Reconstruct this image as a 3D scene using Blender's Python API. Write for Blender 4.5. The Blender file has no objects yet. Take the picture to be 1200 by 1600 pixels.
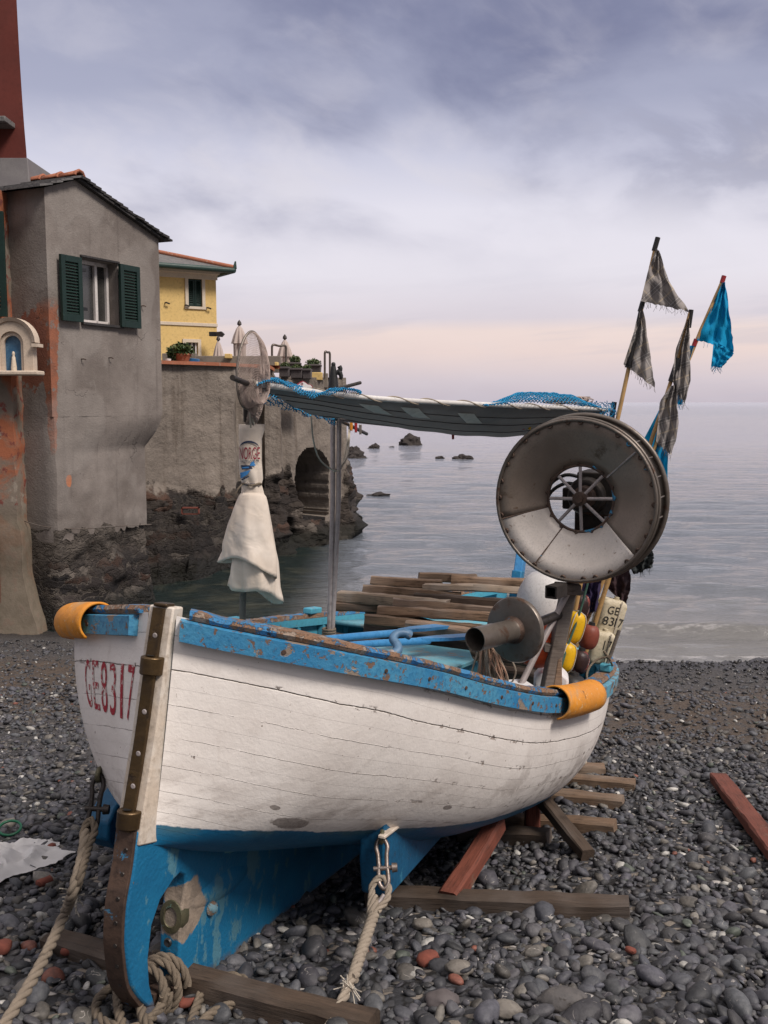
import bpy, bmesh, math, random
import numpy as np
from mathutils import Vector, Matrix, noise as mnoise

random.seed(7); RNG = np.random.default_rng(11)
SC = bpy.context.scene
COL = SC.collection
R = math.radians

# ------------------------------------------------------------------ camera
F, PIT, EYE, CX, CY = 1556.0, R(6.3), 1.65, 600.0, 800.0
cd = bpy.data.cameras.new("camera"); cam = bpy.data.objects.new("camera", cd); COL.objects.link(cam)
cam.location = (0, 0, EYE); cam.rotation_euler = (R(90) - PIT, 0, 0)
cd.sensor_fit = 'VERTICAL'; cd.sensor_height = 24.0; cd.sensor_width = 18.0; cd.lens = 24.0 * F / 1600.0
cd.clip_start = 0.05; cd.clip_end = 20000
SC.camera = cam

def ray(px, py):
    u = (px - CX) / F; v = (py - CY) / F
    return np.array([u, math.cos(PIT) - v * math.sin(PIT), -(math.sin(PIT) + v * math.cos(PIT))])
def at(px, py, Y):
    "world point seen at (px, py) of the photograph at forward distance Y"
    d = ray(px, py); return np.array([0, 0, EYE]) + d * (Y / d[1])
def proj(p):
    p = np.asarray(p, float); x, y, z = p[..., 0], p[..., 1], p[..., 2] - EYE
    f = y * math.cos(PIT) - z * math.sin(PIT); u = y * math.sin(PIT) + z * math.cos(PIT)
    return np.stack([CX + F * x / f, CY - F * u / f], -1)

SEA = -1.27
def sstep(x, a, b):
    t = np.clip((np.asarray(x, float) - a) / (b - a), 0, 1); return t * t * (3 - 2 * t)
def yeff(x, y):
    m = 1 - 0.22 * sstep(-np.asarray(x, float), 0.8, 3.2)
    return np.where(y > 5, 5 + (y - 5) * m, y)
def gz(x, y):
    e = yeff(x, np.asarray(y, float))
    z = np.where(e < 5, 0.2 - 0.16 * np.maximum(e, -2), -0.6 - 0.1117 * (e - 5))
    z = z + 0.018 * np.sin(1.7 * np.asarray(x) + 0.6) * np.sin(1.3 * e) + 0.012 * np.sin(3.1 * np.asarray(x) + 2.2 * e)
    ks = (np.asarray(x) + .82) * .351 + (np.asarray(y) - 3.0) * .936; kn = (np.asarray(x) + .82) * .936 - (np.asarray(y) - 3.0) * .351
    z = z - .075 * np.exp(-((kn - .1) / .75) ** 2) * sstep(ks, -.8, .1) * (1 - sstep(ks, 2.2, 4.2))
    z = z + 0.05 * np.exp(-((e - 8.2) / 0.55) ** 2) * (0.6 + 0.4 * np.sin(2.3 * np.asarray(x)))
    return z
def ground(px, py):
    d = ray(px, py); a = np.arange(.5, 18, .004); P = np.array([0, 0, EYE]) + a[:, None] * d
    return P[np.argmax(P[:, 2] <= gz(P[:, 0], P[:, 1]))]

def hermite(t, X, Y):
    X = np.asarray(X, float); Y = np.asarray(Y, float); t = np.asarray(t, float)
    h = np.diff(X); d = np.diff(Y) / h; m = np.zeros(len(X))
    for i in range(1, len(X) - 1):
        m[i] = 0 if d[i-1] * d[i] <= 0 else 2 * d[i-1] * d[i] / (d[i-1] + d[i])
    m[0] = d[0]; m[-1] = d[-1]
    i = np.clip(np.searchsorted(X, t) - 1, 0, len(X) - 2); q = (t - X[i]) / h[i]
    return (2*q**3-3*q**2+1)*Y[i]+(q**3-2*q**2+q)*h[i]*m[i]+(-2*q**3+3*q**2)*Y[i+1]+(q**3-q**2)*h[i]*m[i+1]

# ------------------------------------------------------------------ outlines of all lettering, made first while the scene is empty
GLY = {}
for _t in ['NORGE', 'DALLA NORVEGIA', 'salmon', 'GE', '83', '1', '7', '17'] + list('GE8317'):
    if _t in GLY: continue
    cu = bpy.data.curves.new('t', 'FONT'); cu.body = _t; cu.size = 1.0; cu.resolution_u = 4
    o = bpy.data.objects.new('t', cu); COL.objects.link(o); dg = bpy.context.evaluated_depsgraph_get(); me = bpy.data.meshes.new_from_object(o.evaluated_get(dg))
    GLY[_t] = ([v.co[:] for v in me.vertices], [list(p.vertices) for p in me.polygons]); bpy.data.objects.remove(o); bpy.data.curves.remove(cu); bpy.data.meshes.remove(me)
# ------------------------------------------------------------------ objects
ORG = {}
def thing(name, label, cat, loc, group=None):
    o = bpy.data.objects.new(name, None); COL.objects.link(o); o.location = loc
    o.empty_display_size = 0.1
    o['label'] = label; o['category'] = cat
    if group: o['group'] = group
    ORG[o] = np.array(loc, float); return o
def tag(o, label=None, cat=None, group=None, kind=None):
    if label: o['label'] = label
    if cat: o['category'] = cat
    if group: o['group'] = group
    if kind: o['kind'] = kind
    return o

def nrm(v):
    v = np.asarray(v, float); return v / (np.linalg.norm(v) + 1e-12)
def perp(a):
    a = nrm(a); b = np.array([0, 0, 1.]) if abs(a[2]) < .9 else np.array([1., 0, 0])
    u = nrm(np.cross(a, b)); return u, np.cross(u, a)

class MB:
    def __init__(s): s.v = []; s.f = []; s.m = []; s.n = 0; s.uv = {}; s.at = {}
    def add(s, V, Fc, mi=0):
        V = np.asarray(V, float).reshape(-1, 3); b = s.n
        s.v.append(V); s.n += len(V)
        for f in Fc: s.f.append(tuple(int(i) + b for i in f)); s.m.append(mi)
        return b
    def box(s, c, hx, hy, hz, mi=0):
        c = np.asarray(c, float); hx, hy, hz = [np.asarray(a, float) for a in (hx, hy, hz)]
        V = [c + sx*hx + sy*hy + sz*hz for sx in (-1, 1) for sy in (-1, 1) for sz in (-1, 1)]
        if np.dot(np.cross(hx, hy), hz) > 0: Fc = [(0,1,3,2),(4,6,7,5),(0,4,5,1),(2,3,7,6),(0,2,6,4),(1,5,7,3)]
        else: Fc = [(0,2,3,1),(4,5,7,6),(0,1,5,4),(2,6,7,3),(0,4,6,2),(1,3,7,5)]
        s.add(V, Fc, mi); return s
    def abox(s, c, x, y, z, mi=0):
        return s.box(c, (x/2, 0, 0), (0, y/2, 0), (0, 0, z/2), mi)
    def tube(s, P, r, n=10, mi=0, cap=True, closed=False):
        P = np.asarray(P, float); k = len(P); r = np.broadcast_to(np.asarray(r, float), (k,))
        if closed: T = np.roll(P, -1, 0) - np.roll(P, 1, 0)
        else: T = np.gradient(P, axis=0)
        u, w = perp(T[0]); V = []
        for i in range(k):
            t = nrm(T[i]); u = nrm(u - t * np.dot(u, t)); w = np.cross(t, u)
            for j in range(n):
                a = 2 * math.pi * j / n; V.append(P[i] + r[i] * (math.cos(a) * u + math.sin(a) * w))
        Fc = []
        for i in range(k if closed else k - 1):
            i2 = (i + 1) % k
            for j in range(n):
                j2 = (j + 1) % n; Fc.append((i*n+j, i*n+j2, i2*n+j2, i2*n+j))
        if cap and not closed:
            Fc.append(tuple(range(n))[::-1]); Fc.append(tuple((k-1)*n + j for j in range(n)))
        s.add(V, Fc, mi); return s
    def lathe(s, c, ax, prof, n=32, mi=0, closed=False, sq=(1, 1)):
        c = np.asarray(c, float); ax = nrm(ax); u, w = perp(ax); V = []; k = len(prof)
        for r_, a in prof:
            for j in range(n):
                g = 2 * math.pi * j / n; V.append(c + ax * a + r_ * (sq[0] * math.cos(g) * u + sq[1] * math.sin(g) * w))
        Fc = []
        for i in range(k if closed else k - 1):
            i2 = (i + 1) % k
            for j in range(n):
                j2 = (j + 1) % n; Fc.append((i*n+j, i2*n+j, i2*n+j2, i*n+j2))
        s.add(V, Fc, mi); return s
    def grid(s, P, mi=0, flip=False):
        P = np.asarray(P, float); nu, nv = P.shape[:2]; Fc = []
        for i in range(nu - 1):
            for j in range(nv - 1):
                q = (i*nv+j, (i+1)*nv+j, (i+1)*nv+j+1, i*nv+j+1)
                Fc.append(q[::-1] if flip else q)
        return s.add(P.reshape(-1, 3), Fc, mi)
    def prism(s, poly, ext, mi=0):
        poly = np.asarray(poly, float); ext = np.asarray(ext, float); n = len(poly)
        V = np.concatenate([poly, poly + ext]); Fc = [tuple(range(n))[::-1], tuple(range(n, 2*n))]
        for i in range(n):
            j = (i + 1) % n; Fc.append((i, j, n + j, n + i))
        s.add(V, Fc, mi); return s
    def build(s, name, mats, parent=None, label=None, cat=None, group=None, kind=None, loc=None,
              smooth=35, bevel=0, solid=0, subsurf=0, fixn=True, solid_off=0):
        V = np.concatenate(s.v) if s.v else np.zeros((0, 3))
        if parent is not None:
            r = parent
            while r.parent is not None: r = r.parent
            org = ORG[r]
        else:
            if loc is None:
                loc = np.array([V[:, 0].mean(), V[:, 1].mean(), V[:, 2].min()])
            org = np.array(loc, float)
        me = bpy.data.meshes.new(name)
        me.from_pydata((V - org).tolist(), [], s.f)
        if not isinstance(mats, (list, tuple)): mats = [mats]
        for m in mats: me.materials.append(m)
        me.polygons.foreach_set('material_index', np.array(s.m, dtype=np.int32))
        for nm, arr in s.at.items():
            a = me.attributes.new(nm, 'FLOAT', 'POINT'); a.data.foreach_set('value', np.asarray(arr, np.float32))
        for nm, arr in s.uv.items():
            l = me.uv_layers.new(name=nm); idx = np.empty(len(me.loops), dtype=np.int32)
            me.loops.foreach_get('vertex_index', idx)
            l.data.foreach_set('uv', np.asarray(arr, np.float32)[idx].ravel())
        if fixn:
            bm = bmesh.new(); bm.from_mesh(me); bmesh.ops.recalc_face_normals(bm, faces=bm.faces); bm.to_mesh(me); bm.free()
        if smooth:
            me.polygons.foreach_set('use_smooth', np.ones(len(me.polygons), dtype=bool))
            me.set_sharp_from_angle(angle=R(smooth))
        o = bpy.data.objects.new(name, me); COL.objects.link(o)
        if parent is not None: o.parent = parent
        else: o.location = org; ORG[o] = org
        if solid:
            m = o.modifiers.new('solid', 'SOLIDIFY'); m.thickness = solid; m.offset = solid_off
        if bevel:
            m = o.modifiers.new('bevel', 'BEVEL'); m.width = bevel; m.segments = 2; m.limit_method = 'ANGLE'; m.angle_limit = R(40)
        if subsurf:
            m = o.modifiers.new('sub', 'SUBSURF'); m.levels = subsurf; m.render_levels = subsurf
        return tag(o, label, cat, group, kind)

def fbm(x, y, z, o=4):
    return mnoise.fractal(Vector((x, y, z)), 0.9, 2.0, o)

# ------------------------------------------------------------------ materials
def new_mat(name):
    m = bpy.data.materials.new(name); m.use_nodes = True; nt = m.node_tree; nt.nodes.clear(); return m, nt
class G:
    "short hand for node graphs"
    def __init__(s, nt): s.nt = nt
    def n(s, t, ins=None, **pr):
        nd = s.nt.nodes.new(t)
        for k, v in pr.items(): setattr(nd, k, v)
        for k, v in (ins or {}).items(): s.set(nd.inputs[k], v)
        return nd
    def set(s, sock, v):
        if isinstance(v, bpy.types.NodeSocket): s.nt.links.new(v, sock)
        elif isinstance(v, (tuple, list)):
            if sock.type == 'RGBA' and len(v) == 3: v = (*v, 1)
            sock.default_value = v
        else: sock.default_value = v
    def m(s, op, a, b=0.0, c=0.0, clamp=False):
        nd = s.n('ShaderNodeMath', {0: a, 1: b, 2: c}, operation=op); nd.use_clamp = clamp; return nd.outputs[0]
    def vm(s, op, a, b=(0, 0, 0)):
        nd = s.n('ShaderNodeVectorMath', {0: a, 1: b}, operation=op)
        return nd.outputs['Value'] if op in ('DISTANCE', 'LENGTH', 'DOT_PRODUCT') else nd.outputs[0]
    def mix(s, f, a, b, blend='MIX'):
        nd = s.n('ShaderNodeMix', data_type='RGBA', blend_type=blend, clamp_factor=True)
        s.set(nd.inputs[0], f); s.set(nd.inputs[6], a); s.set(nd.inputs[7], b); return nd.outputs[2]
    def noise(s, vec, scale=5, detail=4, rough=.55, dist=0.0, col=False):
        nd = s.n('ShaderNodeTexNoise', {'Vector': vec, 'Scale': scale, 'Detail': detail, 'Roughness': rough, 'Distortion': dist})
        return nd.outputs['Color' if col else 0]
    def vor(s, vec, scale=5, feature='F1', out='Distance', rnd=1.0):
        nd = s.n('ShaderNodeTexVoronoi', {'Vector': vec, 'Scale': scale, 'Randomness': rnd}, feature=feature); return nd.outputs[out]
    def ss(s, x, lo, hi):
        nd = s.n('ShaderNodeMapRange', {0: x, 1: lo, 2: hi, 3: 0.0, 4: 1.0}, interpolation_type='SMOOTHSTEP'); return nd.outputs[0]
    def sxyz(s, v):
        nd = s.n('ShaderNodeSeparateXYZ', {0: v}); return nd.outputs
    def cxyz(s, x, y, z):
        return s.n('ShaderNodeCombineXYZ', {0: x, 1: y, 2: z}).outputs[0]
    def mul(s, v, k):
        return s.n('ShaderNodeVectorMath', {0: v, 1: k}, operation='MULTIPLY').outputs[0]
    def pos(s): return s.n('ShaderNodeNewGeometry').outputs['Position']
    def obj(s): return s.n('ShaderNodeTexCoord').outputs['Object']
    def attr(s, name, out='Fac'): return s.n('ShaderNodeAttribute', attribute_name=name).outputs[out]
    def bump(s, h, strength=.3, dist=.01, nrm_=None):
        nd = s.n('ShaderNodeBump', {'Strength': strength, 'Distance': dist, 'Height': h})
        if nrm_ is not None: s.set(nd.inputs['Normal'], nrm_)
        return nd.outputs[0]
    def out(s, col, rough=.6, metal=0.0, normal=None, spec=.5, **kw):
        b = s.n('ShaderNodeBsdfPrincipled', {'Base Color': col, 'Roughness': rough, 'Metallic': metal, 'Specular IOR Level': spec})
        for k, v in kw.items(): s.set(b.inputs[k.replace('_', ' ')], v)
        if normal is not None: s.set(b.inputs['Normal'], normal)
        o = s.n('ShaderNodeOutputMaterial'); s.nt.links.new(b.outputs[0], o.inputs[0]); return b

def weather(name, c1, c2, sc=5, chips=None, rough=.6, metal=0.0, bump=.25, bsc=40, st=(1, 1, 1), dirt=None, spec=.4, bd=.006, coord='obj'):
    "two toned surface, optional chips ((col, lo, hi, scale), ...) and fine bumps"
    m, nt = new_mat(name); g = G(nt)
    v = g.obj() if coord == 'obj' else g.pos(); v = g.mul(v, st)
    col = g.mix(g.ss(g.noise(v, sc, 5, .6, .3), .3, .7), c1, c2)
    fine = g.noise(v, bsc, 5, .65)
    col = g.mix(g.ss(fine, .45, .75), col, tuple(x * .72 for x in c1))
    h = fine; rg = g.m('ADD', rough - .12, g.m('MULTIPLY', g.noise(v, sc * 2.3, 4), .24))
    for ch in (chips or ()):
        n = g.noise(v, ch[3], 6, .68, .4); f = g.ss(n, ch[1], ch[2])
        col = g.mix(f, col, ch[0]); h = g.m('SUBTRACT', h, g.m('MULTIPLY', f, .6))
    g.out(col, rg, metal, g.bump(h, bump, bd), spec); return m

def wood(name, c1, c2, dark=(.02, .015, .012), grey=None, chips=None, grain=1.0):
    m, nt = new_mat(name); g = G(nt)
    v = g.obj(); rnd = g.n('ShaderNodeObjectInfo').outputs['Random']
    v = g.vm('ADD', v, g.cxyz(g.m('MULTIPLY', rnd, 37.0), g.m('MULTIPLY', rnd, 11.0), 0.0))
    vs = g.mul(v, (1.0, 14.0, 14.0)); n1 = g.noise(vs, 4 * grain, 6, .6, .6); n2 = g.noise(g.mul(v, (2.2, 40, 40)), 3 * grain, 5, .7)
    col = g.mix(g.ss(n1, .3, .7), c1, c2)
    col = g.mix(g.m('MULTIPLY', g.ss(rnd, 0.0, 1.0), .55), col, g.mix(.5, c1, dark))
    col = g.mix(g.ss(n2, .52, .72), col, dark)
    blot = g.noise(v, 5, 4, .6); col = g.mix(g.m('MULTIPLY', g.ss(blot, .5, .75), .7), col, dark)
    if grey: col = g.mix(g.m('MULTIPLY', g.ss(g.noise(v, 3.1, 3), .4, .65), .75), col, grey)
    for ch in (chips or ()): col = g.mix(g.ss(g.noise(v, ch[3], 6, .65), ch[1], ch[2]), col, ch[0])
    g.out(col, .75, 0, g.bump(g.m('ADD', n1, n2), .55, .006), .25); return m

def cloth_mat(name, c1, c2, rough=.85, sheen=.2, bsc=90, trl=.25, bst=.15, bd=.003):
    m, nt = new_mat(name); g = G(nt); v = g.obj()
    col = g.mix(g.ss(g.noise(v, 7, 5, .6), .3, .72), c1, c2)
    b = g.out(col, rough, 0, g.bump(g.noise(v, bsc, 3, .5, .8), bst, bd), .2)
    tr = g.n('ShaderNodeBsdfTranslucent', {'Color': col}); mx = g.n('ShaderNodeMixShader', {0: trl})
    nt.links.new(b.outputs[0], mx.inputs[1]); nt.links.new(tr.outputs[0], mx.inputs[2])
    o = [n for n in nt.nodes if n.type == 'OUTPUT_MATERIAL'][0]; nt.links.new(mx.outputs[0], o.inputs[0]); return m

BLUE1, BLUE2 = (.018, .17, .37), (.075, .27, .41)
BARE = (.16, .10, .07)
M = {}
M['rail'] = weather('rail_paint', BLUE1, BLUE2, 3.0, chips=[(BARE, .56, .60, 30), ((.24, .19, .15), .60, .63, 9), ((.07, .045, .035), .66, .69, 44)], rough=.55, bump=.5, bsc=60)
M['rail_worn'] = weather('worn_rail_paint', (.10, .30, .42), (.20, .30, .33), 3.0, chips=[(BARE, .53, .57, 18), ((.22, .16, .12), .55, .6, 7)], rough=.65, bump=.6, bsc=60)
M['cap'] = weather('gunwale_wood', (.05, .22, .42), (.03, .16, .36), 4, chips=[((.22, .125, .075), .47, .50, 9), ((.28, .215, .17), .53, .57, 22), ((.05, .035, .03), .63, .66, 30)], rough=.7, bump=.9, bsc=70, bd=.012)
M['cyan'] = weather('inside_paint', (.08, .34, .44), (.05, .26, .40), 4, chips=[((.20, .15, .11), .64, .68, 14)], rough=.6, bump=.3, bsc=50)
M['cyandeck'] = weather('deck_paint', (.17, .38, .44), (.10, .32, .42), 4, chips=[((.32, .24, .17), .52, .64, 5), ((.2, .14, .1), .65, .68, 18)], rough=.6, bump=.3, bsc=50)
M['oar'] = weather('oar_paint', (.035, .20, .44), (.06, .25, .50), 6, chips=[((.25, .22, .2), .68, .71, 30)], rough=.45, bump=.2)
M['cream'] = weather('cream_paint', (.56, .47, .38), (.63, .58, .52), 7, chips=[((.30, .33, .25), .68, .72, 14), ((.12, .09, .07), .70, .73, 30)], rough=.5, bump=.4)
M['brass'] = weather('old_brass', (.12, .075, .032), (.06, .040, .024), 9, chips=[((.05, .035, .025), .55, .7, 12), ((.62, .62, .58), .70, .715, 20), ((.04, .22, .38), .70, .72, 31)], rough=.42, metal=.75, bump=.3, spec=.6)
M['iron'] = weather('rusty_iron', (.075, .05, .04), (.12, .075, .055), 8, chips=[((.05, .22, .38), .58, .62, 7), ((.20, .09, .04), .62, .7, 16)], rough=.6, metal=.45, bump=.4)
M['bronze'] = weather('green_bronze', (.09, .09, .055), (.15, .13, .08), 20, chips=[((.12, .28, .26), .62, .68, 25)], rough=.55, metal=.5, bump=.6)
M['black'] = weather('black_rubber', (.012, .012, .013), (.02, .02, .021), 8, rough=.5, bump=.2)
M['darkmetal'] = weather('dark_metal', (.035, .03, .028), (.06, .05, .045), 8, chips=[((.10, .055, .03), .6, .7, 14)], rough=.5, metal=.6, bump=.3)
M['steel'] = weather('stained_steel', (.27, .215, .175), (.19, .15, .12), 3.5, chips=[((.09, .055, .035), .60, .72, 5), ((.12, .07, .04), .66, .70, 22)], rough=.45, metal=.35, bump=.15, bsc=120, bd=.002)
M['steel_lit'] = weather('lit_steel', (.66, .60, .55), (.54, .48, .43), 4, chips=[((.20, .12, .08), .62, .70, 30), ((.16, .10, .07), .62, .68, 7)], rough=.5, metal=.15, bump=.15, bsc=120, bd=.002)  # light on the upturned lower cone panels, painted as a paler steel
M['rim'] = weather('dull_rim_steel', (.17, .145, .125), (.115, .095, .08), 6, chips=[((.10, .05, .03), .56, .70, 10)], rough=.42, metal=.5, bump=.2)
M['galv'] = weather('grey_pipe', (.33, .29, .28), (.42, .37, .36), 6, chips=[((.14, .09, .07), .64, .72, 12)], rough=.5, metal=.3, bump=.2)
M['whitepipe'] = weather('white_pipe', (.62, .60, .58), (.50, .48, .46), 6, chips=[((.2, .15, .12), .64, .7, 14)], rough=.5, bump=.2)
M['plastic_o'] = weather('orange_plastic', (.70, .27, .02), (.56, .22, .03), 5, chips=[((.42, .25, .12), .52, .70, 9), ((.60, .42, .22), .60, .66, 34), ((.14, .075, .035), .64, .72, 24)], rough=.6, bump=.5, bsc=50, bd=.004)
M['buoy_w'] = weather('white_buoy', (.72, .70, .69), (.64, .62, .62), 5, chips=[((.45, .40, .36), .66, .76, 22)], rough=.45, bump=.1, bsc=80, bd=.003)
M['buoy_o'] = weather('orange_buoy', (.78, .12, .035), (.66, .10, .03), 5, chips=[((.45, .18, .1), .66, .78, 14)], rough=.5, bump=.1, bd=.003)
M['buoy_y'] = weather('yellow_float', (.74, .45, .01), (.66, .38, .01), 5, chips=[((.30, .20, .03), .66, .76, 14)], rough=.45, bump=.12, bd=.003)
M['buoy_r'] = weather('red_brown_float', (.22, .055, .035), (.17, .045, .03), 7, chips=[((.07, .03, .025), .60, .72, 9), ((.6, .55, .5), .73, .745, 15)], rough=.55, bump=.2)
M['buoy_p'] = weather('patchy_float', (.035, .015, .015), (.02, .013, .013), 5, chips=[((.20, .04, .03), .50, .54, 9), ((.68, .66, .63), .56, .58, 8.3)], rough=.5, bump=.4)
M['jerry'] = weather('cream_plastic', (.50, .43, .30), (.58, .52, .40), 8, chips=[((.62, .46, .06), .56, .64, 9), ((.10, .08, .06), .66, .74, 36)], rough=.6, bump=.4, bsc=70)
M['canister'] = weather('white_plastic', (.72, .71, .72), (.63, .62, .63), 6, chips=[((.40, .36, .33), .68, .76, 18)], rough=.4, bump=.12)
M['ropem'] = weather('weathered_rope', (.24, .195, .15), (.16, .13, .10), 12, chips=[((.10, .08, .06), .56, .70, 18)], rough=.9, bump=.8, bsc=260, bd=.004)
M['rope'] = weather('natural_rope', (.34, .285, .225), (.23, .19, .15), 12, chips=[((.13, .10, .075), .58, .72, 20)], rough=.9, bump=.8, bsc=260, bd=.004)
M['rope_d'] = weather('dirty_rope', (.19, .15, .11), (.12, .095, .07), 12, chips=[((.07, .055, .04), .58, .72, 16)], rough=.9, bump=.8, bsc=260, bd=.004)
M['rope_p'] = weather('pinkish_line', (.42, .22, .15), (.36, .28, .20), 10, chips=[((.12, .09, .07), .56, .66, 8)], rough=.9, bump=.5, bsc=200, bd=.003)
M['cord'] = weather('pale_cord', (.55, .50, .42), (.40, .35, .29), 10, rough=.9, bump=.4, bsc=200)
M['cordg'] = weather('green_cord', (.03, .08, .06), (.05, .10, .08), 10, rough=.9, bump=.4)
M['net_b'] = weather('blue_net_cord', (.01, .20, .40), (.015, .26, .48), 10, rough=.8, bump=.2)
M['net_w'] = weather('pale_net_cord', (.42, .34, .30), (.36, .28, .25), 10, rough=.9, bump=.2)
M['wood'] = wood('weathered_plank', (.36, .235, .15), (.20, .125, .08), grey=(.29, .225, .18), dark=(.016, .012, .01))
M['woodhi'] = wood('pale_plank', (.46, .34, .24), (.34, .24, .165), grey=(.44, .38, .32))
M['wooddk'] = wood('dark_plank', (.09, .06, .042), (.05, .035, .026), grey=(.13, .10, .085))
M['beam'] = wood('old_beam', (.095, .066, .048), (.055, .04, .03), grey=(.11, .09, .078))
M['beamlt'] = wood('sawn_beam', (.24, .155, .10), (.15, .10, .066), grey=(.21, .165, .13), dark=(.03, .02, .015))
M['redbeam'] = wood('red_painted_beam', (.20, .062, .040), (.14, .045, .03), dark=(.05, .022, .016), chips=[((.16, .10, .07), .60, .68, 9)])
M['post'] = wood('grey_post', (.17, .14, .12), (.12, .095, .08), grey=(.18, .16, .145))
M['bamboo'] = weather('bamboo', (.50, .31, .13), (.40, .24, .10), 9, chips=[((.16, .09, .045), .60, .7, 10)], rough=.5, bump=.2)
M['tape'] = weather('black_tape', (.012, .011, .012), (.02, .018, .018), 9, rough=.45, bump=.2)
M['redtape'] = weather('red_tape', (.35, .03, .03), (.28, .02, .025), 9, rough=.45, bump=.2)
M['flagblue'] = cloth_mat('blue_cloth', (.008, .33, .60), (.008, .26, .50))
M['sack'] = cloth_mat('white_tarpaulin', (.78, .70, .62), (.64, .55, .46), rough=.55, bsc=10, bst=.4, bd=.02, trl=.15)
M['sheet'] = cloth_mat('white_sheet', (.84, .82, .81), (.74, .72, .71), rough=.5)
M['ragp'] = cloth_mat('purple_rag', (.06, .045, .11), (.04, .03, .075))
M['ragm'] = cloth_mat('maroon_rag', (.07, .04, .045), (.045, .028, .032))
M['ragg'] = cloth_mat('grey_green_rag', (.05, .058, .058), (.035, .04, .042))
M['umb'] = cloth_mat('pale_umbrella_cloth', (.62, .52, .47), (.54, .45, .41))
M['awn0'] = weather('grey_awning_sheet', (.27, .265, .255), (.225, .22, .213), 5, chips=[((.33, .32, .30), .6, .75, 7)], rough=.7, bump=.3, bsc=30)
M['awn'] = cloth_mat('grey_awning_cloth', (.17, .168, .165), (.135, .133, .132), .7, bsc=40, trl=.10)
M['patch'] = weather('pale_tape_patch', (.62, .59, .54), (.54, .51, .46), 12, rough=.7, bump=.2)
M['shutter'] = weather('green_shutter_paint', (.003, .017, .013), (.0045, .023, .018), 5, chips=[((.02, .045, .036), .66, .74, 12)], rough=.5, bump=.15)
M['upvc'] = weather('white_window_frame', (.62, .58, .56), (.56, .52, .50), 5, rough=.4, bump=.05)
M['glass'] = weather('dark_glass', (.03, .03, .03), (.045, .043, .04), 3, rough=.16, bump=.02, spec=.8)
M['slate'] = weather('slate_roof', (.105, .10, .10), (.16, .15, .145), 5, chips=[((.05, .045, .045), .58, .66, 9)], rough=.7, bump=.5, bsc=25, bd=.02)
M['slatedk'] = weather('dark_slate_edge', (.025, .023, .023), (.045, .04, .04), 5, rough=.75, bump=.5, bsc=25, bd=.02)
M['terra'] = weather('terracotta', (.36, .13, .07), (.28, .10, .055), 8, chips=[((.40, .32, .26), .58, .68, 12)], rough=.8, bump=.4)
M['yellow'] = weather('yellow_render', (.66, .465, .185), (.63, .44, .17), 1.2, chips=[((.67, .48, .205), .6, .8, 3)], rough=.85, bump=.1, bsc=15)
M['trim'] = weather('cream_trim', (.62, .53, .42), (.56, .47, .37), 3, rough=.8, bump=.1)
M['gutter'] = weather('green_gutter', (.018, .045, .04), (.03, .06, .05), 3, rough=.5)
M['redwall'] = weather('red_render', (.145, .03, .022), (.11, .024, .018), 1.2, chips=[((.17, .045, .032), .6, .75, 4)], rough=.85, bump=.2, bsc=20)
M['lead'] = weather('grey_flashing', (.16, .15, .15), (.12, .11, .115), 2.5, rough=.7, bump=.2)
M['shrine'] = weather('shrine_plaster', (.56, .46, .37), (.48, .39, .31), 7, chips=[((.25, .12, .07), .66, .73, 9)], rough=.8, bump=.3)
M['niche'] = weather('blue_niche', (.02, .09, .19), (.06, .15, .25), 9, rough=.3, bump=.05, spec=.8)
M['stucco'] = weather('grey_parapet', (.22, .185, .155), (.17, .145, .125), 2, chips=[((.10, .085, .075), .56, .72, 4)], rough=.9, bump=.4, bsc=20)
M['planter'] = weather('grey_planter', (.10, .085, .085), (.08, .068, .068), 4, rough=.7)
M['leaf'] = weather('shrub_leaves', (.03, .06, .016), (.06, .09, .025), 14, rough=.6, bump=.2)
M['rock'] = weather('sea_rock', (.045, .036, .032), (.025, .021, .02), 2.5, chips=[((.09, .07, .06), .58, .72, 5)], rough=.85, bump=.9, bsc=14, bd=.06)
M['brick'] = weather('brick_red', (.19, .055, .036), (.13, .04, .03), 20, rough=.9, bump=.5)
M['greenpl'] = weather('green_plastic', (.005, .10, .05), (.006, .08, .04), 9, rough=.4)
M['bluepl'] = weather('blue_tub', (.03, .16, .38), (.03, .13, .32), 9, rough=.5)
M['white'] = weather('white_enamel', (.66, .64, .64), (.6, .58, .58), 9, rough=.5, bump=.05)
M['redprint'] = weather('red_print', (.25, .012, .035), (.20, .012, .03), 20, rough=.6, bump=.05)
M['blueprint'] = weather('blue_print', (.03, .15, .40), (.05, .22, .5), 14, rough=.6, bump=.05)
M['navyprint'] = weather('navy_print', (.012, .022, .06), (.015, .03, .07), 14, rough=.6, bump=.05)
M['blacktxt'] = weather('black_marker', (.02, .018, .016), (.03, .028, .025), 30, chips=[((.45, .38, .26), .62, .66, 50)], rough=.7, bump=.05)
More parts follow.
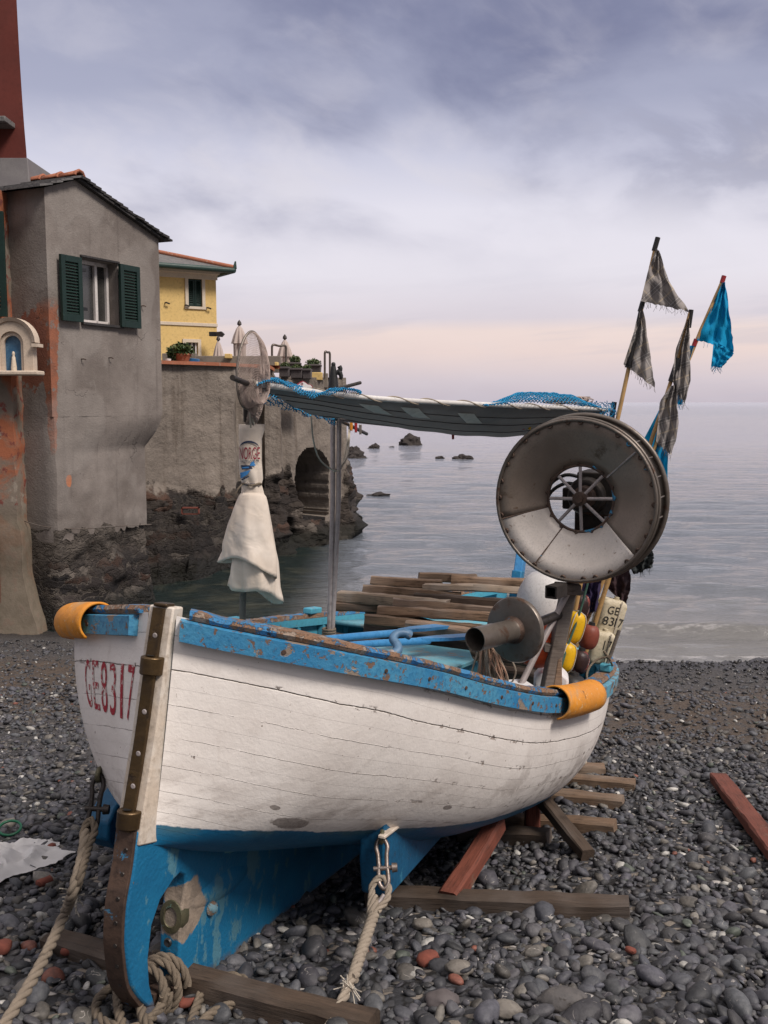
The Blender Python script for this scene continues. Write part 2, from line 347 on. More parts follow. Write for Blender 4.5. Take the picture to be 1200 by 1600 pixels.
# ------------------------------------------------------------------ world and light
def make_world():
    w = bpy.data.worlds.new("World"); SC.world = w; w.use_nodes = True
    nt = w.node_tree; nt.nodes.clear(); g = G(nt)
    d = g.n('ShaderNodeTexCoord').outputs['Generated']; s = g.sxyz(d)
    el = g.m('MULTIPLY', g.m('ARCSINE', s[2]), 57.2958); az = g.m('MULTIPLY', g.m('ARCTAN2', s[0], s[1]), 57.2958)
    ramp = g.n('ShaderNodeValToRGB', {0: g.m('DIVIDE', el, 60.0)})
    cr = ramp.color_ramp; st = [(0, (.60, .535, .60)), (1.2, (.71, .625, .67)), (2.8, (.87, .71, .675)), (4.0, (.91, .75, .705)), (4.7, (.77, .70, .755)), (7, (.84, .80, .87)), (10.5, (.82, .795, .885)),
          (13.2, (.64, .64, .77)), (16, (.42, .435, .575)), (21, (.36, .375, .51)), (26, (.45, .45, .53)), (36, (.90, .84, .82)), (60, (1.06, .98, .93))]
    while len(cr.elements) < len(st): cr.elements.new(.5)
    for e, (p, c) in zip(cr.elements, st): e.position = p / 60; e.color = (*c, 1)
    # cloud streaks in azimuth / elevation, tilted a little
    k = g.m('POWER', g.m('MAXIMUM', el, 0.0), .8)
    v = g.cxyz(g.m('MULTIPLY', g.m('ADD', az, g.m('MULTIPLY', el, .9)), .055), g.m('MULTIPLY', g.m('SUBTRACT', k, g.m('MULTIPLY', az, .05)), .26), 3.7)
    n1 = g.noise(g.mul(v, (1.25, 1.0, 1)), .9, 6, .52, .3); n2 = g.noise(g.vm('ADD', g.mul(v, (1.5, 1.05, 1)), (9.2, 4.4, 1.0)), 1.8, 6, .54, .35)
    band = g.ss(el, 6.5, 13.0)
    dark = g.m('MULTIPLY', g.ss(n1, .42, .72), g.m('ADD', .08, g.m('MULTIPLY', band, .90)))
    col = g.mix(dark, ramp.outputs[0], (.205, .22, .35))
    side = g.m('MULTIPLY', g.ss(az, 2.0, 20.0), g.m('MULTIPLY', g.ss(el, 8.5, 12.5), g.m('SUBTRACT', 1.0, g.ss(el, 14.0, 18.0))))
    col = g.mix(g.m('MULTIPLY', side, g.m('ADD', .18, g.m('MULTIPLY', g.ss(n2, .38, .62), .6))), col, (.22, .235, .36))
    lite = g.m('MULTIPLY', g.ss(n2, .46, .76), g.m('ADD', .15, g.m('MULTIPLY', band, .55)))
    lite = g.m('MULTIPLY', lite, g.m('SUBTRACT', 1.0, g.m('MULTIPLY', g.ss(el, 12.5, 17.0), .62)))
    col = g.mix(lite, col, (.76, .73, .80))
    lowb = g.m('MULTIPLY', g.ss(g.noise(g.mul(v, (.6, 2.4, 1)), 1.7, 5, .55), .5, .66), g.m('SUBTRACT', 1.0, g.ss(el, 4.0, 8.5)))
    col = g.mix(g.m('MULTIPLY', lowb, .35), col, (.56, .54, .63))
    # the cloud deck overhead and behind is brighter
    back = g.m('ADD', 1.0, g.m('MULTIPLY', g.ss(s[1], .2, -.7), .35))
    up = g.m('MULTIPLY', g.ss(el, 26.0, 40.0), g.m('SUBTRACT', back, 1.0))
    col = g.mix(1.0, col, g.cxyz(g.m('ADD', 1.0, up), g.m('ADD', 1.0, up), g.m('ADD', 1.0, up)), 'MULTIPLY')
    land = g.m('MULTIPLY', g.ss(s[1], .05, -.45), g.ss(el, 30.0, 14.0)); col = g.mix(g.m('MULTIPLY', land, .85), col, (.15, .14, .13))
    below = g.ss(el, -1.0, -6.0); col = g.mix(below, col, (.10, .10, .11))
    sky = g.n('ShaderNodeTexSky', sky_type='NISHITA'); sky.sun_disc = False
    sky.sun_elevation = R(50); sky.sun_rotation = R(120); sky.air_density = 1; sky.dust_density = 3
    clouds = g.mix(1.0, col, (10, 10, 10), 'MULTIPLY')
    nd = g.n('ShaderNodeMix', data_type='RGBA', blend_type='MIX', clamp_factor=True)
    g.set(nd.inputs[0], .05); g.set(nd.inputs[6], clouds); g.set(nd.inputs[7], sky.outputs[0])
    bg = g.n('ShaderNodeBackground', {0: nd.outputs[2], 1: .1}); o = g.n('ShaderNodeOutputWorld'); nt.links.new(bg.outputs[0], o.inputs[0])
make_world()
ld = bpy.data.lights.new('sun', 'SUN'); ld.energy = 3.5; ld.angle = R(16); ld.color = (1, .915, .835)
sun = bpy.data.objects.new('sun', ld); COL.objects.link(sun)
sd = Vector((.62, -.46, .92)).normalized()
sun.rotation_euler = sd.to_track_quat('Z', 'Y').to_euler(); sun.location = sd * 50
SC.view_settings.view_transform = 'Standard'; SC.view_settings.look = 'None'; SC.view_settings.exposure = 0; SC.view_settings.gamma = 1

# ------------------------------------------------------------------ special materials
def hull_mat(patches):
    m, nt = new_mat('hull_paint'); g = G(nt); v = g.obj(); P = g.pos()
    wl = g.attr('wl'); gi = g.m('ADD', g.attr('girth'), g.m('MULTIPLY', g.m('SUBTRACT', g.noise(v, 1.1, 2, .5), .5), .5)); inc = g.attr('outl')
    n = g.noise(v, 3, 5, .6); n2 = g.noise(v, 16, 6, .65); nf = g.noise(v, 90, 4, .6)
    white = g.mix(g.ss(n, .3, .7), (.80, .755, .715), (.72, .67, .63))
    white = g.mix(g.m('MULTIPLY', g.ss(n2, .52, .78), .3), white, (.48, .42, .375))
    # rusty and grey weathering lower down and toward the bow
    low = g.m('MULTIPLY', g.ss(wl, .32, .02), g.ss(g.noise(g.mul(v, (1, 1, 3)), 4, 5, .65), .45, .65))
    white = g.mix(g.m('MULTIPLY', low, .6), white, (.34, .29, .26))
    # seams between the strakes
    fr = g.m('FRACT', gi); dd = g.m('ABSOLUTE', g.m('SUBTRACT', fr, g.m('ADD', .5, g.m('MULTIPLY', g.m('SUBTRACT', n2, .5), .08))))
    seam = g.ss(dd, .030, .004)
    broken = g.ss(g.noise(v, 7, 5, .7), .44, .58)
    top = g.ss(g.m('ABSOLUTE', g.m('SUBTRACT', gi, 1.5)), .55, .45)
    mask = g.m('MULTIPLY', seam, g.m('MAXIMUM', g.m('MULTIPLY', broken, .75), top))
    fine = g.ss(dd, .016, .002)
    crack = g.m('MULTIPLY', fine, g.m('MULTIPLY', g.m('MAXIMUM', top, g.m('MULTIPLY', g.ss(g.noise(v, 4.3, 4, .6), .5, .62), .7)), g.ss(g.noise(v, 23, 3), .34, .5)))
    col = g.mix(g.m('MULTIPLY', mask, .35), white, (.42, .36, .32))
    col = g.mix(g.m('MULTIPLY', crack, .85), col, (.13, .095, .07))
    drip = g.m('MULTIPLY', g.ss(g.noise(g.mul(v, (9, 9, .9)), 2.4, 5, .65), .54, .70), g.ss(g.noise(v, 1.7, 3), .40, .62)); col = g.mix(g.m('MULTIPLY', drip, .34), col, (.40, .33, .28))
    lowright = g.m('MULTIPLY', g.ss(wl, .40, .05), g.ss(g.sxyz(P)[0], .1, .8)); patchn = g.m('MULTIPLY', lowright, g.ss(g.noise(v, 6, 6, .68), .53, .60)); col = g.mix(g.m('MULTIPLY', patchn, .75), col, (.33, .29, .265))
    chip = g.ss(g.noise(v, 11, 7, .72), g.m('SUBTRACT', .695, g.m('MULTIPLY', lowright, .03)), .715); near = g.m('MULTIPLY', g.ss(dd, .13, .02), g.m('MAXIMUM', g.m('MULTIPLY', top, .9), g.m('MULTIPLY', g.ss(g.sxyz(P)[0], -.4, .7), .8))); flake = g.m('MULTIPLY', near, g.ss(g.noise(v, 17, 6, .7), .57, .62)); col = g.mix(flake, col, (.27, .22, .19)); chip = g.m('MAXIMUM', chip, flake); col = g.mix(chip, col, (.26, .215, .19))
    speck = g.m('MULTIPLY', g.ss(g.noise(v, 55, 3), .70, .74), g.ss(n, .4, .6)); col = g.mix(speck, col, (.15, .10, .07))
    for (c, ax, nrmv, r) in patches:
        dv = g.vm('SUBTRACT', P, tuple(c)); a = g.vm('DOT_PRODUCT', dv, tuple(ax)); dist = g.vm('LENGTH', dv)
        b = g.m('SQRT', g.m('MAXIMUM', g.m('SUBTRACT', g.m('MULTIPLY', dist, dist), g.m('MULTIPLY', a, a)), 0))
        e = g.m('SQRT', g.m('ADD', g.m('POWER', g.m('DIVIDE', a, r[0]), 2.0), g.m('POWER', g.m('DIVIDE', b, r[1]), 2.0)))
        f = g.ss(g.m('ADD', e, g.m('MULTIPLY', g.m('SUBTRACT', n2, .5), 1.1)), 1.05, .95)
        col = g.mix(g.m('MULTIPLY', f, .9), col, g.mix(g.ss(nf, .4, .6), (.21, .18, .165), (.28, .245, .225)))
    blue = g.mix(g.ss(n, .35, .65), (.004, .105, .225), (.006, .135, .275))
    blue = g.mix(g.ss(g.noise(v, 8, 6, .7), .62, .68), blue, (.03, .17, .29))
    blue = g.mix(g.ss(g.noise(v, 19, 6, .7), .68, .70), blue, (.10, .07, .05))
    edge = g.m('ADD', wl, g.m('MULTIPLY', g.m('SUBTRACT', g.noise(v, 30, 4), .5), .012))
    isb = g.ss(edge, .003, -.003)
    grn = g.m('MULTIPLY', g.m('MULTIPLY', g.ss(edge, -.05, 0), isb), g.ss(g.noise(v, 5, 4), .45, .6)); blue = g.mix(g.m('MULTIPLY', grn, .5), blue, (.10, .16, .13))
    col = g.mix(isb, col, blue)
    lap = g.m('MULTIPLY', fr, .5)
    h = g.m('ADD', g.m('MULTIPLY', nf, .12), g.m('MULTIPLY', n2, .35))
    h = g.m('SUBTRACT', h, g.m('MULTIPLY', g.m('MULTIPLY', seam, top), .6)); h = g.m('ADD', h, g.m('MULTIPLY', g.m('MULTIPLY', fine, g.ss(g.noise(v, 5, 5, .7), .40, .55)), g.m('MULTIPLY', g.m('SUBTRACT', 1.0, top), .9))); h = g.m('SUBTRACT', h, g.m('MULTIPLY', crack, .8)); h = g.m('SUBTRACT', h, g.m('MULTIPLY', chip, .4))
    h = g.m('ADD', h, lap)
    g.out(col, g.m('ADD', .36, g.m('MULTIPLY', n2, .25)), 0, g.bump(h, .75, .011), .45); return m

def keel_mat(hub):
    m, nt = new_mat('keel_paint'); g = G(nt); v = g.obj(); P = g.pos()
    n = g.noise(v, 4, 5, .6); n2 = g.noise(v, 14, 6, .68)
    col = g.mix(g.ss(n, .35, .65), (.006, .115, .245), (.009, .15, .30))
    col = g.mix(g.ss(g.noise(g.mul(v, (1, 1, .55)), 7, 6, .65), .56, .60), col, (.075, .20, .27))
    col = g.mix(g.ss(n2, .66, .69), col, (.13, .09, .065))
    e = g.m('ADD', g.m('DIVIDE', g.vm('DISTANCE', P, tuple(hub)), .118), g.m('MULTIPLY', g.m('SUBTRACT', g.noise(v, 9, 5), .5), 1.6))
    col = g.mix(g.ss(e, 1.0, .9), col, g.mix(g.ss(n2, .4, .6), (.30, .24, .19), (.22, .18, .145)))
    lowz = g.ss(g.attr('kz'), .055, .0)
    col = g.mix(g.m('MULTIPLY', lowz, g.ss(n2, .35, .5)), col, (.13, .085, .055))
    g.out(col, .55, 0, g.bump(g.m('ADD', n2, g.noise(v, 70, 3)), .4, .008), .4); return m

def red_worn():
    m, nt = new_mat('worn_red_lettering'); g = G(nt); v = g.obj()
    n = g.noise(v, 60, 6, .75); n2 = g.noise(v, 9, 3)
    f = g.ss(g.m('ADD', n, g.m('MULTIPLY', g.m('SUBTRACT', n2, .5), .35)), .53, .575)
    col = g.mix(f, (.34, .012, .028), (.62, .55, .51))
    g.out(col, .5, 0, g.bump(g.noise(v, 16, 5), .2, .006), .4); return m

def plaid():
    m, nt = new_mat('checked_cloth'); g = G(nt)
    uv = g.n('ShaderNodeUVMap', uv_map='UVMap').outputs[0]; s = g.sxyz(uv)
    base = g.mix(g.ss(g.noise(g.obj(), 9, 4), .35, .65), (.36, .325, .305), (.27, .245, .232)); col = base
    def stripe(x, per, off, w):
        f = g.m('FRACT', g.m('ADD', g.m('DIVIDE', x, per), off)); return g.ss(g.m('ABSOLUTE', g.m('SUBTRACT', f, .5)), w, w * .6)
    for ax in (0, 1):
        col = g.mix(g.m('MULTIPLY', stripe(s[ax], .115, .0, .17), .5), col, (.12, .115, .12))
        col = g.mix(g.m('MULTIPLY', stripe(s[ax], .115, .50, .035), .75), col, (.50, .42, .32))
        col = g.mix(g.m('MULTIPLY', stripe(s[ax], .115, .08, .02), .6), col, (.55, .52, .50))
        col = g.mix(g.m('MULTIPLY', stripe(s[ax], .115, -.06, .02), .5), col, (.50, .46, .42))
    b = g.out(col, .9, 0, g.bump(g.noise(g.obj(), 120, 3), .2, .003), .15)
    tr = g.n('ShaderNodeBsdfTranslucent', {'Color': col}); mx = g.n('ShaderNodeMixShader', {0: .2})
    nt.links.new(b.outputs[0], mx.inputs[1]); nt.links.new(tr.outputs[0], mx.inputs[2])
    o = [q for q in nt.nodes if q.type == 'OUTPUT_MATERIAL'][0]; nt.links.new(mx.outputs[0], o.inputs[0]); return m

def beach_mat():
    m, nt = new_mat('pebble_beach'); g = G(nt); P = g.pos(); e = g.attr('ye')
    vc = g.vor(P, 26, out='Color'); vd = g.vor(P, 26); n = g.noise(P, 9, 5, .6)
    sv = g.sxyz(vc)
    peb = g.mix(sv[0], (.032, .033, .038), (.08, .08, .086)); peb = g.mix(g.ss(sv[1], .86, .9), peb, (.22, .19, .16)); peb = g.mix(g.ss(sv[2], .95, .97), peb, (.45, .42, .4))
    peb = g.mix(g.ss(vd, .5, .75), peb, (.015, .014, .014))
    far = g.noise(P, 60, 5, .75); fc = g.mix(g.ss(far, .35, .65), (.03, .028, .029), (.09, .083, .08)); fc = g.mix(g.ss(far, .66, .70), fc, (.3, .27, .24))
    col = g.mix(g.ss(e, 5.5, 7.5), peb, fc)
    sand = g.mix(g.ss(g.noise(P, 40, 5, .7), .35, .65), (.062, .045, .034), (.105, .078, .058))
    sb = g.m('MULTIPLY', g.ss(e, 6.7, 7.4), g.ss(e, 9.5, 8.8)); sb = g.m('MULTIPLY', sb, g.ss(n, .33, .55))
    col = g.mix(g.m('MULTIPLY', sb, .9), col, sand)
    wet = g.ss(e, 10.1, 10.7); col = g.mix(g.m('MULTIPLY', wet, .6), col, (.02, .018, .018))
    h = g.m('ADD', g.m('MULTIPLY', g.m('SUBTRACT', 1.0, vd), .5), g.m('MULTIPLY', far, .6))
    g.out(col, g.m('SUBTRACT', .8, g.m('MULTIPLY', wet, .45)), 0, g.bump(h, .7, .03), .3); return m

def stone_mat():
    m, nt = new_mat('pebbles'); g = G(nt); P = g.pos()
    a = g.n('ShaderNodeAttribute', attribute_name='tint'); c = a.outputs['Color']
    n = g.noise(P, 55, 5, .65); n2 = g.noise(P, 14, 4, .6)
    col = g.mix(1.0, c, g.mix(g.ss(n, .3, .7), (.72, .72, .72), (1.25, 1.23, 1.2)), 'MULTIPLY')
    vein = g.m('MULTIPLY', g.ss(g.m('ABSOLUTE', g.m('SUBTRACT', g.noise(P, 11, 3, .5, 1.2), .5)), .010, .004), g.ss(n2, .56, .62))
    col = g.mix(g.m('MULTIPLY', vein, .8), col, (.38, .35, .32))
    wet = g.ss(g.sxyz(P)[2], -1.06, -1.16); col = g.mix(g.m('MULTIPLY', wet, .5), col, (.012, .011, .011)); g.out(col, g.m('SUBTRACT', g.m('ADD', .42, g.m('MULTIPLY', n2, .35)), g.m('MULTIPLY', wet, .38)), 0, g.bump(g.m('ADD', n, g.noise(P, 140, 3)), .35, .004), .4); return m

def sea_mat():
    m, nt = new_mat('sea_water'); g = G(nt); P = g.pos(); s = g.sxyz(P); e = g.attr('ye')
    dist = g.vm('LENGTH', g.mul(P, (1, 1, 0)))
    v = g.mul(P, (.55, 1.35, 1))
    w1 = g.noise(v, 3.4, 6, .6, .3); w2 = g.noise(g.mul(P, (.5, 1.2, 1)), .55, 4, .5, .2); w3 = g.noise(g.mul(P, (.3, 1, 1)), .09, 5, .6); w0 = g.noise(v, 12, 3, .5)
    h = g.m('ADD', g.m('ADD', g.m('MULTIPLY', w1, .15), g.m('MULTIPLY', w2, .34)), g.m('ADD', g.m('MULTIPLY', w0, .02), g.m('MULTIPLY', w3, .35)))
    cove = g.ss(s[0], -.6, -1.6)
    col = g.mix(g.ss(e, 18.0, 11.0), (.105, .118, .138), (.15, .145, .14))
    col = g.mix(g.ss(dist, 16.0, 80.0), col, (.22, .228, .27)); col = g.mix(g.ss(dist, 150.0, 1200.0), col, (.30, .315, .385))  # base colour paled with distance to paint in sky reflection and haze
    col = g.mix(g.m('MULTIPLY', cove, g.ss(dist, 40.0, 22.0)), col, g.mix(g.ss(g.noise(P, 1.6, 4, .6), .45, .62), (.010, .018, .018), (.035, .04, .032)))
    foam = g.m('MULTIPLY', g.m('MAXIMUM', g.ss(e, 11.42, 11.15), g.m('MULTIPLY', g.m('MULTIPLY', g.ss(e, 12.25, 12.42), g.ss(e, 12.72, 12.55)), .6)), g.m('MULTIPLY', g.ss(g.noise(v, 4, 6, .7), .50, .62), g.m('SUBTRACT', 1.0, cove)))
    col = g.mix(g.m('MULTIPLY', foam, .6), col, (.5, .48, .48))
    nm = g.bump(h, 1.0, .55)
    rg = g.m('ADD', .06, g.m('MULTIPLY', g.ss(dist, 30.0, 300.0), .12))
    sp = g.m('SUBTRACT', .5, g.m('MULTIPLY', g.ss(dist, 60.0, 900.0), .36))
    g.out(col, rg, 0, nm, sp, IOR=1.33); return m

def plaster_mat(name, spots, corner=None):
    "grey render: spots = [(point, ry, rz)] of orange, corner = (point, reach, z0, z1) an orange strip down a house corner"
    m, nt = new_mat(name); g = G(nt); P = g.pos(); s = g.sxyz(P)
    n = g.noise(P, 1.1, 6, .6, .4); n2 = g.noise(P, 6, 6, .65); nf = g.noise(P, 45, 4, .6)
    col = g.mix(g.ss(n, .32, .68), (.15, .128, .115), (.235, .206, .187))
    col = g.mix(g.m('MULTIPLY', g.ss(n2, .52, .75), .55), col, (.26, .235, .215))
    streak = g.noise(g.mul(P, (5, 5, .35)), 2.2, 5, .6); col = g.mix(g.m('MULTIPLY', g.ss(streak, .52, .75), .45), col, (.10, .085, .078))
    pit = g.ss(g.noise(P, 17, 5, .7), .685, .72); col = g.mix(g.m('MULTIPLY', pit, .8), col, (.07, .06, .055))
    if corner:
        c, reach, z0, z1 = corner
        dxy = g.vm('LENGTH', g.mul(g.vm('SUBTRACT', P, tuple(c)), (1, 1, 0)))
        taper = g.n('ShaderNodeMapRange', {0: s[2], 1: z0, 2: z1, 3: .05, 4: reach}).outputs[0]
        e = g.m('ADD', g.m('DIVIDE', dxy, taper), g.m('MULTIPLY', g.m('SUBTRACT', n2, .5), 1.5))
        f = g.m('MULTIPLY', g.ss(e, 1.02, .98), g.m('MULTIPLY', g.ss(s[2], z0, z0 + .12), g.ss(s[2], z1 + .15, z1 - .1)))
        f = g.m('MULTIPLY', f, g.ss(g.noise(P, 5, 6, .7), .40, .46))
        col = g.mix(f, col, g.mix(g.ss(n2, .4, .6), (.27, .105, .062), (.20, .085, .055)))
    for (c, ra, rz) in spots:
        dv = g.sxyz(g.vm('SUBTRACT', P, tuple(c))); hh = g.m('SQRT', g.m('ADD', g.m('MULTIPLY', dv[0], dv[0]), g.m('MULTIPLY', dv[1], dv[1])))
        e = g.m('SQRT', g.m('ADD', g.m('POWER', g.m('DIVIDE', hh, ra), 2.0), g.m('POWER', g.m('DIVIDE', dv[2], rz), 2.0)))
        f = g.ss(g.m('ADD', e, g.m('MULTIPLY', g.m('SUBTRACT', g.noise(P, 14, 4), .5), .8)), 1.03, .97); col = g.mix(f, col, (.42, .165, .085) if rz < .2 else (.20, .085, .058))
    cw = g.vor(g.vm('ADD', g.mul(P, (1, 1, .7)), g.mul(g.noise(P, 2.6, 4, .6, 0, True), (.5, .5, .5))), 1.5, 'DISTANCE_TO_EDGE'); ck = g.m('MULTIPLY', g.ss(cw, .012, .003), g.ss(g.noise(P, 1.3, 3), .58, .66)); col = g.mix(g.m('MULTIPLY', ck, .5), col, (.05, .043, .04))
    pat = g.ss(g.noise(g.vm('ADD', P, (7, 3, 1)), .8, 2, .4, .3), .56, .60); col = g.mix(g.m('MULTIPLY', pat, .35), col, (.27, .245, .225))
    damp = g.m('MULTIPLY', g.ss(s[2], .55, -.35), g.ss(n2, .30, .62)); col = g.mix(g.m('MULTIPLY', damp, .6), col, (.075, .062, .055))
    h = g.m('ADD', g.m('MULTIPLY', n2, .6), g.m('MULTIPLY', nf, .4)); h = g.m('SUBTRACT', h, g.m('MULTIPLY', pit, .6)); h = g.m('ADD', g.m('SUBTRACT', h, g.m('MULTIPLY', ck, .6)), g.m('MULTIPLY', pat, .25))
    g.out(col, .9, 0, g.bump(h, .6, .025), .2); return m

def rubble_mat(name, skim_on=True):
    m, nt = new_mat(name); g = G(nt); P = g.pos(); v = g.vm('ADD', g.mul(P, (1, 1, 2.6)), g.mul(g.noise(P, 2.2, 5, .65, 0, True), (.9, .9, .9)))
    vc = g.sxyz(g.vor(v, 3.6, out='Color')); vd = g.vor(v, 3.6, 'DISTANCE_TO_EDGE'); n = g.noise(g.mul(P, (1, 1, 2)), 11, 7, .72)
    col = g.mix(vc[0], (.012, .010, .011), (.058, .046, .041)); col = g.mix(g.ss(vc[1], .86, .95), col, (.06, .034, .025)); col = g.mix(g.ss(vc[2], .84, .92), col, (.17, .145, .125)); col = g.mix(g.m('MULTIPLY', g.ss(g.noise(P, 3.3, 5, .65), .5, .6), .7), col, (.02, .017, .016))
    col = g.mix(g.ss(n, .58, .68), col, (.015, .012, .012))
    mort = g.m('MULTIPLY', g.ss(g.m('ADD', vd, g.m('MULTIPLY', g.m('SUBTRACT', n, .5), .22)), .15, .05), g.ss(g.noise(P, 1.7, 5, .6), .40, .58)); skim = g.ss(g.m('ADD', g.sxyz(P)[2], g.m('MULTIPLY', g.m('SUBTRACT', g.noise(P, 2.4, 5, .65), .5), 1.1)), -.58, -.22); mort = g.m('MAXIMUM', mort, skim) if skim_on else mort; col = g.mix(mort, col, g.mix(g.ss(n, .4, .6), (.075, .062, .052), (.125, .106, .09)))
    if not skim_on: col = g.mix(.5, col, (.016, .013, .011))
    tide = g.ss(g.m('ADD', g.sxyz(P)[2], g.m('MULTIPLY', g.m('SUBTRACT', n, .5), .3)), -.92, -1.08); col = g.mix(g.m('MULTIPLY', tide, .7), col, (.012, .013, .010))
    h = g.m('ADD', g.m('MULTIPLY', g.ss(vd, 0, .12), .5), g.m('MULTIPLY', n, 1.3))
    g.out(col, g.m('SUBTRACT', .8, g.m('MULTIPLY', tide, .4)), 0, g.bump(h, .9, .07), .3); return m

def terrace_mat():
    "streaked concrete above, dark rubble below (attribute rk = 0 .. 1)"
    m, nt = new_mat('terrace_concrete'); g = G(nt); P = g.pos(); rk = g.attr('rk')
    n = g.noise(P, .9, 6, .6, .3); n2 = g.noise(P, 5, 6, .68)
    col = g.mix(g.ss(n, .3, .7), (.16, .135, .115), (.235, .20, .17))
    stv = g.mul(P, (2.2, 2.2, .16)); st = g.noise(stv, 2.4, 5, .62); col = g.mix(g.m('MULTIPLY', g.ss(st, .50, .68), .65), col, (.10, .078, .062))
    col = g.mix(g.m('MULTIPLY', g.ss(n2, .56, .74), .5), col, (.27, .24, .21))
    v = g.vm('ADD', g.mul(P, (1, 1, 3.0)), g.mul(g.noise(P, 1.6, 5, .65, 0, True), (1.2, 1.2, 1.2)))
    vc = g.sxyz(g.vor(v, 2.0, out='Color')); vd = g.vor(v, 2.0, 'DISTANCE_TO_EDGE')
    rc = g.mix(vc[0], (.024, .019, .017), (.06, .048, .04)); rc = g.mix(g.ss(vc[1], .82, .95), rc, (.075, .042, .03)); rc = g.mix(g.ss(vc[2], .90, .98), rc, (.12, .10, .085))
    rc = g.mix(g.ss(n2, .55, .7), rc, (.02, .017, .016))
    edge = g.ss(g.m('ADD', rk, g.m('MULTIPLY', g.m('SUBTRACT', g.noise(P, 2.4, 6, .65), .5), .9)), .45, .58)
    col = g.mix(edge, col, rc); col = g.mix(g.ss(rk, 1.5, 2.0), col, (.02, .017, .016))  # inside of the arch: its shade painted in as near black
    strat = g.noise(g.mul(P, (.9, .9, 5)), 2.2, 7, .7); tide = g.m('MULTIPLY', edge, g.ss(g.m('ADD', g.sxyz(P)[2], g.m('MULTIPLY', g.m('SUBTRACT', n2, .5), .3)), -.85, -1.05)); col = g.mix(g.m('MULTIPLY', tide, .7), col, (.012, .013, .010))
    h = g.m('ADD', n2, g.m('MULTIPLY', edge, g.m('ADD', g.m('MULTIPLY', g.ss(vd, 0, .12), .4), g.m('MULTIPLY', strat, 1.5))))
    g.out(col, .85, 0, g.bump(h, .8, .07), .25); return m

def leftwall_mat():
    m, nt = new_mat('patched_red_render'); g = G(nt); P = g.pos(); s = g.sxyz(P)
    n = g.noise(P, 1.9, 6, .6, .5); n2 = g.noise(P, 7, 6, .68)
    col = g.mix(g.ss(n, .42, .55), (.30, .105, .055), (.19, .155, .125))
    col = g.mix(g.ss(n2, .56, .62), col, (.17, .055, .045)); col = g.mix(g.ss(g.noise(P, 3.2, 5, .6), .58, .64), col, (.27, .23, .19))
    lowg = g.ss(s[2], .45, .1); col = g.mix(g.m('MULTIPLY', lowg, .85), col, g.mix(g.ss(n2, .35, .65), (.14, .115, .085), (.18, .15, .115)))
    g.out(col, .9, 0, g.bump(n2, .5, .02), .2); return m
M['plaid'] = plaid(); M['redworn'] = red_worn(); M['beach'] = beach_mat(); M['stone'] = stone_mat(); M['sea'] = sea_mat(); M['rubble'] = rubble_mat('rubble_foundation'); M['ledge'] = rubble_mat('ledge_rock', False); M['terrace'] = terrace_mat(); M['leftwall'] = leftwall_mat()

# ------------------------------------------------------------------ beach, sea, pebbles
def make_beach():
    xs = np.concatenate([np.linspace(-60, -9, 20), np.linspace(-8.5, 8.5, 240), np.linspace(9, 60, 20)])
    ys = np.concatenate([np.linspace(-40, 0, 16), np.linspace(.3, 13, 210), np.linspace(13.4, 45, 30)])
    X, Y = np.meshgrid(xs, ys, indexing='ij'); Z = gz(X, Y)
    near = (np.abs(X) < 8.6) & (Y > 0) & (Y < 13)
    Z = Z + np.where(near, RNG.normal(0, .006, Z.shape), 0)
    b = MB(); b.grid(np.stack([X, Y, Z], -1)); b.at['ye'] = yeff(X, Y).ravel()
    b.build('beach', M['beach'], kind='structure', loc=(0, 0, 0), smooth=180)
make_beach()

def make_sea():
    ys = np.concatenate([9.5 * np.exp(np.linspace(0, math.log(90 / 9.5), 420)), 90 * np.exp(np.linspace(.02, math.log(12000 / 90), 90))])
    us = np.linspace(-1.6, 1.6, 420)
    U, Y = np.meshgrid(us, ys, indexing='ij'); X = U * Y
    e = yeff(X, Y); fade = np.exp(-np.maximum(Y - 12, 0) / 45) * sstep(Y, 10, 15)
    Z = np.zeros_like(X)
    rr = np.random.default_rng(3)
    for i in range(22):
        lam = rr.uniform(.30, 1.7); th = rr.normal(0, .38) + .12; k = 2 * math.pi / lam
        vis = np.clip((lam - Y * .018) / .4, 0, 1)
        Z += vis * .0062 * lam ** .8 * np.sin(k * (X * math.sin(th) + Y * math.cos(th)) + rr.uniform(0, 6.28) + .6 * np.sin(X * .7 + i))
    calm = 1 - .55 * sstep(-X, .3, 1.6) * (Y < 24)
    Z = Z * fade * calm
    # the small wave about to break near the shore, on the open side
    crest = 12.55 + .10 * np.sin(X * .9) + .05 * np.sin(2.3 * X)
    amp = .12 * sstep(X, .4, 2.0) * (.8 + .2 * np.sin(1.7 * X))
    Z += amp * np.exp(-((e - crest) / np.where(e < crest, .16, .42)) ** 2)
    c2 = 11.75 + .08 * np.sin(X * 1.4 + 1); Z += .025 * sstep(X, .4, 1.6) * np.exp(-((e - c2) / .14) ** 2)
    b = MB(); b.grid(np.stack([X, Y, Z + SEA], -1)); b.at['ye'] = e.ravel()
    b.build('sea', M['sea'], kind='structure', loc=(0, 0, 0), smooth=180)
make_sea()

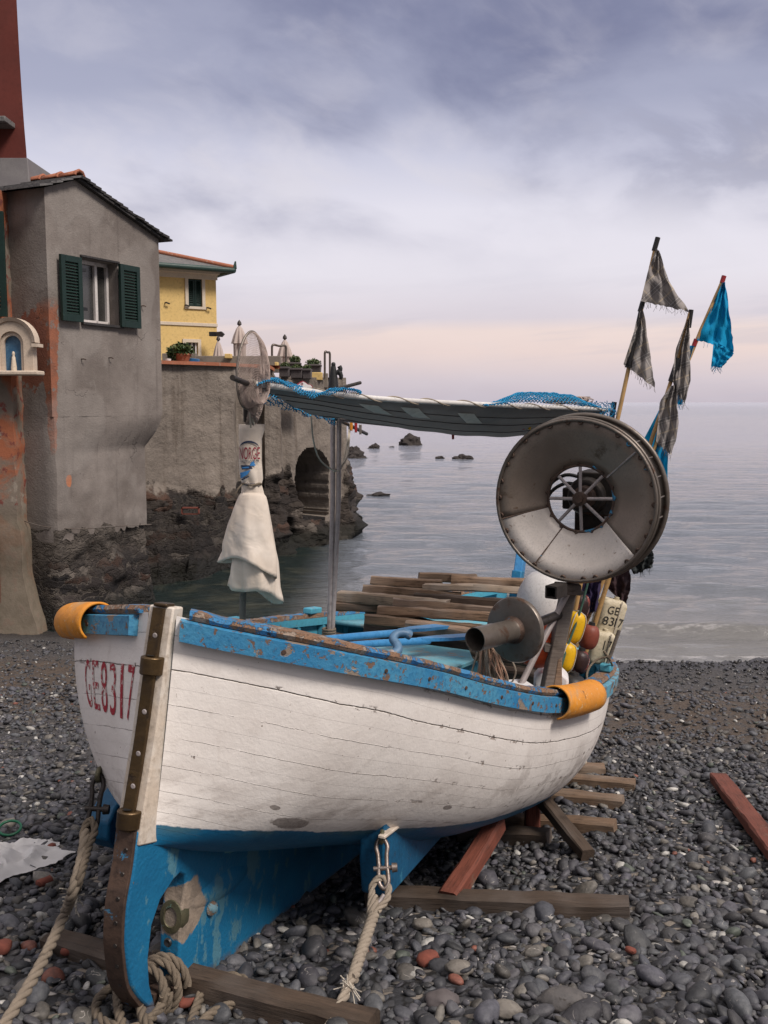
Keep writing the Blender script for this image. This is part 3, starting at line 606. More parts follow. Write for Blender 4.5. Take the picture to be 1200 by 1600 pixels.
def ico(sub):
    bm = bmesh.new(); bmesh.ops.create_icosphere(bm, subdivisions=sub, radius=1); bm.verts.index_update()
    V = np.array([v.co[:] for v in bm.verts]); Fc = np.array([[v.index for v in f.verts] for f in bm.faces]); bm.free(); return V, Fc
HOUSE_X = lambda y: -3.0 - 0 * y
def make_pebbles():
    variants = {}
    for sub in (1, 2):
        V, Fc = ico(sub); L = []
        for k in range(14):
            rr = np.random.default_rng(100 + k); W = V.copy()
            for j in range(5):
                d = rr.normal(size=3); d /= np.linalg.norm(d); W += .10 * np.outer(np.sin(2.2 * (V @ d) + rr.uniform(0, 6)), d)
            if k % 4 == 0:
                for j in range(3):   # a broken flat face
                    d = rr.normal(size=3); d /= np.linalg.norm(d); t = W @ d; lim = rr.uniform(.5, .75); W -= np.outer(np.maximum(t - lim, 0) * .85, d)
            L.append(W)
        variants[sub] = (L, Fc)
    def sample(n, y0, y1, rmed, sig, rmin, rmax):
        y = np.sqrt(RNG.uniform(y0 ** 2, y1 ** 2, n)); x = RNG.uniform(-1, 1, n) * (.50 * y + .7)
        r = np.clip(rmed * np.exp(RNG.normal(0, sig, n)), rmin, rmax)
        e = yeff(x, y); keep = (e < 11.05) & ~((x < -2.7) & (y > 11.6))
        sandy = np.exp(-(np.abs(e - 8.05) / .85) ** 3) * (.82 + .18 * np.sin(1.6 * x + 1.0)) * sstep(x, -1.2, .6); keep &= RNG.uniform(0, 1, n) > sandy * .96
        return x[keep], y[keep], r[keep], e[keep]
    sets = [(2, sample(6800, 2.2, 4.0, .0165, .42, .008, .052)), (2, sample(60, 2.3, 4.4, .044, .2, .032, .06)),
            (1, sample(12500, 4.0, 6.2, .0165, .42, .009, .052)), (1, sample(18500, 6.2, 8.8, .015, .42, .009, .04)), (1, sample(19500, 8.4, 14, .0135, .45, .008, .035))]
    AV, AF, AC = [], [], []; base = 0
    for sub, (x, y, r, e) in sets:
        L, Fc = variants[sub]; n = len(x); kind = RNG.integers(0, 14, n)
        sx = r * RNG.uniform(.95, 1.45, n); sy = r * RNG.uniform(.7, 1.0, n); sz = r * RNG.uniform(.42, .75, n)
        rz = RNG.uniform(0, 6.28, n); tx = RNG.normal(0, .28, n); ty = RNG.normal(0, .28, n)
        z = gz(x, y) + RNG.uniform(-.1, .75, n) * r * .8
        q = RNG.uniform(0, 1, n); br = RNG.uniform(.026, .092, n)
        C = np.stack([br * RNG.uniform(.90, 1.0, n), br * .96, br * RNG.uniform(1.02, 1.17, n)], 1)
        def setc(m, lo, hi, tint):
            v = RNG.uniform(lo, hi, m.sum())[:, None] * np.array(tint)[None]; C[m] = v
        setc(q > .85, .05, .10, (1.08, 1, .92)); setc(q > .94, .09, .17, (1.08, 1, .90)); setc(q > .976, .22, .44, (1.02, 1, .95)); setc((q > .925) & (q < .930), .07, .12, (1.7, .66, .48)); setc((q > .88) & (q < .893), .07, .10, (.9, 1.05, .9))
        setc((q > .952) & (r < .0155), .20, .46, (1.0, .98, .95))
        C *= (1 - .45 * sstep(e, 9.7, 10.8))[:, None]
        cz, sn = np.cos(rz), np.sin(rz)
        for k in range(14):
            m = np.where(kind == k)[0]
            if not len(m): continue
            W = L[k][None] * np.stack([sx[m], sy[m], sz[m]], 1)[:, None]
            X, Y, Z = W[..., 0], W[..., 1], W[..., 2]
            Z2 = Z + X * tx[m, None] + Y * ty[m, None]; Xr = X * cz[m, None] - Y * sn[m, None]; Yr = X * sn[m, None] + Y * cz[m, None]
            V = np.stack([Xr + x[m, None], Yr + y[m, None], Z2 + z[m, None]], -1); nv = V.shape[1]
            AV.append(V.reshape(-1, 3)); AC.append(np.repeat(C[m], nv, 0))
            AF.append((Fc[None] + (np.arange(len(m)) * nv)[:, None, None] + base).reshape(-1, 3)); base += len(m) * nv
    V = np.concatenate(AV).astype(np.float32); Fc = np.concatenate(AF).astype(np.int32); C = np.concatenate(AC)
    me = bpy.data.meshes.new('pebbles'); me.vertices.add(len(V)); me.vertices.foreach_set('co', V.ravel())
    me.loops.add(Fc.size); me.loops.foreach_set('vertex_index', Fc.ravel())
    me.polygons.add(len(Fc)); me.polygons.foreach_set('loop_start', np.arange(0, Fc.size, 3, dtype=np.int32))
    me.update(calc_edges=True); me.polygons.foreach_set('use_smooth', np.ones(len(Fc), dtype=bool))
    a = me.attributes.new('tint', 'FLOAT_COLOR', 'POINT'); a.data.foreach_set('color', np.concatenate([C, np.ones((len(C), 1))], 1).astype(np.float32).ravel())
    me.materials.append(M['stone']); me.validate()
    o = bpy.data.objects.new('pebbles', me); COL.objects.link(o)
    tag(o, 'dark grey rounded pebbles covering the sloping beach', 'pebbles', kind='stuff')
make_pebbles()
# ------------------------------------------------------------------ the boat
BO = np.array([-.822, 3.001, -.25]); BL = 5.108
_y, _p, _r = R(20.543), R(8.203), R(2.354)
BA = np.array([math.sin(_y)*math.cos(_p), math.cos(_y)*math.cos(_p), -math.sin(_p)])
_r0 = np.array([math.cos(_y), -math.sin(_y), 0]); _u0 = np.cross(_r0, BA)
BR = _r0*math.cos(_r) - _u0*math.sin(_r); BU = _u0*math.cos(_r) + _r0*math.sin(_r)
KT = [0, .06, .15, .3, .5, .75, 1.]
KB = [.053, .565, .729, .973, 1.108, .80, .03]
KHT = [0, .015, .03, .06, .10, .15, .20, .25, .30, .35, .42, .5, .75, 1.]
KH = [1.236, 1.2134, 1.1934, 1.1569, 1.118, 1.068, 1.008, .956, .915, .890, .882, .895, .95, 1.2]
KK = [.5, .4, .31, .19, .12, .2, .6]; KP = [1.2, 1.0, .75, .52, .5, .8, 1.]; KQ = [1, 1, .95, .85, .8, .9, 1.]
def W(s, w, h):
    s, w, h = np.broadcast_arrays(np.asarray(s, float), np.asarray(w, float), np.asarray(h, float))
    return BO + s[..., None]*BA + w[..., None]*BR + h[..., None]*BU
def hb(t): return hermite(t, KT, KB)
def hh(t): return hermite(t, KHT, KH)
def hullpt(t, v, side=1, off=0.0):
    t = np.asarray(t, float); v = np.asarray(v, float)
    b, h, k, p, e = hb(t), hh(t), hermite(t, KT, KK), hermite(t, KT, KP), hermite(t, KT, KQ)
    c = np.clip(np.cos(v*math.pi/2), 0, 1); sn = np.sin(v*math.pi/2)
    w = .04 + (b - .04)*c**p - off
    return t*BL, side*np.maximum(w, .002), h - (h - k)*sn**e + off*.6*sn
def pick(px, py, side=1, vmax=1, tmax=.7):
    "(t, v) of the hull surface seen at a pixel"
    t = np.linspace(.002, tmax, 420); v = np.linspace(0, vmax, 220); A, V = np.meshgrid(t, v, indexing='ij')
    q = proj(W(*hullpt(A, V, side))); d = ((q - np.array([px, py]))**2).sum(-1); i = np.unravel_index(d.argmin(), d.shape)
    return t[i[0]], v[i[1]]

_wp = [(0, .565), (.15, .536), (.28, .524), (.58, .465), (.9, .415), (1.2, .376), (1.7, .338), (2.2, .32), (2.8, .33), (3.6, .37), (5.3, .5)]
def wl(s): return hermite(s, [q[0] for q in _wp], [q[1] for q in _wp])
boat = thing('fishing_boat', 'white wooden fishing boat with blue bottom and blue gunwale hauled up on the pebble beach', 'boat', (BO[0], BO[1], BO[2]))
def hull_grid(side, nt=170, nv=64):
    t = np.linspace(0, 1, nt)**1.55; v = np.linspace(0, 1, nv)
    return np.meshgrid(t, v, indexing='ij')
def mk_hull():
    b = MB(); wa, ga = [], []
    for side in (1, -1):
        A, V = hull_grid(side); s, w, h = hullpt(A, V, side)
        # strakes: shallow steps where the planks meet
        g = V*10
        P = W(s, w, h); b.grid(P, flip=side > 0)
        wa.append((h - wl(s)).ravel()); ga.append(g.ravel())
    b.at['wl'] = np.concatenate(wa); b.at['girth'] = np.concatenate(ga); b.at['outl'] = np.zeros(b.n)
    pts = []
    for px, py, rr in [(452, 1288, (.085, .028)), (778, 1218, (.075, .04)), (868, 1222, (.025, .03)), (842, 1248, (.03, .02)), (700, 1262, (.03, .012)), (430, 1262, (.02, .01))]:
        t, v = pick(px, py); c = W(*hullpt(t, v)); c2 = W(*hullpt(t + .01, v)); pts.append((c, nrm(c2 - c), None, rr))
    return b.build('hull', hull_mat(pts), boat, fixn=False, smooth=60)
mk_hull()
def mk_inner():
    b = MB()
    for side in (1, -1):
        t = np.linspace(.012, .985, 90); v = np.linspace(0, .85, 26); A, V = np.meshgrid(t, v, indexing='ij')
        b.grid(W(*hullpt(A, V, side, .03)), flip=side < 0)
    b.build('inner_planking', M['cyan'], boat, fixn=False, smooth=60)
    for side in (1, -1):
        for s in np.arange(.5, 4.5, .24):
            r = MB(); v = np.linspace(.02, .8, 14); t = np.full(14, s/BL)
            a = W(*hullpt(t, v, side, .03)); c = W(*hullpt(t, v, side, .065)); d = BA*.02
            P = np.stack([np.concatenate([a - d, ])[:, :], c - d, c + d, a + d], 1); r.grid(P); r.build('rib', M['cyan'], boat, smooth=0)
mk_inner()
def rail_sweep(side, t0, t1, prof, n=90, close_ends=True):
    "prof = (outward, up) offsets from the sheer line, closed section"
    t = np.linspace(t0, t1, n); s, w, h = t*BL, side*hb(t), hh(t)
    ds = np.gradient(s); dw = np.gradient(w); L = np.hypot(ds, dw); ns, nw = -dw/L*side, ds/L*side
    P = np.stack([W(s + ns*o, w + nw*o, h + u) for o, u in prof], 1)
    P = np.concatenate([P, P[:, :1]], 1); b = MB(); b.grid(P)
    k = len(prof)
    if close_ends: b.add(P[0, :k], [tuple(range(k))]); b.add(P[-1, :k], [tuple(range(k))[::-1]])
    return b, (t, s, w, h, ns, nw)
for side in (1, -1):
    b, q = rail_sweep(side, .0015 if side > 0 else .006, .985, [(-.004, -.078), (.034, -.074), (.036, -.01), (-.004, -.004)], 140)
    rail = b.build('rub_rail', [M['rail'], M['rail_worn']], boat, smooth=40)
    # paint gets more worn toward the bow
    me = rail.data; V = np.array([p.center[:] for p in me.polygons]) + BO; sx = (V - BO) @ BA
    me.polygons.foreach_set('material_index', (sx > (1.72 if side > 0 else 1.5)).astype(np.int32))
    for s0 in np.arange(.16, 4.6, .235):     # fastening plugs, part of the rail
        t = s0/BL; tt = np.array([t - .002, t, t + .002]); s, w, h = tt*BL, side*hb(tt), hh(tt)
        d = nrm(np.array([w[2] - w[0], 0]) ) if 0 else np.hypot(s[2]-s[0], w[2]-w[0]); ns, nw = -(w[2]-w[0])/d*side, (s[2]-s[0])/d*side
        c = W(s[1] + ns*.0345, w[1] + nw*.0345, h[1] - .042); ax = BA*ns + BR*nw
        p = MB(); p.lathe(c, ax, [(0.0001, .0035), (.007, .0035), (.0085, 0)], 10); p.build('rail_bolt', M['iron'], rail, smooth=40)
    # worn cap on top
    t0, t1 = .004, .99
    b, q = rail_sweep(side, t0, t1, [(-.060, -.002), (.012, -.002), (.020, .010), (.012, .024), (-.055, .026)], 220)
    V = b.v[0].reshape(220, 6, 3); rr = np.random.default_rng(5 + side)
    for i in range(220):
        V[i, 2:5] += BU*(.004*fbm(i*.11, side, 3) + rr.normal(0, .0012)); V[i, 2] += (BR*side)*.005*fbm(i*.23, side, 9)
    V[:, 5] = V[:, 0]; b.build('gunwale_cap', M['cap'], boat, smooth=40)
    # inwale
    b, q = rail_sweep(side, .03, .97, [(-.068, -.05), (-.036, -.05), (-.036, -.004), (-.068, -.004)], 80); b.build('inwale', M['cyan'], boat, smooth=30)

# stem and stern posts, keel
def plan_prism(poly, w0, w1): 
    p = np.array([W(s, w0, h) for s, h in poly]); return p, (w1 - w0)*BR
b = MB(); up = [(-.010, 1.262), (.050, 1.262), (.048, 1.0), (.045, .50), (-.086, .52), (-.078, .60), (-.045, .86), (-.026, 1.085)]
b.prism(*plan_prism(up, -.046, .046)); sp = b.build('stern_post', M['cream'], boat, bevel=.006, smooth=30)
AFT = [(-.086, .565), (-.092, .46), (-.110, .33), (-.104, .24), (-.084, .16), (-.052, .075), (.006, .006), (.062, -.045), (.115, -.068)]
keel_poly = AFT + [(.088, -.020), (.062, .03), (.040, .12), (.044, .228), (.082, .298), (.150, .340), (.192, .352), (.224, .335), (.236, .30), (.226, .24), (.222, .16), (.234, .07), (.243, -.033), (.27, -.105), (.55, -.112), (1.0, -.085), (2.0, -.075), (3.6, -.06), (4.5, .05), (4.9, .28), (5.12, .62), (5.20, 1.0), (5.22, 1.30), (5.10, 1.30), (5.07, .95), (4.9, .60), (4.4, .32), (3.6, .24), (2.5, .21), (1.5, .24), (.9, .32), (.45, .45), (.1, .56)]
b = MB(); P0, ex = plan_prism(keel_poly, -.040, .040); b.prism(P0, ex)
hubc = W(.240, 0, .185); kb = np.array([p[1] for p in keel_poly]); ks = np.array([p[0] for p in keel_poly])
kz = np.where(ks > .2, kb + .105, kb + .07); b.at['kz'] = np.concatenate([kz, kz])
keel = b.build('keel', keel_mat(W(.27, .04, .20)), boat, bevel=.008, smooth=30)
b = MB(); P0, ex = plan_prism([(.10, -.018), (.25, -.055), (.262, -.10), (.108, -.064)], -.036, .036); b.prism(P0, ex); b.build('sole_piece', M['iron'], keel, bevel=.004)
# hump of the hull round the shaft and the hub itself
b = MB(); b.lathe(W(.52, 0, .215), -BA, [(.0, -.26), (.05, -.22), (.075, -.05), (.070, .10), (.058, .22), (.052, .262)], 28, sq=(.72, 1.0))
b.at['kz'] = np.full(b.n, .3); b.build('shaft_log', keel.data.materials[0], keel, smooth=60)
b = MB(); b.lathe(hubc + BA*.01, -BA, [(.0001, -.045), (.024, -.045), (.026, .022), (.031, .032), (.050, .028), (.056, .014), (.052, -.02)], 26, sq=(.85, 1.12)); b.build('shaft_hub', M['bronze'], keel, smooth=50)
b = MB(); b.lathe(hubc - BU*.085 - BA*.028, -BA, [(.0, -.004), (.012, .0), (.016, -.006)], 14); b.build('hub_bolt', M['black'], keel)
b = MB(); b.lathe(W(.42, .046, .16), nrm(BR - .5*BA), [(.028, -.02), (.024, .008), (.012, .014), (.0001, .016)], 16); b.build('anode', M['rail_worn'], keel, smooth=50)

def strip(pts, wd, th, mat, name, parent):
    "flat strap of width wd along (s, h) points, lying outside (aft of) them"
    p = np.array(pts, float); k = len(p); T = np.gradient(p, axis=0); N = np.stack([T[:, 1], -T[:, 0]], 1); N /= np.linalg.norm(N, axis=1)[:, None]
    if N[k//2, 0] > 0: N = -N
    rows = []
    for (a, c) in [(-wd/2, 0), (wd/2, 0), (wd/2, th), (-wd/2, th), (-wd/2, 0)]:
        q = p + N*(c - .001); rows.append(W(q[:, 0], a, q[:, 1]))
    b = MB(); g = np.stack(rows, 1); b.grid(g); b.add(g[0, :4], [(0, 1, 2, 3)]); b.add(g[-1, :4], [(0, 1, 2, 3)]); return b.build(name, mat, parent, bevel=.002, smooth=30)
def dense(pts, n=40):
    p = np.array(pts, float); d = np.r_[0, np.cumsum(np.linalg.norm(np.diff(p, axis=0), axis=1))]; u = np.linspace(0, d[-1], n)
    return np.stack([hermite(u, d, p[:, i]) for i in range(p.shape[1])], 1)
strap = strip(dense([(-.014, 1.256), (-.032, 1.085), (-.050, .86), (-.083, .60), (-.088, .56)], 30), .041, .016, M['brass'], 'brass_strap', sp)
b = MB(); b.box(W(.005, 0, 1.266), BA*.026, BR*.025, BU*.006); b.build('strap_top', M['brass'], sp, bevel=.004)
for h0, ax in [(1.075, -.050), (.598, -.102)]:
    b = MB(); 
    n = 18; poly = []
    for i in range(n + 1):
        a = math.pi*i/n; poly.append((ax + .018 - .040*math.sin(a), .050*math.cos(a)))
    poly = [(.02, .052)] + poly + [(.02, -.052)] if False else [(ax + .10, .050)] + poly + [(ax + .10, -.050)]
    P0 = np.array([W(s, w*.76, h0 - .03) for s, w in poly]); b.prism(P0, BU*.058); gp = b.build('gudgeon', M['brass'], sp, bevel=.005, smooth=40)
    b = MB(); b.lathe(W(ax + .004, 0, h0 + .0325), BU, [(.0, .0), (.010, .001), (.014, .0)], 14); b.build('pin_hole', M['black'], gp)
for h0 in (1.17, .93, .80, .70):
    b = MB(); s0 = hermite(h0, [.6, .86, 1.085, 1.256], [-.083, -.050, -.032, -.014]) - .0165; b.lathe(W(s0, .004, h0), -BA, [(.0, .001), (.006, .001), (.009, -.001)], 10); b.build('strap_rivet', M['galv'], strap)
istr = strip(dense(AFT, 50), .070, .014, M['iron'], 'iron_shoe', keel)
for i in range(8):
    p = dense(AFT, 50)[4 + i*5]; b = MB(); b.lathe(W(p[0] - .0145, .01, p[1]), -BA, [(.0, .001), (.006, .001), (.008, -.002)], 10); b.build('shoe_bolt', M['darkmetal'], istr)

M['runner'] = weather('runner_shaded_blue', (.004, .075, .165), (.006, .10, .21), 5, chips=[((.07, .05, .04), .64, .70, 12), ((.03, .16, .26), .62, .68, 8)], rough=.55, bump=.35)  # hull blue made darker, painting in the deep shade under the bilge
# bilge runners with their eyes, one each side
eyeR = W(.80, .535, .425); eyeL = W(*[float(q) for q in hullpt(*pick(160, 1204, -1, 1, .2), -1)]) - BR*.012
for side, poly, w0, w1 in [(1, [(.82, .46), (.84, .30), (.90, .150), (.95, .135), (1.35, .165), (1.80, .20), (1.7, .30), (1.3, .35), (1.0, .46)], .435, .54),
                           (-1, [(.665, .28), (.675, .21), (.74, .155), (1.2, .17), (1.6, .2), (1.4, .42), (.95, .47), (.82, .41), (.71, .34)], .585, .69)]:
    b = MB(); P0 = np.array([W(s, side*w0, h) for s, h in poly]); b.prism(P0, side*BR*(w1 - w0)); b.at['kz'] = np.full(b.n, .3)
    rn = b.build('bilge_runner', M['runner'], boat, bevel=.010, smooth=30)
    e = (eyeR if side > 0 else eyeL) - BU*.016
    b = MB(); b.lathe(e, nrm(BR + BA*.3), [(.020 + .009*math.cos(a), .009*math.sin(a)) for a in np.linspace(0, 2*math.pi, 9)[:-1]], 18, closed=True); b.build('towing_eye', M['bronze'], rn, smooth=60)
b = MB(); b.box(eyeR + BA*.09 - BU*.004 + BR*.012, BA*.13, BR*.014, BU*.006); b.build('runner_plate', M['cream'], boat, bevel=.003)

# floor, thwarts, stern and fore deck
def deck(s0, s1, hgt, mat, name, off=.04, thick=.025, n=26, dh=0.0):
    t = np.linspace(s0/BL, s1/BL, n); rows = []
    for tt in t:
        vv = np.linspace(0, 1, 200); s, w, h = hullpt(np.full(200, tt), vv, 1, off); i = np.argmin(np.abs(h - (hgt + dh*(tt*BL - s0)))); ww = max(w[i], .03)
        rows.append([W(tt*BL, ww*k, hgt + dh*(tt*BL - s0)) for k in np.linspace(-1, 1, 9)])
    b = MB(); g = np.array(rows); b.grid(g); return b.build(name, mat, boat, solid=thick, solid_off=-1)
deck(.30, 4.7, .36, M['cyandeck'], 'floor_boards')
b = MB(); c = W(1.86, .235, .655); b.box(c, BA*.40, BR*.27, BU*.29); eb = b.build('engine_box', M['cyan'], boat, bevel=.012)
b = MB(); c = W(1.86, .235, .955); b.box(c, BA*.43, BR*.30, BU*.011); b.build('box_lid', M['cyandeck'], eb, bevel=.004)
deck(.15, .60, .98, M['cyandeck'], 'stern_deck')
deck(3.45, 4.95, .90, M['cyandeck'], 'fore_deck')
deck(2.55, 2.85, .66, M['cyan'], 'thwart')
for s0 in (1.55, 2.0, 2.45, 3.3):            # thole blocks on the far gunwale
    t = s0/BL; c = W(s0, -float(hb(t)) + .03, float(hh(t)) + .044); b = MB(); b.box(c, BA*.085, BR*.032, BU*.02); b.build('thole_block', M['cyan'], boat, bevel=.008)
t = .50; c = W(t*BL, float(hb(t)) - .02, float(hh(t)) + .045); b = MB(); b.box(c, BA*.06, BR*.03, BU*.02); b.build('thole_block', M['cyan'], boat, bevel=.008)
b = MB(); b.tube([c + BU*.0, c + BU*.20 + BR*.05], .010, 8); b.build('thole_pin', M['post'], boat)
b = MB(); b.tube([W(5.16, 0, 1.2), W(5.20, 0, 1.50)], [.045, .03], 4); 

# stem head: tall blue post at the bow
b = MB(); P0, ex = plan_prism([(5.10, 1.15), (5.22, 1.15), (5.30, 1.56), (5.20, 1.57)], -.035, .035); b.prism(P0, ex); b.build('stem_head', M['oar'], boat, bevel=.008)

# the orange half pipes that protect the gunwale
def half_pipe(side, t0, t1, a0, a1, rad=.082):
    t = np.linspace(t0, t1, 26); s, w, h = t*BL, side*hb(t), hh(t); ds = np.gradient(s); dw = np.gradient(w); L = np.hypot(ds, dw); ns, nw = -dw/L*side, ds/L*side
    A = np.linspace(a0, a1, 30); rows = []
    for i in range(26):
        rows.append([W(s[i] + ns[i]*(.004 + rad*math.cos(a)), w[i] + nw[i]*(.004 + rad*math.cos(a)), h[i] - .034 + rad*math.sin(a)) for a in A])
    b = MB(); b.grid(np.array(rows)); return b.build('fender_pipe', M['plastic_o'], boat, solid=.008, smooth=50)
half_pipe(1, .318, .418, R(165), R(-75), .072); half_pipe(-1, .030, .095, R(150), R(-58), .066)

# registration number on the far side of the stern
def text_poly(txt, condensed=1.0):
    bm = bmesh.new(); vs = [bm.verts.new(c) for c in GLY[txt][0]]
    for f in GLY[txt][1]: bm.faces.new([vs[i] for i in f])
    return bm
def text_map(txt, fn, nx=8, ny=14, fit=True):
    "mesh data of a text, laid into the unit square and mapped through fn(u, v)"
    bm = text_poly(txt); xs = [v.co.x for v in bm.verts]; ys = [v.co.y for v in bm.verts]; x0, x1, y0, y1 = min(xs), max(xs), min(ys), max(ys)
    for v in bm.verts: v.co.x = (v.co.x - x0)/(x1 - x0); v.co.y = (v.co.y - y0)/(y1 - y0); v.co.z = 0
    for i in range(1, nx): bmesh.ops.bisect_plane(bm, geom=bm.verts[:] + bm.edges[:] + bm.faces[:], plane_co=(i/nx, 0, 0), plane_no=(1, 0, 0))
    for i in range(1, ny): bmesh.ops.bisect_plane(bm, geom=bm.verts[:] + bm.edges[:] + bm.faces[:], plane_co=(0, i/ny, 0), plane_no=(0, 1, 0))
    bm.verts.index_update(); V = [fn(v.co.x, v.co.y) for v in bm.verts]; Fc = [[v.index for v in f.verts] for f in bm.faces]; bm.free(); return V, Fc
def mk_number():
    tl, bl_, tr, br_ = pick(131, 1030, -1, 1, .062), pick(140, 1103, -1, 1, .062), pick(214, 1040, -1, 1, .062), pick(206, 1128, -1, 1, .062)
    # columns run along the planking: equal steps of true length between the two ends
    tt = np.linspace(tr[0], tl[0], 60); P = W(*hullpt(tt, np.full(60, (tl[1] + bl_[1])/2), -1)); d = np.r_[0, np.cumsum(np.linalg.norm(np.diff(P, axis=0), axis=1))]; d /= d[-1]
    def surf(u, v):
        t = np.interp(1 - u, d, tt); vt = tr[1] + (tl[1] - tr[1])*(1 - u); vb = br_[1] + (bl_[1] - br_[1])*(1 - u); vt, vb = tl[1]*(1-u) + tr[1]*u, bl_[1]*(1-u) + br_[1]*u
        vv = vb + (vt - vb)*v
        p = W(*hullpt(t, vv, -1)); p1 = W(*hullpt(t + .004, vv, -1)); p2 = W(*hullpt(t, vv + .01, -1)); n = nrm(np.cross(p1 - p, p2 - p))
        if np.dot(n, BR) > 0: n = -n
        return p + n*.0022
    x = 0; cw = 1/6
    for i, ch in enumerate('GE8317'):
        k = .30 if ch == '1' else .72
        V, Fc = text_map(ch, lambda u, v: surf(i*cw + cw*(.5 - k/2) + u*cw*k, v), 3, 16); b = MB(); b.add(V, Fc); b.build('number', M['redworn'], boat, fixn=False, smooth=0)
mk_number()
# ------------------------------------------------------------------ helpers for loose things
def plank(name, label, cat, group, A, B, wd, th, mat, up=(0, 0, 1), seed=0, rough=.004, notch=0):
    A = np.asarray(A, float); B = np.asarray(B, float); ax = nrm(B - A); L = np.linalg.norm(B - A)
    up = np.asarray(up, float); side = nrm(np.cross(up, ax)); up = np.cross(ax, side)
    nx = max(6, int(L/.06)); rr = np.random.default_rng(seed + 77); c = min(wd, th)*.14
    ring = [(-wd/2 + c, -th/2), (wd/2 - c, -th/2), (wd/2, -th/2 + c), (wd/2, th/2 - c), (wd/2 - c, th/2), (-wd/2 + c, th/2), (-wd/2, th/2 - c), (-wd/2, -th/2 + c)]
    V = []; bow = rr.normal(0, .004); tw = rr.normal(0, .02); wid = rr.uniform(.9, 1.06)
    for i in range(nx + 1):
        x = -L/2 + L*i/nx; q = 1 + .07*fbm(x*3, seed, 1.3); 
        for j, (a, b_) in enumerate(ring):
            a, b_ = a*q*wid, b_*(1 + .10*fbm(x*4, seed + 5.1, 2)); cs, sn = math.cos(tw*x), math.sin(tw*x)
            e = (.012*fbm(j*1.7, seed, i) if i in (0, nx) else 0)
            V.append((x + e, a*cs - b_*sn + rough*fbm(x*9, j*2.1, seed), a*sn + b_*cs + bow*math.cos(math.pi*x/L) + rough*fbm(x*9, j*2.1 + 9, seed)))
    Fc = [(i*8 + j, i*8 + (j + 1) % 8, (i + 1)*8 + (j + 1) % 8, (i + 1)*8 + j) for i in range(nx) for j in range(8)]
    Fc += [tuple(range(8))[::-1], tuple(nx*8 + j for j in range(8))]
    b = MB(); b.add(V, Fc); o = b.build(name, mat, loc=(0, 0, 0), smooth=30, label=label, cat=cat, group=group)
    m = Matrix.Identity(4)
    for i, v in enumerate((ax, side, up)):
        for k in range(3): m[k][i] = v[k]
    c = (A + B)/2; m[0][3], m[1][3], m[2][3] = c; o.matrix_world = m; return o

def bez(P, n=40):
    P = np.asarray(P, float); d = np.r_[0, np.cumsum(np.linalg.norm(np.diff(P, axis=0), axis=1) + 1e-6)]; u = np.linspace(0, d[-1], n)
    m = np.gradient(P, d, axis=0); i = np.clip(np.searchsorted(d, u) - 1, 0, len(P) - 2); h = d[i + 1] - d[i]; q = ((u - d[i])/h)[:, None]; h = h[:, None]
    return (2*q**3-3*q**2+1)*P[i] + (q**3-2*q**2+q)*h*m[i] + (-2*q**3+3*q**2)*P[i+1] + (q**3-q**2)*h*m[i+1]
def laid_rope(b, P, rad, pitch=None, n=7, strands=3, mi=0, step=.35):
    "three strands twisted round the path"
    P = np.asarray(P, float); d = np.r_[0, np.cumsum(np.linalg.norm(np.diff(P, axis=0), axis=1))]; L = d[-1]; pitch = pitch or rad*7
    k = int(max(12, L/(pitch/9))); u = np.linspace(0, L, k); C = np.stack([np.interp(u, d, P[:, i]) for i in range(3)], 1); T = np.gradient(C, axis=0)
    e1, e2 = perp(T[0]); fr = []
    for i in range(k):
        t = nrm(T[i]); e1 = nrm(e1 - t*np.dot(e1, t)); e2 = np.cross(t, e1); fr.append((e1.copy(), e2.copy()))
    for s_ in range(strands):
        Q = np.array([C[i] + rad*.52*(math.cos(2*math.pi*(u[i]/pitch + s_/strands))*fr[i][0] + math.sin(2*math.pi*(u[i]/pitch + s_/strands))*fr[i][1]) for i in range(k)])
        b.tube(Q, rad*.54, n, mi)
    return b
def blob(c, axis, prof, sq=(1, 1), n=28):
    b = MB(); b.lathe(c, axis, prof, n, sq=sq); return b
def barrel(r, hlen, p=2.6, n=16):
    out = []
    for i in range(n + 1):
        a = -1 + 2*i/n; out.append((max(r*(1 - abs(a)**p)**(1/p), .0005), a*hlen))
    return out
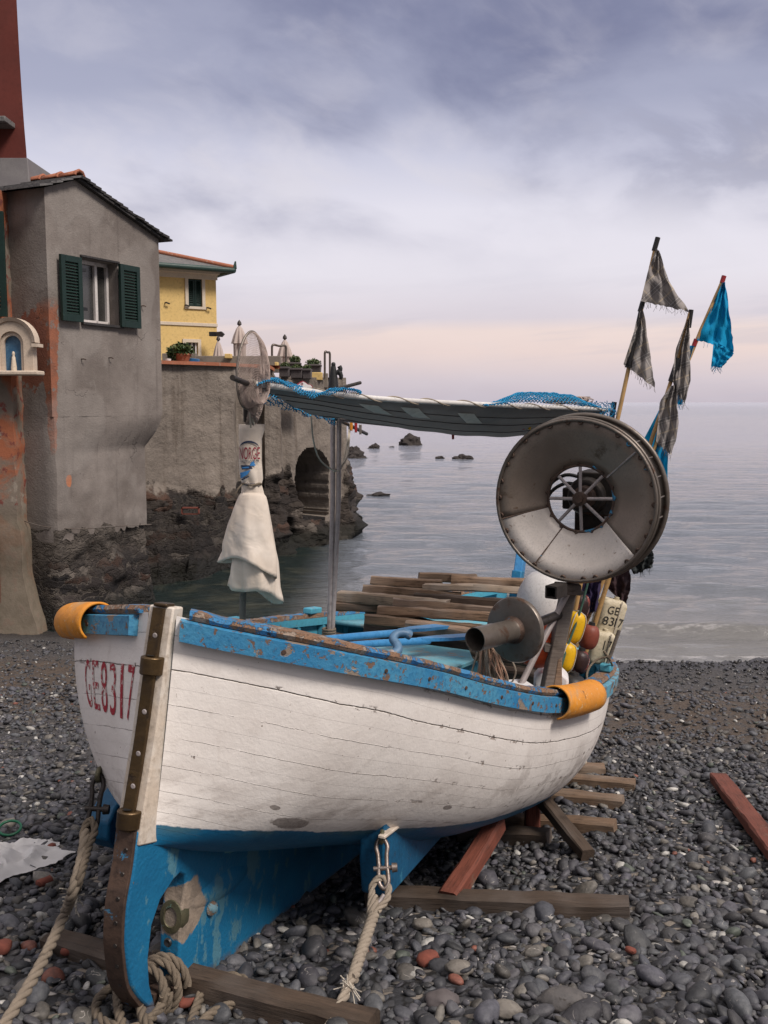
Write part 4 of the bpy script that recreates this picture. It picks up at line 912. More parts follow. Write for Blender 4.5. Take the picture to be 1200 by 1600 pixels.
def cloth(left, right, Y, mat, name, parent, amp=.02, nu=18, nv=16, seed=0, fray=0, frm=None, dY=0.0, uvrot=0.6):
    "cloth between two edges given as pixel polylines at distance Y"
    def rs(p, n):
        p = np.array(p, float); d = np.r_[0, np.cumsum(np.linalg.norm(np.diff(p, axis=0), axis=1))]; return np.stack([np.interp(np.linspace(0, d[-1], n), d, p[:, i]) for i in range(2)], 1)
    l, r = rs(left, nv), rs(right, nv); G_ = []; UV = []
    for j in range(nv):
        row = []
        for i in range(nu):
            a = i/(nu - 1); q = l[j]*(1 - a) + r[j]*a; bul = 1.5*amp*(1 - 2*abs(((a*2.6 + j*.045 + seed*.37) % 1) - .5))*math.sin(math.pi*min(1, a*1.3)*.5 + .2) + .9*amp*fbm(a*5, j*.28, seed)
            x, y = q; x += 2.6*fbm(a*2.2, j*.33, seed + 2)*a; y += 1.5*fbm(a*3, j*.2, seed + 6)*a
            if j == nv - 1: y += 2.2*fbm(i*.9, seed, 4) + (random.random() - .5)*2.0
            p = at(x, y, Y + bul + dY*a); row.append(p)
            u0, v0 = (x - 1000)/F*Y, (y - 500)/F*Y; c, s_ = math.cos(uvrot), math.sin(uvrot); UV.append((u0*c - v0*s_, u0*s_ + v0*c))
        G_.append(row)
    b = MB(); b.grid(np.array(G_)); b.uv['UVMap'] = UV
    if fray:
        n0 = b.n; ed = np.array(G_)[-1]
        for k in range(fray):
            i = RNG.uniform(0, nu - 1.01); p = ed[int(i)]*(1 - i % 1) + ed[int(i) + 1]*(i % 1); L = RNG.uniform(.01, .035)
            q = p + np.array([RNG.normal(0, .4)*L, RNG.normal(0, .3)*L, -L]); b.tube([p, (p + q)/2 + RNG.normal(0, .002, 3), q], .0009, 3)
        UV += [UV[-1]]*(b.n - n0); b.uv['UVMap'] = UV
    return b.build(name, mat, parent, fixn=False, smooth=180)
def net_sheet(fn, nu, nv, th=.004, parent=None, name='net', mat=None, tag_=None):
    "diamond mesh over fn(u, v)"
    b = MB(); V = []; idx = {}
    for j in range(nv + 1):
        for i in range(nu + 1):
            idx[i, j] = len(V); V.append(fn((i + (.5 if j % 2 else 0))/(nu + .5), j/nv))
    V = np.array(V); Fc = []
    for j in range(0, nv - 1):
        for i in range(0, nu + 1):
            o = j % 2; L = (i - 1 + o, j + 1); Rr = (i + o, j + 1)
            if L in idx and Rr in idx and (i, j + 2) in idx: Fc.append((idx[i, j], idx[Rr], idx[i, j + 2], idx[L]))
    b.add(V, Fc); o = b.build(name, mat, parent, smooth=0, fixn=False, **(tag_ or {}))
    m = o.modifiers.new('wire', 'WIREFRAME'); m.thickness = th; m.use_replace = True; m.use_even_offset = False; return o

# ------------------------------------------------------------------ net hauler
C0 = at(897, 783, 4.35); NA = nrm((-.45, -.89, -.02)); up0 = np.array([0, 0, 1.]); NS = nrm(np.cross(up0, NA)); NU = np.cross(NA, NS)
nh = thing('net_hauler', 'large stained steel net hauler wheel on a grey post at the near gunwale', 'net hauler', W(1.84, .93, .85))
def on(a, ang, r): return C0 + NA*a + r*(math.cos(ang)*NS + math.sin(ang)*NU)
def front_panel(a0, a1, mat):
    b = MB(); g = []
    for r_, a in [(.352, -.002), (.30, -.027), (.24, -.056), (.19, -.082), (.150, -.104)]: g.append([on(a, t, r_) for t in np.linspace(a0, a1, 40)])
    b.grid(np.array(g)); return b
# NS points right in the picture; seams at about 40, 196 and 238 degrees
seams = [R(40), R(196), R(239)]
fl = front_panel(R(-40), R(196), 0).build('front_cone', M['steel'], nh, smooth=60, solid=.004)
front_panel(R(196), R(239), 0).build('cone_panel', M['steel_lit'], nh, smooth=60, solid=.004)
front_panel(R(239), R(320), 0).build('cone_panel', M['steel_lit'], nh, smooth=60, solid=.004)
for k, s_ in enumerate(seams): b = MB(); b.tube([on(.003, s_, .345), on(-.05, s_, .25), on(-.098, s_, .155)], .0042 if k == 0 else .003, 6); b.build('seam_rod', M['galv' if k == 0 else 'iron'], fl)
for k in range(30):
    a = 2*math.pi*(k + RNG.uniform(-.22, .22))/30; b = MB(); b.tube(bez([on(-.003, a - .030, .349), on(.001, a - .016, .341), on(.002, a, .338), on(.001, a + .016, .341), on(-.003, a + .030, .349)], 9), .0038, 6); b.build('rim_clip', M['iron'], fl, smooth=60)
for k in range(15):
    a = 2*math.pi*(k + RNG.uniform(-.2, .2))/15; b = MB(); b.tube([on(-.100, a - .06, .152), on(-.095, a, .159), on(-.100, a + .06, .152)], .004, 6); b.build('rim_clip', M['iron'], fl, smooth=60)
def torus(b, a, r, rr, n=64, m=10): b.lathe(C0, NA, [(r + rr*math.cos(t), a + rr*math.sin(t)) for t in np.linspace(0, 2*math.pi, m + 1)[:-1]], n, closed=True); return b
torus(MB(), .0, .356, .008).build('front_rim', M['rim'], nh, smooth=60)
torus(MB(), -.104, .150, .007).build('hole_rim', M['iron'], nh, smooth=60)
torus(MB(), -.022, .364, .007).build('inner_rim', M['rim'], nh, smooth=60)
torus(MB(), -.150, .371, .012).build('rear_rim', M['rim'], nh, smooth=60)
b = MB(); b.lathe(C0, NA, [(.150, -.108), (.20, -.118), (.30, -.136), (.366, -.148)], 64); b.build('rear_cone', M['rim'], nh, smooth=60, solid=.004)
b = MB(); b.lathe(C0, NA, [(.355, -.006), (.364, -.022), (.350, -.05), (.340, -.09)], 64); b.build('rim_band', M['rim'], nh, smooth=60, solid=.003)
for k in range(5):
    a = R(20 + k*14 - 30); b = MB(); b.tube([on(-.03, a, .362), on(-.12, a, .364)], .0035, 6); b.build('rim_stay', M['rim'], nh)
for k in range(8):
    a = R(2 + 45*k); b = MB(); b.tube([on(-.10, a, .022), on(-.108, a, .150)], .0075, 8); b.build('spoke', M['galv'], nh, smooth=60)
b = MB(); b.lathe(C0, NA, [(.0001, -.068), (.017, -.068), (.02, -.078), (.032, -.08), (.034, -.125), (.05, -.13), (.055, -.17), (.0001, -.17)], 12); b.build('hub', M['iron'], nh, smooth=40)
mc = C0 - NA*.30; b = MB(); b.box(mc + NS*.035 + NU*.01, NS*.085, NU*.10, NA*.09); b.lathe(mc, NA, [(.0001, .13), (.075, .13), (.09, .10), (.09, -.02)], 24); b.box(mc - NU*.20 , NS*.07, NU*.14, NA*.05); b.box(mc - NS*.10 - NU*.02, NS*.03, NU*.05, NA*.05)
mot = b.build('motor', M['darkmetal'], nh, bevel=.008, smooth=40)
for dz in (.02, -.02):
    b = MB(); b.tube(bez([mc - NS*.03 + NU*(dz + .05), mc - NS*.13 + NU*(dz + .065), mc - NS*.20 + NU*(dz + .02), mc - NS*.22 + NU*(dz - .10), mc - NS*.16 + NU*(dz - .25)], 24), .0085, 8); b.build('hose', M['black'], mot, smooth=60)
# post, wedge and brackets
pb, ptp = at(852, 1098, 4.40), at(889, 918, 4.52)
ax = nrm(ptp - pb); sx = nrm(np.cross(ax, [0, 1, 0.])); sy = np.cross(ax, sx)
b = MB(); b.box((pb + ptp)/2, ax*np.linalg.norm(ptp - pb)/2, sx*.031, sy*.043); b.build('post', M['post'], nh, bevel=.006)
b = MB(); b.prism([at(861, 1094, 4.36), at(879, 1094, 4.36), at(878, 1028, 4.40), at(872, 1031, 4.40)], (0, .07, 0)); b.build('wedge', M['beamlt'], nh, bevel=.004)
b = MB(); c = at(882, 925, 4.40); b.box(c + np.array([.02, .03, .01]), nrm((1, .25, -.12))*.062, np.array([0, .03, 0]), np.array([0, 0, .024])); brk = b.build('bracket', M['post'], nh, bevel=.005)
sq = at(869, 923, 4.30); b = MB(); n3 = nrm((-.6, -.8, 0)); s3 = nrm(np.cross([0, 0, 1.], n3))
for (o1, hx, hz) in [((-.024), .004, .026), (.024, .004, .026)]: b.box(sq + s3*o1, s3*hx, n3*.05, np.array([0, 0, hz]))
for o1 in (-.024, .024): b.box(sq + np.array([0, 0, o1]), s3*.026, n3*.05, np.array([0, 0, .004]))
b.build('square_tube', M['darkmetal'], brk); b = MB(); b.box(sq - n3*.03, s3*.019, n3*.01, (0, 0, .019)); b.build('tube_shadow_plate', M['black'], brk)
b = MB(); b.tube([at(886, 928, 4.47), at(846, 1005, 4.38), at(800, 1098, 4.28)], .0145, 12); b.build('stay_pipe', M['galv'], nh, smooth=60)
b = MB(); b.tube([at(845, 972, 4.40), at(878, 956, 4.48)], .009, 10); b.build('stay_rod', M['darkmetal'], nh, smooth=60)
b = MB(); b.box(at(862, 1012, 4.46), (.04, .01, -.008), (0, .03, 0), (0, 0, .019)); b.build('cross_block', M['post'], nh, bevel=.004)
# small drum with its tube
D0 = at(804, 984, 4.15); DN = nrm((-.66, -.75, .03))
b = MB(); b.lathe(D0, DN, [(.0001, .012), (.126, .012), (.136, .009), (.141, .0), (.139, -.014), (.130, -.02), (.0001, -.02)], 56); sd_ = b.build('side_drum', M['steel2'] if 'steel2' in M else M['rim'], nh, smooth=40)
b = MB(); b.lathe(D0, DN, [(.058, .012), (.050, .022), (.0475, .05), (.0475, .155), (.0495, .158), (.0495, .285), (.0465, .285), (.0465, .10), (.0001, .10)], 40); b.build('drum_tube', M['rim'], sd_, smooth=40)
b = MB(); b.lathe(D0, DN, [(.060, .0125), (.052, .024), (.049, .03)], 40); b.build('weld_ring', M['iron'], sd_, smooth=60)
b = MB(); b.tube([D0 - DN*.02, D0 - DN*.12, at(880, 958, 4.5)], .022, 10); b.build('drum_axle', M['darkmetal'], sd_, smooth=60)

# ------------------------------------------------------------------ awning
PA, PB, PC, PD = at(403, 602, 3.55), at(957, 640, 5.05), at(527, 652, 5.0), at(915, 664, 6.2)
aw = thing('awning', 'grey sheet awning slung low over the boat on thin pipes', 'awning', W(1.2, 0, .9))
RAIL = bez([at(398, 600, 3.53), at(560, 620, 3.9), at(760, 632, 4.45), PB], 200)
def rail(u): 
    i = min(max(u, 0), 1)*198.99; k = int(i); return RAIL[k] + (RAIL[k + 1] - RAIL[k])*(i - k)
b = MB(); b.tube(RAIL[::6], .0105, 10); rl = b.build('rail_pipe', M['whitepipe'], aw, smooth=60)
def aw_pt(u, v):
    e0 = rail(u); e1 = PC*(1 - u) + PD*u; p = e0*(1 - v) + e1*v
    sag = .10*max(0, math.sin(math.pi*min(1, v*1.0)))**.7*(.18 + .82*math.sin(math.pi*min(max(u, 0), 1)**1.35)) + .018*(1 - u)*math.sin(math.pi*v)
    return p - np.array([0, 0, sag + .012*v*0 + .004*math.sin(u*40 + v*3)*v + .003*math.sin(v*26)])
U = np.linspace(0.01, .985, 70); V = np.linspace(0, 1, 26)
b = MB(); b.grid(np.array([[aw_pt(u, v) for v in V] for u in U])); sh = b.build('awning_sheet', M['awn'], aw, fixn=False, smooth=180)
for u0, v0 in [(.25, .05), (.36, .04), (.52, .06)]:
    b = MB(); b.grid(np.array([[aw_pt(u0 + (i/6 - .5)*.05 + v*.04, v0 + v*.26) - np.array([0, .006, .003]) for v in np.linspace(0, .5, 6)] for i in range(7)])); b.build('tape_patch', M['patch'], sh, fixn=False, smooth=180)
for vv in (.10, .21, .33, .6):
    b = MB(); b.tube([aw_pt(u, vv) - np.array([0, .003, .002]) for u in np.linspace(.02, .97, 60)], .0016, 5); b.build('sheet_seam', M['black'], sh)
b = MB(); 
for k in range(9):
    u0 = .08 + .1*k + RNG.uniform(-.02, .02); P = [rail(u) + np.array([0, math.cos(t)*.0125, math.sin(t)*.0125]) for u, t in zip(np.linspace(u0, u0 + .11, 24), np.linspace(-.6, 2*math.pi*.75, 24))]
    b.tube(P, .0035, 6)
b.build('lacing', M['rope'], rl, smooth=60)
b = MB(); b.tube(bez([at(363, 590, 3.35), at(403, 606, 3.6), at(527, 655, 5.0), at(573, 678, 5.6)], 24), .0095, 10); b.build('cross_bar', M['darkmetal'], aw, smooth=60)
b = MB(); b.tube([at(527, 656, 5.0), at(720, 676, 5.5), at(905, 668, 6.2)], .007, 8); b.build('rear_pipe', M['galv'], aw, smooth=60)
for dx, top in [(0, 652), (10, 655)]:
    b = MB(); b.tube([at(513 + dx*.35, 1045, 4.8), at(520 + dx*.9, 780, 4.88), at(520 + dx, top, 4.98)], .0125, 10); b.build('pole', M['galv'], aw, smooth=60)
b = MB(); b.tube([at(950, 700, 5.06), at(958, 640, 5.06), at(960, 628, 5.06)], .013, 10); b.build('pole', M['darkmetal'], aw, smooth=60)
b = MB()
for k in range(5): b.lathe(at(514, 983 + k*4, 4.8), (0, 0, 1), [(.030 + .006*math.cos(t), .006*math.sin(t)) for t in np.linspace(0, 6.283, 9)[:-1]], 16, closed=True)
b.build('lashing', M['rope_d'], aw, smooth=60)
b = MB(); pn = at(378, 985, 3.80); b.tube(bez([at(379, 1020, 3.80), at(379, 960, 3.78), at(386, 800, 3.73), at(391, 700, 3.72), at(388, 650, 3.70), at(386, 598, 3.6)], 40), .0125, 10); b.build('pole', M['post'], aw, smooth=60)
b = MB(); b.tube([at(388, 658, 3.705), at(388, 638, 3.69), at(387, 615, 3.64)], [.018, .019, .016], 12); b.build('pole_sleeve', M['darkmetal'], aw, smooth=60)
for i, (x0, x1, y1) in enumerate([(396, 392, 668), (399, 403, 640), (388, 397, 664), (402, 399, 652)]):
    b = MB(); b.tube(bez([at(x0, 600, 3.52), at((x0 + x1)/2 - 3, 630, 3.54), at(x1, y1, 3.6)], 14), .0038, 6); b.build('cord', M['cord'], aw, smooth=60)
b = MB(); laid_rope(b, bez([at(393 + 8*math.cos(t), 600 + 5*math.sin(t), 3.52 - .02*math.cos(t)) for t in np.linspace(0, 12, 16)], 60), .007); b.build('lashing', M['cord'], aw, smooth=60)
b = MB(); b.tube(bez([at(486, 646, 4.5), at(490, 690, 4.6), at(510, 728, 4.8), at(522, 735, 4.85), at(540, 705, 5.1), at(547, 660, 5.2)], 40), .004, 6); b.build('hanging_line', M['cord'], aw, smooth=60)
b = MB(); b.tube(bez([at(521, 738, 4.9), at(538, 722, 5.0), at(545, 690, 5.15), at(546, 664, 5.2)], 30), .006, 6); b.build('hanging_line', M['cord'], aw, smooth=60)
b = MB(); b.tube(bez([at(395, 664, 4.4), at(380, 800, 4.5), at(424, 968, 4.9)], 8)[-2:], .009, 8)

for i, (px, py, Y, m, l) in enumerate([(549, 664, 5.2, 'plastic_o', 'yellowish clothes peg nearest the awning pole on the cross bar'), (556, 667, 5.28, 'redtape', 'red clothes peg on the outer end of the awning cross bar'), (563, 670, 5.36, 'post', 'grey wooden clothes peg at the tip of the awning cross bar'), (708, 678, 5.5, 'redtape', 'red clothes peg hanging alone below the middle of the awning'), (818, 662, 5.0, 'redtape', 'red clothes peg on the awning sheet left of the big wheel'), (828, 662, 5.0, 'buoy_y', 'yellow clothes peg on the awning sheet left of the big wheel')]):
    b = MB(); c = at(px, py, Y - .03); b.prism([c + np.array([-.008, 0, .022]), c + np.array([.008, 0, .022]), c + np.array([.006, 0, -.03]), c + np.array([-.006, 0, -.03])], (0, .014, 0)); b.build('clothes_peg', M[m], label=l, cat='clothes peg', group='pegs on the awning', bevel=.002)

# blue netting
def net_top(u, v):
    x = 400 + (565 - 400)*u; base = at(x, 604 + 19*u - 2, 3.5 + .35*u); return base + np.array([0, .16*v - .03, .022*math.sin(u*9) * (1 - v) + .012*fbm(u*9, v*3, 1) + .016*math.sin(v*3.1)])
net_sheet(net_top, 46, 9, .0045, None, 'fishing_net', M['net_b'], dict(label='narrow strip of blue netting along the near end of the awning rail', cat='fishing net', group='blue nets on the awning'))
def net_fr(u, v):
    p = PA*(1 - u) + PC*u; p = p + np.array([.02*fbm(u*5, v*3, 7), -.02, -(.062 - .03*u)*v + .02*fbm(u*7, v, 3)]); return p
net_sheet(net_fr, 30, 8, .0045, None, 'fishing_net', M['net_b'], dict(label='blue net fringe hanging from the stern edge of the awning', cat='fishing net', group='blue nets on the awning'))
def net_heap(u, v):
    x = 755 + (945 - 755)*u; top = hermite(u, [0, .15, .3, .45, .75, .87, 1], [.0, .02, .058, .068, .060, .03, .0]); p = at(x, 633 + 5*u, 4.40 + .62*u)
    return p + np.array([0, .34*v - .05, float(top)*math.sin(math.pi*min(.98, v*.9 + .05))**.7 + .006*fbm(u*14, v*9, 2)])
net_sheet(net_heap, 34, 20, .0046, None, 'fishing_net', M['net_b'], dict(label='heap of blue netting bulging on top of the awning near the big wheel', cat='fishing net', group='blue nets on the awning'))
b = MB(); c = at(890, 628, 5.0)
for k in range(26):
    a = RNG.uniform(0, 6.28); r_ = RNG.uniform(.02, .085); b.tube(bez([c + np.array([r_*1.4*math.cos(a + t) + .02*math.sin(3*t + k), .08 + .05*math.sin(t + k), -.01 + .035*abs(math.sin(a + t*.7))]) for t in np.linspace(0, 4, 9)], 24), .0035, 5)
b.build('rope_coil', M['net_w'], label='pale coil of line under the blue net heap on the awning', cat='rope', smooth=60)
def net_end(u, v):
    return at(925 + 34*u, 628 + 30*v, 4.98 + .05*u) + np.array([.012*fbm(u*6, v*6, 1), .05*math.sin(v*4 + u*3), .015*fbm(u*6, v*6, 5)])
net_sheet(net_end, 10, 12, .0045, None, 'fishing_net', M['net_b'], dict(label='blue net tangle hanging at the far right end of the awning', cat='fishing net', group='blue nets on the awning'))
b = MB(); b.tube([at(521, 612, 4.5), at(521, 590, 4.5), at(521, 572, 4.5)], [.026, .019, .010], 12); b.tube(bez([at(521, 585, 4.5), at(527, 582, 4.5), at(532, 577, 4.5), at(530, 572, 4.5)], 10), .010, 8); b.tube(bez([at(529, 580, 4.5), at(533, 588, 4.5), at(532, 593, 4.5)], 8), [.012, .012, .012, .01, .01, .009, .008, .006], 8); b.lathe(at(521, 570, 4.5), (0, 0, 1), barrel(.010, .012), 10)
bh = b.build('boat_hook', M['black'], label='black boat hook with forked head lying on top of the awning', cat='boat hook', smooth=60)
b = MB(); b.tube([at(518, 610, 4.4), at(563, 598, 4.6)], .008, 8); b.build('stick', M['darkmetal'], label='dark stick poking out over the awning beside the boat hook', cat='stick', smooth=60)

# ------------------------------------------------------------------ landing net and tarpaulin sack
ln = thing('landing_net', 'pinkish landing net with a wire hoop standing at the stern corner of the awning', 'landing net', at(388, 640, 3.55))
hc, hn = at(390, 578, 3.55), nrm((.78, -.62, .1)); hs = nrm(np.cross([0, 0, 1.], hn)); hu = np.cross(hn, hs); rot = R(-14)
def hoop(t, k=1.0):
    a, c_ = .058*k*math.cos(t), .140*k*math.sin(t); return hc + hs*(a*math.cos(rot) - c_*math.sin(rot)) + hu*(a*math.sin(rot) + c_*math.cos(rot))
b = MB(); b.tube([hoop(t) for t in np.linspace(0, 6.283, 49)[:-1]], .0048, 8, closed=True); b.build('hoop', M['rim'], ln, smooth=60)
def bag(u, v):
    p = hoop(2*math.pi*u, 1 - .72*v**1.4); sagx = .055*math.sin(math.pi*min(1, v*.62)); return p + hn*sagx + np.array([.012*v, .01*v, -.085*v**1.6]) + .006*np.array([fbm(u*9, v*5, 1), fbm(u*9, v*5, 2), 0])*v
o = net_sheet(lambda u, v: bag(u*1.02, v), 54, 40, .0021, ln, 'net_bag', M['net_w'])
def bag2(u, v):
    t = math.pi*(1.0 + u); p0 = hoop(t); q = at(384 + 16*u, 664, 3.62); return p0*(1 - v) + q*v + np.array([.02*math.sin(math.pi*v), .012*fbm(u*8, v*6, 4), 0])
net_sheet(bag2, 26, 34, .0021, ln, 'net_skirt', M['net_w'])

sk = thing('tarpaulin_sack', 'white printed tarpaulin sack tied round a pole with its skirt flapping', 'sack', at(395, 905, 3.72))
SC_ = lambda y: at(0, y, 3.72)[2]
def sack_c(z): 
    y = 600; 
    return z
def tube_cloth(rows, n=44):
    "rows: (py, centre px, radius m, fold amplitude, fold count, phase)"
    g = []
    for (py, px, rad, fa, fn_, ph) in rows:
        c = at(px, py, 3.72); ring = []
        for j in range(n + 1):
            a = 2*math.pi*j/n; r_ = rad*(1 + fa*math.sin(fn_*a + ph) + fa*.5*math.sin((fn_ + 2)*a - 1.7*ph))
            ring.append(c + np.array([r_*math.cos(a), r_*.8*math.sin(a), 0]))
        g.append(ring)
    return np.array(g)
rows = [(663, 393, .047, .02, 3, 0), (672, 393, .0465, .02, 3, 0), (685, 391, .042, .03, 3, .3), (700, 391, .0415, .04, 3, .6), (720, 391, .041, .05, 4, 1), (735, 392, .041, .08, 4, 1.3), (748, 393, .0395, .10, 5, 1.5), (757, 393, .034, .10, 6, 1.6), (763, 394, .036, .10, 6, 1.7), (775, 394, .042, .10, 5, 1.9), (790, 395, .05, .09, 4, 2.1)]
b = MB(); b.grid(tube_cloth(rows)); b.build('upper_sack', M['sack'], sk, smooth=180, solid=.002)
b = MB(); laid_rope(b, [at(393 + 15*math.cos(t), 757 + 1.5*math.sin(3*t), 3.72 + .036*math.sin(t)) for t in np.linspace(0, 12.6, 70)], .0042); b.tube(bez([at(378, 757, 3.68), at(372, 764, 3.67), at(368, 772, 3.67)], 10), .003, 6); b.build('tie_cord', M['rope_d'], sk, smooth=60)
def skirt(top, bot_l, bot_r, tl, tr, bl_, br_, fa, ph, name, fn_=3, n=54, m=22):
    g = []
    for i in range(m):
        k = i/(m - 1); row = []
        for j in range(n + 1):
            a = 2*math.pi*j/n; cx = .5*(1 + math.cos(a)); yb = bot_l*(1 - cx) + bot_r*cx + 7*math.sin(2*a + ph)
            py = top + (yb - top)*k; x0 = tl + (bl_ - tl)*k**.7; x1 = tr + (br_ - tr)*k**.48; px = x0 + (x1 - x0)*cx
            rad = (x1 - x0)/2/F*3.72; f = 1 + fa*k*math.sin(fn_*a + ph + .8*k) + fa*.4*k*math.sin((2*fn_ + 1)*a + 2*ph)
            f += .22*k**.7*(abs(fbm(math.cos(a)*1.4 + ph, math.sin(a)*1.4, k*1.2, 3)) - .25); row.append(at((x0 + x1)/2 + (px - (x0 + x1)/2)*f + 3*k*fbm(a, ph, 2), py, 3.72 + rad*.85*math.sin(a)*f))
        g.append(row)
    b = MB(); b.grid(np.array(g)); return b.build(name, M['sack'], sk, smooth=180, solid=.002)
skirt(775, 915, 938, 378, 410, 361, 436, .15, .4, 'inner_skirt', 4)
skirt(770, 872, 898, 377, 411, 346, 431, .14, 2.2, 'outer_skirt', 2)
# print on the sack
def sack_surf(px, py):
    c = at(391.5, py, 3.72); a = math.acos(max(-1, min(1, (px - 391.5)/18.5))); r_ = .0455
    return c + np.array([r_*math.cos(a), -r_*.82*math.sin(a) - .0012, 0])
def print_text(txt, x0, x1, y0, y1, mat, slant=0, name='lettering'):
    V, Fc = text_map(txt, lambda u, v: sack_surf(x0 + (x1 - x0)*u + slant*v, y1 + (y0 - y1)*v), 20, 5); b = MB(); b.add(V, Fc); b.build(name, M[mat], sk, fixn=False, smooth=0)
print_text('NORGE', 376, 407, 698, 717, 'redprint', 0)
print_text('DALLA NORVEGIA', 378, 406, 718, 722, 'navyprint')
print_text('salmon', 384, 400, 752, 757, 'navyprint')
def print_poly(pts, mat, name):
    b = MB(); n = len(pts)//2; g = []
    l = pts[:n]; r = pts[n:][::-1]
    for p, q in zip(l, r): g.append([sack_surf(p[0] + (q[0] - p[0])*k, p[1] + (q[1] - p[1])*k) for k in np.linspace(0, 1, 10)])
    b.grid(np.array(g)); b.build(name, M[mat], sk, fixn=False, smooth=0)
arc = [(391 + 15*math.cos(t), 700 - 12*math.sin(t)) for t in np.linspace(R(165), R(15), 16)]; arc2 = [(391 + 15*math.cos(t), 701 - 10*math.sin(t)) for t in np.linspace(R(165), R(15), 16)]
print_poly(arc + arc2[::-1], 'navyprint', 'emblem_arc')
print_poly([(378, 726), (380, 733), (397, 731), (393, 726)], 'navyprint', 'emblem_boat'); print_poly([(380, 729), (381, 731), (391, 730), (391, 728)], 'blueprint', 'emblem_boat_band')
print_poly([(394, 722), (392, 727), (401, 727), (398, 719)], 'blueprint', 'emblem_mountain'); print_poly([(377, 738), (378, 747), (388, 741), (394, 733)], 'blueprint', 'emblem_wave'); print_poly([(379, 748), (380, 750), (391, 744), (391, 742)], 'navyprint', 'emblem_wave')

M['tillp'] = weather('tiller_paint', (.07, .15, .26), (.11, .20, .31), 7, chips=[((.25, .22, .2), .62, .68, 22)], rough=.5, bump=.3)
# ------------------------------------------------------------------ spars in the boat
def spar(label, P, r, mat, name='oar', blade=None, group='blue oars in the boat', cat='oar'):
    b = MB(); b.tube(bez(P, 30), r, 12)
    if blade is not None:
        A_, B_, w_ = blade; ax = nrm(B_ - A_); s_ = nrm(np.cross(ax, [0, 0, 1.])); u_ = np.cross(s_, ax)
        b.prism([A_ - s_*.016, A_ + s_*.016, A_*.6 + B_*.4 + s_*w_, B_ + s_*w_, B_ - s_*w_, A_*.6 + B_*.4 - s_*w_], u_*.016)
    return b.build(name, M[mat], label=label, cat=cat, group=group, smooth=50)
spar('blue oar lying behind with its blade toward the plank pile', [at(470, 1003, 4.15), at(560, 994, 4.5), at(640, 987, 4.9)], .017, 'oar', blade=(at(625, 988, 4.85), at(690, 981, 5.25), .045))
spar('blue oar lying in front with its blade near the small drum', [at(480, 1015, 4.0), at(580, 1006, 4.35), at(670, 1001, 4.65)], .017, 'oar', blade=(at(655, 1002, 4.6), at(745, 996, 5.0), .045))
tl = thing('tiller', 'curved blue grey tiller handle with metal collar lying across the oars', 'tiller', at(612, 1022, 4.25))
b = MB(); b.tube(bez([at(641, 993, 4.20), at(631, 989, 4.19), at(619, 991, 4.18), at(614, 998, 4.16), at(620, 1007, 4.14), at(622, 1015, 4.12), at(611, 1024, 4.09), at(594, 1033, 4.05)], 40), [.020]*4 + list(np.linspace(.017, .021, 28)) + [.018]*8, 12); b.build('handle', M['tillp'], tl, smooth=60)
b = MB(); b.tube([at(614, 1022, 4.10), at(606, 1027, 4.08)], .0225, 14); b.build('collar', M['galv'], tl, smooth=50)

# ------------------------------------------------------------------ planks across the bow
PL = [ # left px, right px, thickness px, Yl, Yr, mat, label
 (523, 931, 700, 946, 18, 6.05, 5.95, 'woodhi', 'pale plank reaching furthest left in the pile, second from its bottom left'),
 (523, 944, 690, 957, 13, 6.02, 5.95, 'wood', 'thin plank at the lower left corner of the pile'),
 (562, 920, 720, 935, 16, 6.15, 6.05, 'wood', 'brown plank lying on the pale left plank of the pile'),
 (588, 905, 690, 918, 14, 6.28, 6.15, 'wood', 'tilted plank sticking up at the upper left of the pile'),
 (656, 903, 745, 908, 14, 6.38, 6.3, 'beamlt', 'short brown plank end on top of the pile behind'),
 (702, 906, 835, 913, 17, 6.36, 6.2, 'wood', 'mottled plank on top of the pile at right'),
 (666, 916, 835, 928, 11, 6.12, 6.0, 'woodhi', 'thin pale split plank near the top of the pile'),
 (650, 935, 835, 948, 20, 5.98, 5.9, 'wooddk', 'thick dark plank in the middle of the pile'),
 (614, 942, 800, 957, 15, 5.84, 5.74, 'wood', 'brown plank below the dark one in the pile'),
 (592, 954, 800, 966, 14, 5.72, 5.62, 'wood', 'plank above the lowest front plank of the pile'),
 (569, 966, 800, 984, 15, 5.6, 5.5, 'beamlt', 'yellowish plank at the lower front of the pile'),
 (645, 976, 765, 999, 19, 5.42, 5.2, 'wood', 'loose plank slanting below the pile toward the small drum')]
for i, (x0, y0, x1, y1, th, Yl, Yr, m, l) in enumerate(PL):
    k = Yl/F; rj = np.random.default_rng(i + 40); y0 += rj.uniform(-2.5, 2.5); y1 += rj.uniform(-5, 4); x0 += rj.uniform(-8, 8); Yr += rj.uniform(-.14, .10); plank('plank', l, 'plank', 'planks piled across the bow', at(x0, y0, Yl), at(x1, y1, Yr), .105, th*k*1.02, M[m], up=(0, .14, 1), seed=i*13 + 3, rough=.007)
for i, s0 in enumerate((2.75, 3.25)):
    c0, c1 = W(s0, -.80, .80), W(s0 + .0, .80, .80)
    plank('plank', ['bearer plank under the pile nearer the stern', 'bearer plank under the pile nearer the bow'][i], 'plank', 'planks piled across the bow', c0, c1, .12, .07, M['wooddk'], seed=90 + i)
plank('plank', 'bearer plank standing on edge inside the pile', 'plank', 'planks piled across the bow', W(3.0, -.45, .97), W(3.0, .75, .90), .06, .16, M['wooddk'], seed=97)

